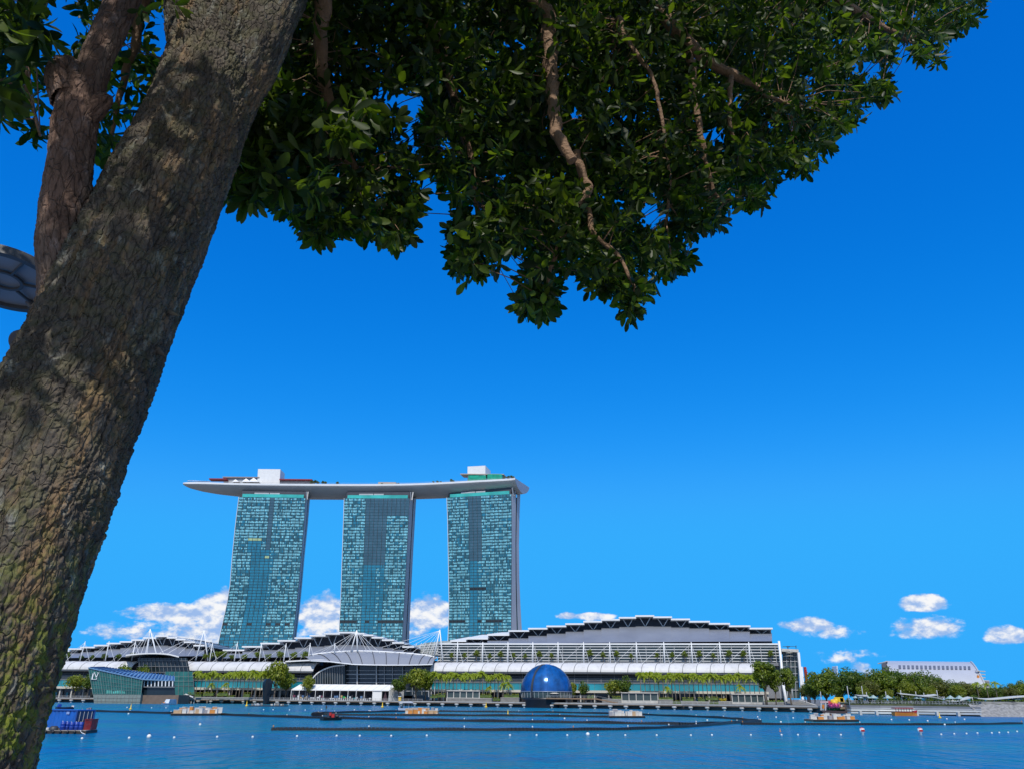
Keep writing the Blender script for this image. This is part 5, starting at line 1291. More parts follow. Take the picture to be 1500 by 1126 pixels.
m.hexa([a - ZZ * .5, b - ZZ * .5, b - ZZ * .5 + dY, a - ZZ * .5 + dY, a, b, b + dY, a + dY]); c = P(906, 1028.6, 404); m.hexa([b - ZZ * .5, c - ZZ * .5, c - ZZ * .5 + dY, b - ZZ * .5 + dY, b + ZZ * .01, c, c + dY, b + dY + ZZ * .01]); m.build('deck', pmat('pier_timber', (.24, .16, .10), .75, 0, .2, .6), pr)
for x in (830, 847, 858, 866, 873): m = MB(); p = P(x, 1022, 409); m.tube([Vector((p.x, p.y, -1.5)), p - ZZ * .5], .42, 10); m.build('pile', offwhite, pr)
m = MB(); m.bar(a + ZZ * 1.1, b + ZZ * 1.1, .07); m.bar(a + ZZ * .6, b + ZZ * .6, .05); m.bar(b + ZZ * 1.1, c + ZZ * 1.1, .07)
m.build('handrail', lightgrey, pr)
for k in range(14): m = MB(); p = a.lerp(b, k / 13); m.bar(p, p + ZZ * 1.1, .07); m.build('baluster', lightgrey, pr)
ub = thing('cafe_parasol', P(809, 1021.4, 409), 'pale folded-flat parasol on the pier in front of the dome', 'parasol'); p = P(812, 1021.4, 409)
m = MB(); m.lathe(p + ZZ * 1.9, [(2.6, 0), (1.2, .35), (.05, .6)], 12, 0, False); m.build('shade', cream, ub); m = MB(); m.tube([p, p + ZZ * 2.4], .06, 6); m.build('pole', lightgrey, ub)

# ------------------------------------------------------------------ black faceted sculpture
scp = thing('sculpture', G(389, 1033, 0), 'black faceted monolith widening upward on a floating base', 'sculpture')
Ys = G(389, 1033, 0).y
m = MB(); rng = [(1031, 385.2, 393.2), (1018, 384.4, 395.2), (1003, 384.0, 398.6), (999, 384.6, 399.0), (995, 387.2, 397.2), (993.4, 389, 395.6)]
rows = []
for y, l, r_ in rng:
    a, b = P(l, y, Ys), P(r_, y, Ys); w = b.x - a.x; rows.append([Vector((a.x, Ys + .6, a.z)), Vector((a.x + w * .35, Ys - .9, a.z)), Vector((a.x + w * .62, Ys - 1.0, a.z)), Vector((b.x, Ys + .5, a.z)), Vector((a.x + w * .55, Ys + 2.2, a.z)), Vector((a.x, Ys + .6, a.z))])
m.grid(rows, 0, False); m.add(rows[-1][:5], [(0, 1, 2, 3, 4)]); m.build('body', pmat('black_sculpture', (.010, .012, .015), .32, .1, .2, .4), scp)
m = MB(); a, b = G(364, 1034, 0), G(416, 1034, 0); m.hexa([a - ZZ * .3, b - ZZ * .3, b + Vector((0, 7, -.3)), a + Vector((0, 7, -.3)), a + ZZ * .45, b + ZZ * .45, b + Vector((0, 7, .45)), a + Vector((0, 7, .45))]); m.build('float', darkgrey, scp)
rr = random.Random(8)
for k in range(16):
    x = 366 + k * 3.1
    if 383 < x < 395: continue
    p = G(x, 1033.2, .3); m = MB(); h = rr.uniform(.5, 1.5); m.box(p + ZZ * (h / 2 + .2) + Vector((0, rr.uniform(.5, 3), 0)), rr.uniform(.4, 1.0), .6, h); o = m.build('bollard', rr.choice((offwhite, lightgrey, stone)), scp)

# ------------------------------------------------------------------ white marquee before the event hall
mq = thing('marquee', M(505, 1019, -14), 'long white event marquee with pitched roof bays and open front', 'tent')
zE, zR = zm(505, 1009.6, -14), zm(505, 1001.8, -8); uA, uB = um(428, -14), um(571, -14); NBm = 12; w = (uB - uA) / NBm
for k in range(NBm):
    a, b = uA + w * k + .06, uA + w * (k + 1) - .06; m = MB(); sk = 2.6
    m.add([Lc(a, -14, zE), Lc(b, -14, zE), Lc(b + sk, -8, zR), Lc(a + sk, -8, zR), Lc(b + sk, -2, zE), Lc(a + sk, -2, zE), Lc((a + b) / 2 + sk * .5, -11, (zE + zR) / 2 - .12)], [(0, 1, 6), (1, 2, 6), (2, 3, 6), (3, 0, 6), (3, 2, 4, 5)])
    m.quad(Lc(a, -14, zE - .5), Lc(b, -14, zE - .5), Lc(b, -14, zE), Lc(a, -14, zE)); m.build('roof_panel', white_panel, mq)
for k in range(NBm + 1): m = MB(); u = uA + w * k; mbox(m, u - .12, u + .12, -14, -13.8, DECK, zE - .1); m.build('post', white, mq)
m = MB(); u2 = um(582, -10); m.add([Lc(uB, -14, DECK), Lc(uB + 5.4, -2, DECK), Lc(uB + 5.4, -2, zE), Lc(uB + 2.7, -8, zR), Lc(uB, -14, zE)], [(0, 1, 2, 3, 4)]); m.build('gable', white_panel, mq)
m = MB(); mbox(m, uA, uB, -4, -3.8, DECK, zE); m.build('back_wall', pmat('marquee_back', (.10, .10, .13), .8, 0, .3, .6), mq)
m = MB(); mbox(m, uA + w * 10, uB - w * .9, -13.6, -13.4, DECK, zE - .2); m.build('wall_panel', white_panel, mq)
m = MB(); g0, g1 = uB - w * .75, uB - w * .15; m.prism([Lc(g0, -14.05, DECK), Lc(g1, -14.05, DECK), Lc((g0 + g1) / 2, -14.05, zE - .8)], VV * .05); m.build('door_flap', pmat('dark_flap', (.06, .03, .04), .7), mq)
cols_ = [pmat('stall_white', (.6, .62, .66), .6), pmat('stall_teal', (.05, .30, .33), .6), pmat('stall_maroon', (.16, .03, .08), .6), pmat('stall_tan', (.45, .33, .16), .6), green_paint, pmat('stall_black', (.02, .02, .03), .6), pmat('stall_blue', (.12, .22, .40), .6)]
for k in range(36):
    u = uA + .8 + (w * 9.6) * k / 36; st_ = thing('stall', Lc(u, -11, DECK), 'small coloured stall or display board under the open front of the marquee', 'stall', 'stalls inside the marquee')
    m = MB(); h = rr.uniform(1.0, 2.8); c_ = 4 if k == 23 else rr.choice((0, 0, 0, 1, 2, 3, 5, 5, 6)); mbox(m, u, u + rr.uniform(.7, 1.5), -12.5, -11.4, DECK + h * .55, DECK + h); m.build('board', cols_[c_], st_)
    m = MB(); mbox(m, u + .1, u + .6, -12.2, -11.7, DECK, DECK + h * .55); m.build('counter', cols_[0], st_)
yk = thing('ticket_kiosk', M(587, 1018, -16), 'small bright yellow kiosk right of the marquee', 'kiosk')
m = MB(); u = um(586.6, -16); mbox(m, u - .6, u + .8, -16, -14.6, DECK, DECK + 2.1); m.build('body', yellow_paint, yk); m = MB(); mbox(m, u - .8, u + 1.0, -16.3, -14.4, DECK + 2.1, DECK + 2.4); m.build('roof', white, yk)
gf = thing('gantry_frame', M(600, 1018, -13), 'low grey metal frame under the trees right of the marquee', 'frame')
for x in (583, 607, 628): m = MB(); m.bar(M(x, 1020, -13), M(x, 1011, -13), .35); m.build('leg', lightgrey, gf)
m = MB(); m.bar(M(583, 1011.4, -13), M(628, 1011.4, -13), .35); m.build('beam', lightgrey, gf)

# ------------------------------------------------------------------ right-hand shore: trees, park frontage, barrel-roofed theatre
def rY(px):                        # depth of the right-hand quay edge at column px
    for a, b in zip(right_px[:-1], right_px[1:]):
        if px <= b[0] or b is right_px[-1]:
            t = (px - a[0]) / (b[0] - a[0]); return G(px, a[1] + (b[1] - a[1]) * t, 0).y
# quay: pale tiered bands on the left, sloping stone on the right
qs = thing('tiered_quay', G(1345, 1046, 0), 'long quay of white and grey concrete steps on short piers along the right shore', 'quay')
for k, (yt, yb, back) in enumerate(((1035.6, 1037.0, 2.3), (1037.8, 1040.2, 1.5), (1041.6, 1044.2, .4))):
    m = MB()
    for xa, xb in ((1247, 1290), (1290, 1340), (1340, 1390), (1390, 1438)):
        a, b = P(xa, yb + (xa - 1247) * .012, rY(xa) + back), P(xb, yb + (xb - 1247) * .012, rY(xb) + back); h = ZZ * ((yb - yt) / 1314 * rY(1340)); d = Vector((0, 7, 0))
        m.hexa([a, b, b + d, a + d, a + h, b + h, b + h + d, a + h + d])
    m.build('step_band', pmat('pale_quay_band', (.60, .60, .56), .7, 0, .1, .3) if k else lightgrey, qs)
m = MB()
for xa, xb in ((1247, 1290), (1290, 1340), (1340, 1390), (1390, 1438)):
    a, b = P(xa, 1041, rY(xa) + 2.9), P(xb, 1043, rY(xb) + 2.9); d = Vector((0, 9, 0)); a.z = b.z = -1; m.hexa([a, b, b + d, a + d, a + ZZ * 4.0, b + ZZ * 4.0, b + ZZ * 4.0 + d, a + ZZ * 4.0 + d])
m.build('back_wall', midgrey, qs)
for x in (1262, 1286, 1312, 1345, 1375, 1406, 1437): m = MB(); p = G(x, 1046.5 + (x - 1262) * .012, 0); m.box(p + Vector((0, .8, .3)), .8, 1.2, 2.0); m.build('pier', offwhite, qs)
sr = thing('stone_revetment', G(1470, 1049, 0), 'sloping grey stone revetment at the far right shore', 'embankment')
m = MB(); rows = []
rq = random.Random(3)
for i in range(7):
    row = []
    for k in range(40):
        x = 1438 + 262 * k / 39; p = P(x, 1045, rY(x)); p = Vector((p.x, rY(x) + i * 1.2, -.6 + i * .75)); p += Vector((rq.uniform(-.25, .25), rq.uniform(-.2, .2), rq.uniform(-.22, .22))); row.append(p)
    rows.append(row)
m.grid(rows, 0, False); m.build('rubble', pmat('rubble_stone', (.24, .235, .225), .9, 0, .35, 1.2), sr)
m = MB()
for xa, xb in ((1440, 1500), (1500, 1700)): 
    a, b = P(xa, 1040, rY(xa) + 8), P(xb, 1040, rY(xb) + 8); a.z = b.z = 3.9; m.hexa([a, b, b + Vector((0, 2, 0)), a + Vector((0, 2, 0)), a + ZZ * .7, b + ZZ * .7, b + Vector((0, 2, .7)), a + Vector((0, 2, .7))])
m.build('coping', concrete, sr)
# raised park terrace behind the quay
m = MB(); pts = [(1232, 14), (1247, 9), (1290, 9), (1340, 9), (1390, 9), (1440, 9), (1500, 9), (1700, 9)]
A_ = [Vector((P(x, 1040, rY(x) + d).x, rY(x) + d, 3.6)) for x, d in pts]; Bk = [Vector((p.x * 1.4, p.y + 130, 3.6)) for p in A_]
m.grid([A_, Bk], 0, False); m.grid([[Vector((p.x, p.y, -1)) for p in A_], A_], 0, False); struct(m.build('park_terrace', pmat('park_lawn', (.07, .085, .035), .9, 0, .35, .3)))
TZ = 3.6
def rpos(px, back): p = P(px, 1030, rY(px) + back); return Vector((p.x, p.y, TZ))
def rtop(px, y, back): return P(px, y, rY(px) + back).z
# low metal railing / hedge line in front of the lawn
hl = thing('park_hedge', rpos(1390, 12), 'long low hedge behind the right-hand quay railing', 'hedge'); m = MB(); rr = random.Random(2)
for xa, xb in ((1250, 1290), (1290, 1340), (1340, 1390), (1390, 1440), (1440, 1520)): leafy_box(m, rpos(xa, 11), rpos(xb, 11), 2.5, 1.5, rr, .34, 2.2)
m.build('foliage', tree_leafs[1], hl)
rl_ = thing('quay_railing', rpos(1370, 10), 'thin pale railing on top of the right-hand quay', 'railing'); m = MB()
for xa, xb in ((1247, 1340), (1340, 1440), (1440, 1540)): 
    for z in (.5, 1.05): m.bar(rpos(xa, 9.3) + ZZ * z, rpos(xb, 9.3) + ZZ * z, .07)
m.build('rail', lightgrey, rl_)
for k in range(60): m = MB(); p = rpos(1247 + 293 * k / 59, 9.3); m.bar(p, p + ZZ * 1.1, .08); m.build('post', lightgrey, rl_)
# shade trees (each placed on its own)
RT = [tree_proto(16, 23, 71, 5200, tree_leafs[0], .60, .10, lobes=64, lspread=.17), tree_proto(16, 23, 72, 5200, tree_leafs[1], .60, .10, lobes=64, lspread=.17), tree_proto(16, 21, 73, 4600, tree_leafs[2], .58, .10, lobes=56, lspread=.18), tree_proto(16, 19, 74, 4200, tree_leafs[3], .58, .10, lobes=50, lspread=.19)]
spec = {0: [(1211, 979, 30, 1.0, 'tall green tree standing alone right of the red crane mast'), (1290, 981, 34, 1.1, 'broad tree left of the white barrel roof'), (1497, 997, 30, .9, 'tree cut off at the right edge of the picture'), (1343, 985, 44, 1.1, 'dome-shaped tree overlapping the foot of the barrel roof'), (1232, 1000, 22, .7, 'lower tree right behind the yellow inflatable')],
        1: [(1256, 978, 32, 1.1, 'big dark tree left of the barrel roof behind the flower float'), (1318, 977.5, 46, 1.05, 'dark tree hiding the left foot of the barrel roof'), (1361, 983, 46, 1.0, 'dark rounded tree before the middle of the barrel roof'), (1194, 993, 32, .8, 'low dark tree at the foot of the red crane mast'), (1437, 1003, 40, .9, 'dark tree behind the drooping palms at the theatre corner'), (1455, 1004, 44, .9, 'dark tree between the drooping palms and the right edge'), (1470, 1003, 40, .8, 'dark tree near the right edge behind the ribbon canopy'), (1397, 996, 42, .9, 'dark shaded tree under the right half of the barrel roof')],
        2: [(1333, 997, 26, .85, 'yellow-green tree in front of the left half of the barrel roof'), (1405, 1002, 26, .85, 'yellow-green tree below the right half of the barrel roof'), (1365, 1003, 24, .75, 'small yellow-green tree left of the long ribbon canopy'), (1305, 1008, 20, .6, 'small light tree behind the left ribbon canopy'), (1266, 1003, 20, .7, 'light green tree right of the flower float')],
        3: [(1275, 995, 26, .95, 'olive tree between the flower float and the bumboat'), (1380, 997, 36, .9, 'olive tree in the gap between two yellow-green trees'), (1424, 1000, 34, .85, 'reddish olive tree at the right foot of the barrel roof'), (1484, 1005, 26, .8, 'olive tree just left of the picture edge'), (1180, 1003, 40, .6, 'small olive tree right of the stair tower'), (1410, 999, 50, 1.0, 'olive tree filling the gap below the barrel roof right half')]}
for k, items in spec.items():
    sp = []
    for px, yt, back, sw, lab in items:
        p = rpos(px, back); s = (rtop(px, yt, back) - TZ) / 14.5; sp.append((p, rp.uniform(0, 6.28), s * sw, lab, s))
    spread(RT[k], sp)
pr_ = palm_proto(12, 9, 3.6, 20); sp = []
for px, yt, back, lab in ((1436, 1001, 20, 'drooping palm right of the barrel roof, left one of three'), (1450, 1002, 21, 'drooping palm right of the barrel roof, middle one of three'), (1463, 1000, 23, 'drooping palm right of the barrel roof, right one of three')):
    p = rpos(px, back); s = (rtop(px, yt, back) - TZ) / 12.6; sp.append((p, px, s * 1.2, lab, s))
spread(pr_, sp)
shrub2 = tree_proto(3, 4, 75, 320, tree_leafs[1], .3, .05, 'shrub', 12); sp = []
for k in range(26): px = 1244 + 10.4 * k + rp.uniform(-4, 4); p = rpos(px, 16 + rp.uniform(-2, 5)); sp.append((p, rp.uniform(0, 6), rp.uniform(.6, 1.3)))
spread(shrub2, sp, 'low dark shrub under the park trees of the right shore', 'shrubs under the park trees')
# white parasols / market stalls under the trees
stl = thing('market_tent', (0, 0, 0), 'tent', 'tent'); m = MB(); m.lathe((0, 0, 2.2), [(2.2, 0), (1.2, .5), (.1, 1.3)], 4, 0, False); m.build('roof', pmat('tent_teal_white', (.30, .40, .38), .6, 0, .1, .3), stl)
for sx in (-1.5, 1.5): m = MB(); m.bar((sx, 0, 0), (sx, 0, 2.2), .1); m.build('pole', lightgrey, stl)
spread(stl, [(rpos(x, 13), .78, .9) for x in (1256, 1264, 1271, 1281, 1302, 1346, 1352, 1394, 1407, 1492)], 'pale pointed market tent under the trees of the right shore', 'market tents on the right shore')
# curved ribbon shade canopies on slim posts
def ribbon(pts, posts, lab, back=11):
    t = thing('ribbon_canopy', rpos((pts[0][0] + pts[-1][0]) / 2, back), lab, 'canopy'); S = spline([(*P(x, y, rY(x) + back), 1) for x, y in pts], 30); m = MB()
    m.grid([[p, p + Vector((0, 3.0, .3))] for p, _ in S], 0, True); m.grid([[p + Vector((0, 3.0, .1)), p - ZZ * .25] for p, _ in S], 0, True); m.grid([[p - ZZ * .25, p] for p, _ in S], 0, True)
    m.build('roof', pmat('ribbon_sheet', (.55, .55, .50), .5, 0, .06, .3), t)
    for x, yt in posts: m = MB(); p = P(x, yt, rY(x) + back + 1); m.tube([Vector((p.x, p.y, TZ)), p], .13, 6); m.build('post', lightgrey, t)
ribbon([(1318, 1015), (1335, 1016.6), (1355, 1018.6), (1374, 1017)], [(1319, 1010), (1341, 1012), (1372, 1010), (1353, 1014)], 'upper ribbon-like shade canopy right of the bumboat')
ribbon([(1350, 1018.6), (1368, 1020), (1382, 1023.4), (1396, 1026), (1410, 1024.4), (1424, 1020.6)], [(1359, 1016), (1374, 1021), (1394.6, 1020), (1424, 1020)], 'longest sagging ribbon shade canopy below the barrel roof')
ribbon([(1432, 1021.6), (1446, 1023.2), (1458, 1023), (1474, 1021.6), (1500, 1019.4), (1540, 1018)], [(1438, 1022), (1455, 1022), (1465, 1021), (1490, 1018)], 'ribbon shade canopy reaching the right edge of the picture')
ribbon([(1244, 1023.6), (1252, 1025.4)], [(1246, 1022)], 'tiny shade canopy right of the flower float')
ribbon([(1256, 1017.6), (1266, 1018.4), (1272, 1018)], [(1262, 1004), (1269, 1013), (1297, 1012)], 'small left ribbon canopy before the olive tree')
# theatre with a white barrel roof and a row of dark openings
YT = 470
tq = lambda x, y, d=0: P(x, y, YT + d)
th = thing('theatre', Vector((tq(1365, 1030).x, YT + 20, TZ)), 'white barrel-roofed theatre with a row of dark openings rising behind the park trees', 'building')
prof = [(0, 1022), (0, 1008), (1.5, 1000), (4.5, 991), (9, 982.5), (15, 975.5), (22, 970.8), (31, 968.2), (42, 967.2), (54, 969), (64, 978)]
m = MB(); rows = []
def tx(y): return (1305 - (y - 967) * -.10 * 0, 1422)
for d, y in prof:
    e = max(0, (y - 967.2)); xl = 1297 + 0.26 * min(e, 40) + (4 if y > 990 else 0); xr = 1421.5 + 6.2 * (min(e, 34) / 6.5) ** .75
    row = [tq(xl + (xr - xl) * k / 26, y + (k / 26) * 1.6, d) for k in range(27)]; rows.append(row)
m.grid([list(reversed(r)) for r in rows], 0, True); 
m.add([r[0] for r in rows], [tuple(range(len(rows)))], 1); m.add([r[-1] for r in rows], [tuple(reversed(range(len(rows))))], 1)
m.build('barrel_roof', [pmat('theatre_cladding', (.46, .47, .50), .45, .1, .06, .12), midgrey], th)
m = MB(); lip = [tq(1285.6 + k * 2.2, 970.4 - k * 1.0 if k < 4 else 967.2, 14 + k * 2) for k in range(7)]
e0, e1, e2, e3 = tq(1285.6, 970.6, 14), tq(1300, 967.0, 20), tq(1300, 967.4, 36), tq(1288, 970.6, 32)
m.hexa([e0 - ZZ * .5, e1 - ZZ * .5, e2 - ZZ * .5, e3 - ZZ * .5, e0, e1, e2, e3]); m.build('roof_lip', lightgrey, th)
m = MB(); m.add([tq(1291, 971.5, 13), tq(1297.5, 969, 13.5), tq(1303, 982, 6), tq(1303, 1005, .4), tq(1294, 1005, 6)], [(4, 3, 2, 1, 0)]); m.build('end_glazing', roof_dark, th)
for k in range(17):
    x = 1316.5 + k * 6.35; yb_, yt_ = 978.6 + k * .09, 973.4 + k * .09; m = MB()
    a, b, c, d = tq(x, yb_, 11.6), tq(x + 3.6, yb_, 11.6), tq(x + 3.1, yt_, 17.0), tq(x - .5, yt_, 17.0); m.quad(a, b, c, d); m.build('opening', pmat('roof_opening', (.13, .14, .17), .5, 0, .2, .3), th)
for k in range(9):
    y = 982 + 4.6 * k; x1 = 1438.5 + (4 if k < 3 else 0) + (10 if k >= 3 else 0); x0 = 1429 + k * 1.6
    m = MB(); m.bar(tq(x0, y, 8), tq(x1, y + .8, 8), 1.4, .55); m.build('louvre', lightgrey, th)
m = MB(); m.hexa([tq(1428, 1020, 10), tq(1450, 1020, 10), tq(1450, 1020, 40), tq(1428, 1020, 40), tq(1428, 996, 10), tq(1449.5, 996, 10), tq(1449.5, 996, 40), tq(1428, 996, 40)]); m.build('side_block', midgrey, th)
m = MB(); m.bar(tq(1433, 988.5, 5), tq(1430.5, 1001, 5), .9); m.bar(tq(1430, 1000, 5), tq(1434, 990, 5), .5); m.build('brace', orange_paint, th)
m = MB(); m.tube([r[-1] + Vector((.1, -.2, .1)) for r in rows[1:10]], .5, 6); m.build('verge', lightgrey, th)
# red crane mast and faint distant tower
cm = thing('crane_mast', P(1182, 1018, 420), 'slanting red crane mast behind the trees right of the stair tower', 'crane')
m = MB(); a, b = P(1179, 976.5, 420), P(1182.8, 1006, 420)
X = Vector((1.0, 0, 0)); 
for s in (-1, 1):
    for d in (-.7, .7): m.bar(a + X * s * .35 + Vector((0, d * .6, 0)), b + X * s * .5 + Vector((0, d * .6, 0)), .38)
for k in range(11): p, r_ = a.lerp(b, k / 11), a.lerp(b, (k + 1) / 11); s = 1 if k % 2 else -1; m.bar(p - X * s * .42, r_ + X * s * .42, .3); m.bar(p - X * .42 + Vector((0, .4, 0)), p + X * .42 + Vector((0, .4, 0)), .3)
m.build('lattice', red_paint, cm); m = MB(); m.bar(a, P(1187, 1006, 420), .15); m.build('stay_cable', lightgrey, cm)
m = MB(); m.bar(b, Vector((b.x, b.y, DECK)), 1.4); m.build('base', darkgrey, cm)
ft = thing('distant_tower', Vector((P(1227, 1015, 1500).x, 1500, 2)), 'faint pale slab tower far off between two trees', 'building'); m = MB()
a, b, c, d = P(1225.4, 975, 1500), P(1227, 974.6, 1500), P(1229.4, 1018, 1500), P(1226.8, 1018, 1500); m.prism([d, c, b, a], Vector((0, 22, 0))); m.build('slab', pmat('hazy_white', (.55, .62, .70), .6, 0, .05, .01), ft)
# colourful flower float and stalls at the corner of the boardwalk
fl_ = thing('flower_float', G(1226, 1044.5, 0), 'dark barge carrying pink and green lotus decorations', 'float'); yf = G(1226, 1044.5, 0).y
m = MB(); a, b = P(1208, 1044.4, yf), P(1258, 1045.2, yf); a.z = b.z = -.4; dY = Vector((0, 8, 0)); m.hexa([a, b, b + dY, a + dY, a + ZZ * 1.5 - Vector((1, 0, 0)), b + ZZ * 1.2 + Vector((1.5, 0, 0)), b + ZZ * 1.2 + dY, a + ZZ * 1.5 + dY]); m.build('hull', pmat('dark_hull', (.05, .03, .03), .6, 0, .2, .5), fl_)
def petals(par, c, n, L, mat_, name, up, w=.5, a0=0):
    m = MB()
    for k in range(n):
        a = 2 * math.pi * k / n + a0; d = Vector((math.cos(a), math.sin(a), 0)); s = d.cross(ZZ)
        m.add([c, c + d * L * .5 + s * L * w * .5 + ZZ * L * up * .35, c + d * L + ZZ * L * up, c + d * L * .5 - s * L * w * .5 + ZZ * L * up * .35, c + d * L * .55 + ZZ * L * up * .22], [(0, 1, 4), (1, 2, 4), (2, 3, 4), (3, 0, 4)])
    m.build(name, mat_, par)
for x in (1219.5, 1227): 
    c = P(x, 1039.8, yf + 2); petals(fl_, c, 7, 2.2, green_paint, 'leaf', .25); petals(fl_, c + ZZ * .6, 8, 1.9, pink_paint, 'petal', .9); petals(fl_, c + ZZ * .8, 6, 1.4, pink_paint, 'petal', 1.5, .6, .4)
yi = thing('inflatable_figure', P(1222, 1036, yf + 5), 'bright yellow inflatable figure behind the pink lotus', 'inflatable'); rr = random.Random(6)
m = MB()
for (x, y, r_) in ((1222, 1029, 1.5), (1219.4, 1026.6, .8), (1225, 1026, .9), (1220, 1032, 1.0), (1224.4, 1032, 1.0)):
    c = P(x, y, yf + 5); m.lathe(c, [(r_ * math.sin(k / 8 * math.pi), -r_ * math.cos(k / 8 * math.pi)) for k in range(9)], 12)
m.build('body', yellow_paint, yi)
m = MB(); a, b = P(1223, 1034, yf + 6), P(1224, 1030, yf + 6); m.bar(a, b, .4); m.build('stand', darkgrey, yi)
yb2 = thing('yellow_banner', P(1230, 1030, yf + 7), 'yellow rectangular banner board above the inflatable', 'banner'); m = MB(); a = P(1228.5, 1023.8, yf + 8); m.box(a, 3.6, .3, 1.7); a2 = P(1233.5, 1024.6, yf + 8); m.box(a2, 1.6, .3, 1.5); m.build('board', yellow_paint, yb2)
for x in (1225.6, 1234.6): m = MB(); p = P(x, 1026, yf + 8.2); m.bar(p, Vector((p.x, p.y, 1)), .15); m.build('post', darkgrey, yb2)
rs = thing('red_parasol', P(1214, 1034, yf + 4), 'small red parasol left of the yellow inflatable', 'parasol'); p = P(1214, 1027.5, yf + 4); m = MB(); m.lathe(p - ZZ * .5, [(1.5, 0), (.9, .5), (.05, 1.0)], 10, 0, False); m.build('shade', red_paint, rs); m = MB(); m.tube([p - ZZ * 3.6, p], .08, 6); m.build('pole', lightgrey, rs)
sc_ = thing('small_stage', P(1206, 1040, yf + 3), 'small white portal frame at the end of the boardwalk', 'frame'); m = MB()
for x in (1202.6, 1209): m.bar(P(x, 1041, yf + 3), P(x, 1028, yf + 3), .5)
m.build('leg', lightgrey, sc_); m = MB(); m.bar(P(1201, 1027.6, yf + 3), P(1213, 1027.4, yf + 3), .6); m.build('beam', pmat('pinkish_beam', (.5, .36, .36), .6), sc_)
rr = random.Random(12)
for k in range(14):                # visitors' clutter: small coloured boards on the float
    bx = thing('stall', P(1207 + 3.4 * k, 1038, yf + 6), 'small coloured stall board at the corner of the boardwalk', 'stall', 'stalls at the boardwalk corner'); p = P(1207 + 3.4 * k, 1038, yf + 6 + rr.uniform(0, 2))
    m = MB(); m.box(p + ZZ * .9, rr.uniform(.6, 1.4), .4, 1.4); m.build('board', rr.choice((cols_[0], cols_[2], cols_[6], cols_[5], pink_paint, orange_paint)), bx); m = MB(); m.box(p, .2, .3, 1.0); m.build('leg', darkgrey, bx)
# white stone stair flank between boardwalk and float
fs = thing('stair_flank', M(1192, 1034, -40), 'grey stepped terrace with a pale sloping parapet beside the raking columns', 'steps'); m = MB()
for k in range(8): t = k / 7; a, b = M(1153, 1033.5 - 7 * t, -44 + 12 * t), M(1186 - 16 * t, 1033.5 - 7 * t, -44 + 12 * t); q = VV * 2.2; m.hexa([a - ZZ * 1.5, b - ZZ * 1.5, b - ZZ * 1.5 + q, a - ZZ * 1.5 + q, a, b, b + q, a + q])
m.build('step', stone, fs); m = MB(); m.bar(M(1196, 1034.5, -44), M(1171, 1026, -32), .9, 1.4); m.build('parapet', cream, fs)
lamp_c = thing('lamp_column', (0, 0, 0), 'post', 'post'); m = MB(); m.tube([(0, 0, 0), (0, 0, 6.5)], [.14, .1], 6); m.build('pole', lightgrey, lamp_c); m = MB(); m.box((0, 0, 6.6), .7, .3, .2); m.build('head', lightgrey, lamp_c)
spread(lamp_c, [(M(x, 1030, -20), 0, s, None, s) for x, s in ((1144.5, 1.1), (1163, 1.2), (1155, .9), (1118, .9), (635.6, 1.3))], 'slim pale lamp column on the boardwalk', 'lamp columns on the boardwalk')
for x, yt in ((1204, 1012), (1244.5, 1004)): 
    t = thing('lamp_column', rpos(x, 6), 'slim pale lamp column %s the flower float' % ('left of' if x < 1220 else 'right of'), 'post'); m = MB(); p = rpos(x, 2); m.tube([p - ZZ * 2.5, Vector((p.x, p.y, rtop(x, yt, 2)))], .14, 6); m.build('pole', lightgrey, t)

# ------------------------------------------------------------------ things on the water
def wl(px, py): return G(px, py, 0)
boom_m = pmat('black_pontoon', (.012, .013, .016), .4, 0, .3, 3)
def boom(pts, label, w=.9, h=.42, step=.62):
    W0 = [wl(x, y) for x, y in pts]; W_ = [p for p, _ in spline([(p.x, p.y, 0, .1) for p in W0], 3 * len(W0) - 2)]; c = W_[len(W_) // 2]; t = thing('floating_barrier', c, label, 'floating barrier', 'floating barriers in the bay')
    m = MB(); posts = MB(); carry = 0; n = 0
    for a, b in zip(W_[:-1], W_[1:]):
        L_ = (b - a).length; d = (b - a).normalized(); s = carry; st = step
        sc = max(1.0, a.length / 170); st = step * sc
        side = Vector((-d.y, d.x, 0)); 
        while s < L_:
            p = a + d * s; hh = h * (1 + .12 * math.sin(n * 12.9)); e = st * .46
            m.hexa([p - d * e - side * w / 2 - ZZ * .2, p + d * e - side * w / 2 - ZZ * .2, p + d * e + side * w / 2 - ZZ * .2, p - d * e + side * w / 2 - ZZ * .2,
                    p - d * e * .9 - side * w * .42 + ZZ * hh, p + d * e * .9 - side * w * .42 + ZZ * hh, p + d * e * .9 + side * w * .42 + ZZ * hh, p - d * e * .9 + side * w * .42 + ZZ * hh]); s += st; n += 1
        carry = s - L_
        m.bar(a + ZZ * .12, b + ZZ * .12, w * .6, .3)
    m.build('float', boom_m, t)
    for k in range(0, len(W_), 3):
        m = MB(); p = W_[k]; m.tube([p, p + ZZ * (.75 + .2 * (k % 3))], .035, 5); m.box(p + ZZ * .6, .18, .18, .14); m.build('marker_post', white if k % 12 else orange_paint, t)
boom([(120, 1041.4), (190, 1043.2), (250, 1045), (316, 1046.6), (364, 1048.6), (420, 1050.4), (472, 1051.8), (540, 1053.2), (580, 1054.6), (680, 1056.2), (780, 1057.8), (860, 1058.8), (940, 1060.2), (1020, 1060.8), (1080, 1058.6), (1114, 1057)], 'long black float chain crossing the bay behind the front one', .9, .5)
boom([(400, 1069), (540, 1069.2), (680, 1069.6), (780, 1069.8), (840, 1069.4), (920, 1068.2), (980, 1065.8), (1020, 1063.8), (1072, 1059.6), (1114, 1057.2)], 'nearest and thickest black float chain in the middle of the bay', 1.0, .42)
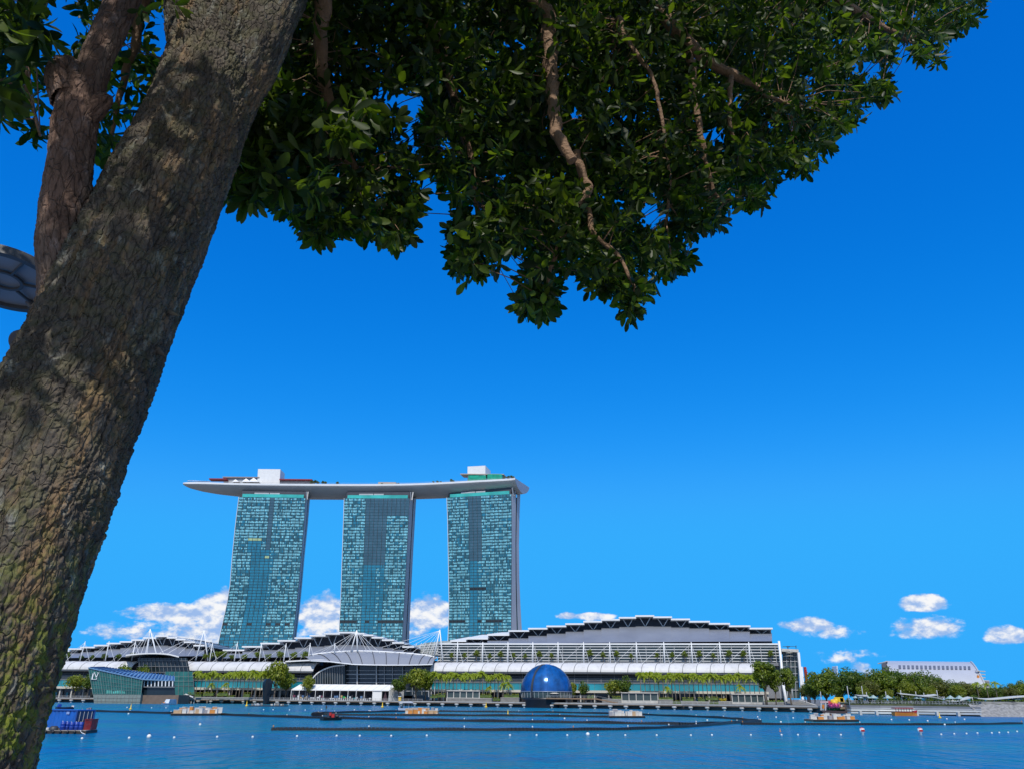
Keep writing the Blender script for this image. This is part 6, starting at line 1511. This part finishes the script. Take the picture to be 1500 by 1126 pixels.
boom([(458, 1047), (466, 1045), (490, 1043.8), (540, 1043), (580, 1042), (640, 1041.8), (760, 1043), (810, 1043.4), (900, 1045.4), (950, 1047.2), (1020, 1049.8), (1060, 1051.8), (1088, 1054.2), (1112, 1056.6)], 'farthest black float chain, nearest the boardwalk', .9, .5)
boom([(458, 1047), (492, 1047.2), (580, 1047.8), (640, 1048), (780, 1048.6), (820, 1049.2), (895, 1050.4)], 'black float chain ending at the middle equipment raft', .9, .5)
boom([(1088, 1060.8), (1180, 1061.2), (1260, 1061.4), (1400, 1061.2), (1497, 1059.8)], 'black float chain running to the right edge of the bay', .9, .4)
# equipment rafts
crate_cols = [pmat('crate_white', (.62, .60, .56), .6, 0, .1, 1), pmat('crate_tan', (.50, .34, .20), .7, 0, .1, 1), pmat('crate_orange', (.60, .24, .05), .6, 0, .1, 1), pmat('crate_grey', (.30, .30, .33), .6, 0, .1, 1)]
def raft(x0, x1, y, label, short, seed, n):
    r = random.Random(seed); a, b = wl(x0, y), wl(x1, y); t = thing('equipment_raft', (a + b) / 2, label, 'raft'); dY = Vector((0, 6.5, 0))
    m = MB(); m.hexa([a - ZZ * .2, b - ZZ * .2, b + dY - ZZ * .2, a + dY - ZZ * .2, a + ZZ * .5, b + ZZ * .5, b + dY + ZZ * .5, a + dY + ZZ * .5]); m.build('deck', pmat('raft_deck', (.20, .15, .11), .8, 0, .2, .8), t)
    m = MB(); m.bar(a + ZZ * .25 - Vector((0, .12, 0)), b + ZZ * .25 - Vector((0, .12, 0)), .2, .35); m.build('fender', black, t)
    L_ = (b - a).length
    for k in range(n):
        s = (k % (n // 2) + .5 + r.uniform(-.3, .3)) / (n // 2); back = .9 + (k // (n // 2)) * 2.6 + r.uniform(0, .8); p = a.lerp(b, .03 + .94 * s) + Vector((0, back, .5))
        w, h = r.uniform(.7, 1.35), r.uniform(.55, 1.15) + .35 * (k // (n // 2)); ct = thing('crate', p, 'small pale crate loaded on the %s' % short, 'crate', 'crates on the %s' % short); ci = r.choice((0, 0, 0, 1, 2, 3)); ax = r.uniform(-.4, .4); X = Vector((math.cos(ax), math.sin(ax), 0)); Yx = Vector((-X.y, X.x, 0))
        m = MB(); m.box(p + ZZ * h / 2, w, w * .8, h, 0, (X, Yx, ZZ)); m.build('box', crate_cols[ci], ct); m = MB(); m.box(p + ZZ * (h + .05), w * 1.06, w * .86, .1, 0, (X, Yx, ZZ)); m.build('lid', crate_cols[0], ct)
raft(250, 317, 1047.4, 'leftmost flat raft stacked with pale and orange boxes', 'leftmost raft', 1, 22)
raft(588, 641, 1047.6, 'flat raft with white boxes in the middle of the bay', 'middle raft', 2, 16)
raft(892, 945, 1050.8, 'flat raft with pale boxes in front of the dome side, right of centre', 'raft right of centre', 3, 16)
raft(1192, 1258, 1056.4, 'long low raft with a few white boxes at right', 'long right raft', 4, 18)
# boats
def hull_boat(name, pa, pb, beam, h, mat_, label, cat='boat', sheer=.35):
    """hull from stern pa to bow pb on the water"""
    t = thing(name, (pa + pb) / 2, label, cat); d = (pb - pa); L_ = d.length; d.normalize(); s = Vector((-d.y, d.x, 0)); m = MB(); rows = []
    for k in range(11):
        u = k / 10; w = beam / 2 * (1 - max(0, (u - .55) / .45) ** 2) * (.85 + .15 * min(1, u * 4)); zt = h * (1 + sheer * (abs(u - .4) / .6) ** 2); c = pa + d * (L_ * u)
        rows.append([c + s * w + ZZ * zt, c + s * w * .75 - ZZ * .2, c - s * w * .75 - ZZ * .2, c - s * w + ZZ * zt, c - s * w * .8 + ZZ * (zt - .1), c + s * w * .8 + ZZ * (zt - .1), c + s * w + ZZ * zt])
    m.grid(rows, 0, False); m.add(rows[0][:4], [(0, 1, 2, 3)]); m.build('hull', mat_, t); return t, d, s, L_
# bumboat
pa, pb = wl(1309, 1047.6), wl(1344, 1047.9)
bb, d, s, L_ = hull_boat('bumboat', pa, pb, 3.2, 1.0, orange_paint, 'yellow-hulled wooden bumboat with a dark red roof moored at the right quay')
at = lambda u, w, z: pa + d * (L_ * u) + s * w + ZZ * z
m = MB(); m.hexa([at(.06, -1.3, .8), at(.74, -1.3, .8), at(.74, 1.3, .8), at(.06, 1.3, .8), at(.06, -1.3, 1.35), at(.74, -1.3, 1.35), at(.74, 1.3, 1.35), at(.06, 1.3, 1.35)]); m.build('cabin', pmat('dark_red_wood', (.16, .02, .015), .5), bb)
for k in range(7): m = MB(); m.bar(at(.06 + .113 * k, -1.25, 1.3), at(.06 + .113 * k, -1.25, 2.3), .14); m.build('post', pmat('dark_red_wood', (.16, .02, .015), .5), bb)
m = MB(); m.hexa([at(.02, -1.6, 2.25), at(.80, -1.6, 2.25), at(.80, 1.6, 2.25), at(.02, 1.6, 2.25), at(.04, -1.2, 2.6), at(.78, -1.2, 2.6), at(.78, 1.2, 2.6), at(.04, 1.2, 2.6)]); m.build('roof', pmat('dark_red_wood', (.16, .02, .015), .5), bb)
m = MB(); m.hexa([at(.84, -.9, .9), at(1.0, -.2, 1.1), at(1.0, .2, 1.1), at(.84, .9, .9), at(.84, -.9, 1.5), at(1.02, -.2, 1.8), at(1.02, .2, 1.8), at(.84, .9, 1.5)]); m.build('bow_cap', red_paint, bb)
# dark work boat with mast
pa, pb = wl(471, 1054.6), wl(500.5, 1054.2)
wb, d, s, L_ = hull_boat('work_boat', pa, pb, 2.0, .55, black, 'low black work boat with a thin mast and red gear beside the float chain')
at = lambda u, w, z: pa + d * (L_ * u) + s * w + ZZ * z
m = MB(); m.bar(at(.18, 0, .3), at(.18, 0, 3.0), .09); m.box(at(.18, 0, 2.6), .3, .2, .5); m.build('mast', darkgrey, wb)
m = MB(); m.hexa([at(.30, -.6, .5), at(.62, -.6, .5), at(.62, .6, .5), at(.30, .6, .5), at(.33, -.5, 1.5), at(.58, -.5, 1.5), at(.58, .5, 1.5), at(.33, .5, 1.5)]); m.build('cabin', darkgrey, wb)
m = MB(); m.box(at(.45, -.7, .95), .8, .5, .7); m.box(at(.33, -.7, 1.25), .45, .4, .6); m.build('tarpaulin', red_paint, wb)
m = MB(); m.bar(at(.62, 0, .5), at(.80, 0, 1.3), .12); m.bar(at(.72, .3, .5), at(.86, .3, 1.1), .1); m.lathe(at(.75, 0, .8), [(.1, -.3), (.42, -.1), (.42, .1), (.1, .3)], 10); m.build('winch', darkgrey, wb)
ip = wl(456, 1047.4); ib, d, s, L_ = hull_boat('rubber_dinghy', wl(457.5, 1048), wl(473, 1048.2), 1.6, .7, black, 'black rubber dinghy left of the work boat'); m = MB(); m.tube([wl(458, 1047.6) + ZZ * .6, wl(465, 1047.2) + ZZ * .75, wl(473, 1047.6) + ZZ * .6], .25, 6); m.build('tube', black, ib)
# white launch with canopy
pa, pb = wl(585.5, 1039.4), wl(605, 1039.8)
wla, d, s, L_ = hull_boat('launch', pa, pb, 2.4, .7, white, 'small white launch with a pale canopy behind the middle raft'); at = lambda u, w, z: pa + d * (L_ * u) + s * w + ZZ * z
m = MB(); m.hexa([at(.0, -1.1, 2.5), at(.92, -1.1, 2.5), at(.92, 1.1, 2.5), at(.0, 1.1, 2.5), at(.08, -.9, 2.9), at(.7, -.9, 3.1), at(.7, .9, 3.1), at(.08, .9, 2.9)]); m.build('canopy', lightgrey, wla)
for u in (.08, .42, .78):
    for w in (-.9, .9): m = MB(); m.bar(at(u, w, .6), at(u, w, 2.5), .09); m.build('post', lightgrey, wla)
m = MB(); m.box(at(.14, 0, .9), .7, .6, .9); m.build('engine', black, wla)
# small covered boat by the landing stage
pa, pb = wl(255.5, 1031.2), wl(236, 1032.0)
cbo, d, s, L_ = hull_boat('covered_boat', pa, pb, 2.4, .7, white, 'white covered boat moored beside the landing stage of the green pavilion'); at = lambda u, w, z: pa + d * (L_ * u) + s * w + ZZ * z
m = MB(); m.hexa([at(.02, -1.1, .7), at(.66, -1.1, .7), at(.66, 1.1, .7), at(.02, 1.1, .7), at(.06, -.9, 2.5), at(.56, -.9, 2.5), at(.56, .9, 2.5), at(.06, .9, 2.5)]); m.build('cabin', pmat('boat_tilt', (.50, .56, .62), .6), cbo); m = MB(); m.box(at(.8, 0, .9), .9, .8, .5); m.build('bow_locker', orange_paint, cbo)
# motor boat at right of the container barge
pa, pb = wl(121, 1046), wl(136, 1045.2)
mbt, d, s, L_ = hull_boat('motor_boat', pa, pb, 1.5, .45, black, 'small black motor boat just behind the container barge'); at = lambda u, w, z: pa + d * (L_ * u) + s * w + ZZ * z
m = MB(); m.box(at(.42, 0, .9), .55, .5, 1.1); m.box(at(.62, 0, 1.3), .7, .4, .5); m.build('console', pmat('console_grey', (.22, .20, .24), .6), mbt); m = MB(); m.box(at(.04, 0, .7), .35, .35, 1.0); m.build('engine', darkgrey, mbt)
pa, pb = wl(82, 1039.2), wl(108, 1039)
bl2, d, s, L_ = hull_boat('blue_boat', pa, pb, 1.8, .8, pmat('navy_hull', (.02, .03, .07), .5), 'small dark boat with a blue upright cover behind the container'); at = lambda u, w, z: pa + d * (L_ * u) + s * w + ZZ * z
m = MB(); m.hexa([at(.02, -.5, .8), at(.22, -.5, .8), at(.22, .5, .8), at(.02, .5, .8), at(.1, -.4, 1.7), at(.22, -.4, 1.7), at(.22, .4, 1.7), at(.1, .4, 1.7)]); m.build('cover', blue_plastic, bl2); m = MB(); m.box(at(.93, 0, 1.0), .7, .6, .5); m.build('bow_locker', white, bl2)
# container barge
YB = 111.0; bq = lambda x, y, d=0: P(x, y, YB + d)
bg_ = thing('barge', wl(100, 1073), 'low black barge carrying a blue container beside the tree trunk', 'barge')
f0, f1 = bq(20, 1070), bq(125, 1070); f0 = Vector((f0.x, YB, 0)); f1 = Vector((bq(124, 1070).x, YB + .4, 0)); e1 = Vector((bq(143, 1068, 5.2).x, YB + 5.2, 0)); e0 = Vector((f0.x, YB + 6.5, 0))
m = MB(); m.hexa([f0 - ZZ * .2, f1 - ZZ * .2, e1 - ZZ * .2, e0 - ZZ * .2, f0 + ZZ * .34, f1 + ZZ * .34, e1 + ZZ * .34, e0 + ZZ * .34]); m.build('hull', pmat('barge_black', (.022, .02, .02), .6, 0, .25, 1, dirt=((.12, .07, .04), 2, .5)), bg_)
m = MB(); m.hexa([f0 + ZZ * .34 + Vector((.1, .1, 0)), f1 + ZZ * .34 + Vector((-.1, .1, 0)), e1 + ZZ * .34 + Vector((-.2, -.1, 0)), e0 + ZZ * .34 + Vector((.1, -.1, 0)), f0 + ZZ * .42 + Vector((.1, .1, 0)), f1 + ZZ * .42 + Vector((-.1, .1, 0)), e1 + ZZ * .42 + Vector((-.2, -.1, 0)), e0 + ZZ * .42 + Vector((.1, -.1, 0))]); m.build('deck', pmat('barge_deck', (.30, .28, .25), .8, 0, .2, 2), bg_)
for k in range(6): m = MB(); p = f0.lerp(f1, .45 + .1 * k) + Vector((0, -.1, .2)); m.lathe(p, [(.05, -.22), (.16, -.12), (.16, .12), (.05, .22)], 8); m.build('fender', black, bg_)
m = MB(); m.tube([f1 + ZZ * .4 + Vector((-.8, 0, 0)), f1 + Vector((-.4, -.3, .15)), f1 + Vector((.3, -.5, -.05))], .05, 5); m.build('rope', white, bg_)
ct = thing('shipping_container', Vector((bq(108, 1068, 1.2).x, YB + 2, .42)), 'bright blue corrugated shipping container on the black barge', 'container')
A_ = R(28); dx = Vector((-math.cos(A_), math.sin(A_) * .35, 0)).normalized(); dl = Vector((-.93, .30, 0)).normalized(); de = Vector((.42, .91, 0)).normalized()
cor = Vector((bq(108, 1068, 1.6).x, YB + 1.6, .42)); H_ = 2.42; LC, WC = 7.2, 2.7
m = MB(); m2 = MB(); ns = 44
for k in range(ns):                # corrugated long side
    u0_, u1_ = LC * k / ns, LC * (k + 1) / ns; off = [0, .07, .07, 0][k % 4]; off2 = [.07, .07, 0, 0][k % 4]; n_ = -de * 1
    a, b = cor + dl * u0_ + n_ * (off - .07), cor + dl * u1_ + n_ * (off2 - .07); m.quad(b + ZZ * .12, a + ZZ * .12, a + ZZ * (H_ - .12), b + ZZ * (H_ - .12))
    a, b = a + de * WC, b + de * WC; m2.quad(a + ZZ * .12, b + ZZ * .12, b + ZZ * (H_ - .12), a + ZZ * (H_ - .12))
m.build('side_wall', blue_paint, ct); m2.build('side_wall', blue_paint, ct)
m = MB(); m.quad(cor + ZZ * .1 - dl * 0, cor + de * WC + ZZ * .1, cor + de * WC + ZZ * (H_ - .1), cor + ZZ * (H_ - .1)); e_ = cor + dl * LC; m.quad(e_ + de * WC + ZZ * .1, e_ + ZZ * .1, e_ + ZZ * (H_ - .1), e_ + de * WC + ZZ * (H_ - .1)); m.build('end_door', pmat('container_door', (.02, .05, .13), .5, 0, .15, .8), ct)
m = MB(); t_ = ZZ * (H_ - .02); m.hexa([cor + t_, cor + de * WC + t_, e_ + de * WC + t_, e_ + t_, cor + t_ + ZZ * .06, cor + de * WC + t_ + ZZ * .06, e_ + de * WC + t_ + ZZ * .06, e_ + t_ + ZZ * .06]); m.build('roof', blue_paint, ct)
m = MB()
for p in (cor, cor + de * WC, e_, e_ + de * WC): m.bar(p, p + ZZ * H_, .16)
for z in (.06, H_ - .06): m.bar(cor + ZZ * z, e_ + ZZ * z, .13); m.bar(cor + ZZ * z, cor + de * WC + ZZ * z, .13)
m.build('corner_frame', pmat('container_frame', (.015, .06, .24), .5), ct)
for k in range(4): m = MB(); p = cor - dl * .07 + de * (.45 + .6 * k); m.bar(p + ZZ * .2, p + ZZ * (H_ - .2), .06); m.build('lock_rod', lightgrey, ct)
m = MB(); p = cor + dl * 1.2 - de * .1; m.quad(p + ZZ * 1.9 + dl * .5, p + ZZ * 1.9, p + ZZ * 2.2, p + ZZ * 2.2 + dl * .5); m.build('label_plate', pmat('label_plate', (.25, .35, .6), .6), ct)
dr = thing('drum', (0, 0, 0), 'drum', 'drum'); m = MB(); m.lathe((0, 0, 0), [(0, 0), (.27, 0), (.29, .05), (.28, .3), (.305, .33), (.28, .36), (.28, .6), (.305, .63), (.28, .66), (.29, .88), (.25, .92), (0, .92)], 16); m.build('barrel', blue_plastic, dr); m = MB(); m.lathe((.12, 0, .92), [(.05, 0), (.05, .04), (0, .04)], 8); m.build('bung', white, dr)
spread(dr, [(Vector((bq(x, 1068, .7 + dd).x, YB + .7 + dd, .42)), x, sc2) for x, dd, sc2 in ((91, .1, 1.15), (97.5, .5, 1.1), (104, .3, 1.05), (111, .6, 1.08), (117.5, .8, 1.05))], 'blue plastic drum in the row before the blue container', 'blue drums on the barge')
rb = thing('red_bin', Vector((bq(127, 1066, 1.6).x, YB + 2.2, .42)), 'red open-topped metal bin at the right end of the barge', 'bin'); c0 = Vector((bq(122, 1066, 1.4).x, YB + 1.5, .42)); c1 = Vector((bq(132.4, 1066, 2.4).x, YB + 2.4, .42)); q1 = Vector((.1, 1.5, 0))
m = MB(); up_ = ZZ * 1.3; fl2 = (c1 - c0) * .04
m.add([c0, c1, c1 + q1, c0 + q1, c0 + up_ - fl2, c1 + up_ + fl2, c1 + q1 + up_ + fl2, c0 + q1 + up_ - fl2], [(3, 2, 1, 0), (0, 1, 5, 4), (1, 2, 6, 5), (2, 3, 7, 6), (3, 0, 4, 7)]); m.build('body', pmat('worn_red', (.40, .03, .02), .55, 0, .2, 1.5, dirt=((.25, .16, .14), 3, .7)), rb)
m = MB()
for a, b in ((c0 - fl2, c1 + fl2), (c1 + fl2, c1 + q1 + fl2), (c0 - fl2, c0 + q1 - fl2)): m.bar(a + up_, b + up_, .08)
m.build('top_rim', red_paint, rb)
for k, (x, y, w, h, mt) in enumerate(((66, 1069, .7, .3, lightgrey), (76, 1069, 1.2, .5, darkgrey), (84, 1069.5, .6, .25, black))):
    t = thing('deck_gear', Vector((bq(x, y, .4).x, YB + .8, .42)), ['grey coil', 'dark tarpaulin heap', 'black hose heap'][k] + ' lying on the barge deck left of the drums', 'gear'); m = MB(); p = Vector((bq(x, y, .4).x, YB + .8, .42)); m.lathe(p, [(w / 2, 0), (w * .5, h * .5), (w * .3, h), (0, h)], 10); m.build('heap', mt, t)
# buoys
by = thing('buoy', (0, 0, 0), 'buoy', 'buoy'); m = MB(); m.lathe((0, 0, .08), [(.14 * math.sin(k / 8 * math.pi), -.14 * math.cos(k / 8 * math.pi)) for k in range(9)], 12); m.build('float', pmat('buoy_white', (.80, .78, .74), .5, 0, .05, 1), by); m = MB(); m.tube([(0, 0, .2), (0, 0, .32)], .03, 6); m.build('eye', darkgrey, by)
near = [(120, 1082), (189, 1081), (255, 1080.6), (318, 1079.6), (370, 1079.6), (435, 1078.6), (493, 1078), (527, 1078), (573, 1078), (625, 1077.6), (747, 1077), (786, 1077), (831, 1077), (876, 1077), (916, 1077), (962, 1077), (1012, 1077), (1043, 1076.6), (1100, 1076.6), (1145, 1076.4), (1169, 1076.4), (1200, 1076.4), (1232, 1076.4), (1379, 1075.8), (1398, 1075), (1416, 1074.6), (1432, 1073.8), (1453, 1073.6), (1464, 1073), (1477, 1072.8), (1490, 1071.4)]
spread(by, [(wl(x, y), 0, 1.0) for x, y in near], 'small white buoy in the nearest row across the bay', 'nearest row of white buoys')
far = [(293, 1061.6), (386, 1039.4), (400, 1039.4), (424, 1039.6), (447, 1039.8), (471, 1039), (519, 1039.6), (542, 1041), (186, 1036), (222, 1036.6), (243, 1036.6), (188, 1045.4), (827, 1052.4), (966, 1047), (1036, 1055), (1110, 1050), (1137, 1050.4), (1162, 1051.6), (1144, 1057.6), (1387, 1053), (1413, 1053.6), (1359, 1056), (1384, 1061.5), (1306, 1054), (1332, 1054.6)]
spread(dup(by, (0, 0, 0)), [(wl(x, y), 0, 1.5) for x, y in far], 'small white buoy scattered farther out between the float chains', 'scattered far buoys')
bb2 = dup(by, (0, 0, 0)); spread(bb2, [(wl(218, 1080), 0, 1.9, 'larger white buoy near the container barge'), (wl(861, 1076.4), 0, 1.9, 'larger white buoy in the near row below the dome')])
for x, y, lab in ((1264, 1076, 'red and white float buoy at right, left of the pair'), (1349, 1076, 'red and white float buoy at right, right of the pair')):
    t = thing('marker_buoy', wl(x, y), lab, 'buoy'); p = wl(x, y); m = MB(); m.lathe(p, [(0, -.2), (.2, -.1), (.2, .25), (.34, .4), (.40, .65), (.34, .92), (.15, 1.06), (0, 1.08)], 14); m.build('float', white, t)
    m = MB(); m.lathe(p, [(.405, .52), (.415, .65), (.385, .80)], 8, 0, True, R(225), R(315)); m.build('panel', red_paint, t)
    m = MB(); m.lathe(p, [(.33, .93), (.16, 1.07)], 12); m.build('cap', red_paint, t)
for x, y, lab in ((191, 1038.6, 'small yellow cone buoy right of the green pavilion base'), (361, 1033.8, 'small yellow cone buoy left of the black sculpture'), (560, 1035.6, 'small yellow cone buoy before the marquee'), (712, 1035.6, 'small yellow cone buoy left of the dome, near the quay'), (744, 1047, 'yellow cone buoy beside the float chain below the dome'), (1377, 1051.2, 'small yellow buoy off the right tiered quay'), (1143, 1071, 'small orange buoy right of centre')):
    t = thing('cone_buoy', wl(x, y), lab, 'buoy'); p = wl(x, y); k = max(.35, min(1.15, p.y / 330)) * (.6 if x == 1143 else 1); m = MB(); m.lathe(p, [(0, -.1), (.55 * k, 0), (.6 * k, .3 * k), (.2 * k, .55 * k), (.14 * k, 1.6 * k), (0, 1.7 * k)], 12); m.build('float', yellow_paint if x != 1143 else orange_paint, t)
    m = MB(); m.bar(p + ZZ * 1.7 * k, p + ZZ * 2.1 * k, .1 * k); m.bar(p + ZZ * 1.95 * k + Vector((-.25 * k, 0, 0)), p + ZZ * 1.95 * k + Vector((.25 * k, 0, 0)), .1 * k); m.build('topmark', yellow_paint, t)

# ------------------------------------------------------------------ street lamp behind the trunk
LY = 8.2
sl_ = thing('street_lamp', Vector((P(40, 480, LY).x, LY, 3.35)), 'grey street lamp with a round ribbed disc head half hidden by the trunk', 'street lamp')
lm = pmat('lamp_metal', (.20, .205, .21), .45, .3, .08, 3); lmd = pmat('lamp_metal_dark', (.10, .10, .105), .5, .3, .08, 3)
pt_ = P(47, 459, LY); px_, zt2 = pt_.x, pt_.z
m = MB(); m.tube([Vector((px_, LY, 3.35)), Vector((px_, LY, 3.9)), Vector((px_, LY, 3.95)), Vector((px_, LY, zt2 + .12))], [.10, .10, .055, .045], 14); m.build('pole', lm, sl_)
cd = P(8, 409, LY - .45); RDk = .60; tilt = Matrix.Rotation(R(-7), 3, 'X')
AXD = (Vector((1, 0, 0)), tilt @ Vector((0, 1, 0)), tilt @ Vector((0, 0, 1)))
m = MB(); m.lathe(cd, [(0, .02), (RDk * .96, .0), (RDk, -.02), (RDk * 1.0, .05), (RDk * .85, .10), (0, .15)], 48, 0, False, ax=AXD); m.build('disc_head', pmat('lamp_reflector', (.26, .29, .33), .5, .1, .06, 4), sl_)
m = MB(); m.lathe(cd, [(RDk * .90, -.005), (RDk * .90, -.05), (RDk * 1.02, -.05), (RDk * 1.02, .05), (RDk * .97, .07)], 48, 0, False, ax=AXD); m.build('outer_ring', lmd, sl_)
m = MB(); m.lathe(cd, [(RDk * .26, -.005), (RDk * .26, -.035), (RDk * .32, -.035), (RDk * .32, -.005)], 32, 0, False, ax=AXD); m.build('inner_ring', lmd, sl_)
for k in range(6):
    a = R(20 + 60 * k); e = AXD[0] * math.cos(a) + AXD[1] * math.sin(a); m = MB(); m.bar(cd + e * RDk * .32 - AXD[2] * .03, cd + e * RDk * .93 - AXD[2] * .03, .024, .03); m.build('spoke', lmd, sl_)
m = MB(); m.tube([Vector((px_, LY, zt2 + .05)), Vector((px_ - .05, LY - .03, zt2 + .13)), cd + AXD[1] * RDk * .8 + AXD[2] * .06], .04, 8); m.build('bracket', lmd, sl_)
c2 = P(34, 503, LY - .1); m = MB(); m.lathe(c2, [(0, -.02), (.155, -.02), (.165, .0), (.155, .04), (0, .06)], 28, 0, False, ax=(Vector((1, 0, 0)), Vector((0, .75, -.66)), Vector((0, .66, .75)))); m.build('small_disc', lmd, sl_)
m = MB(); m.tube([P(-30, 535, LY), P(14, 561, LY), P(26, 566, LY)], .055, 10); m.build('side_arm', lm, sl_)
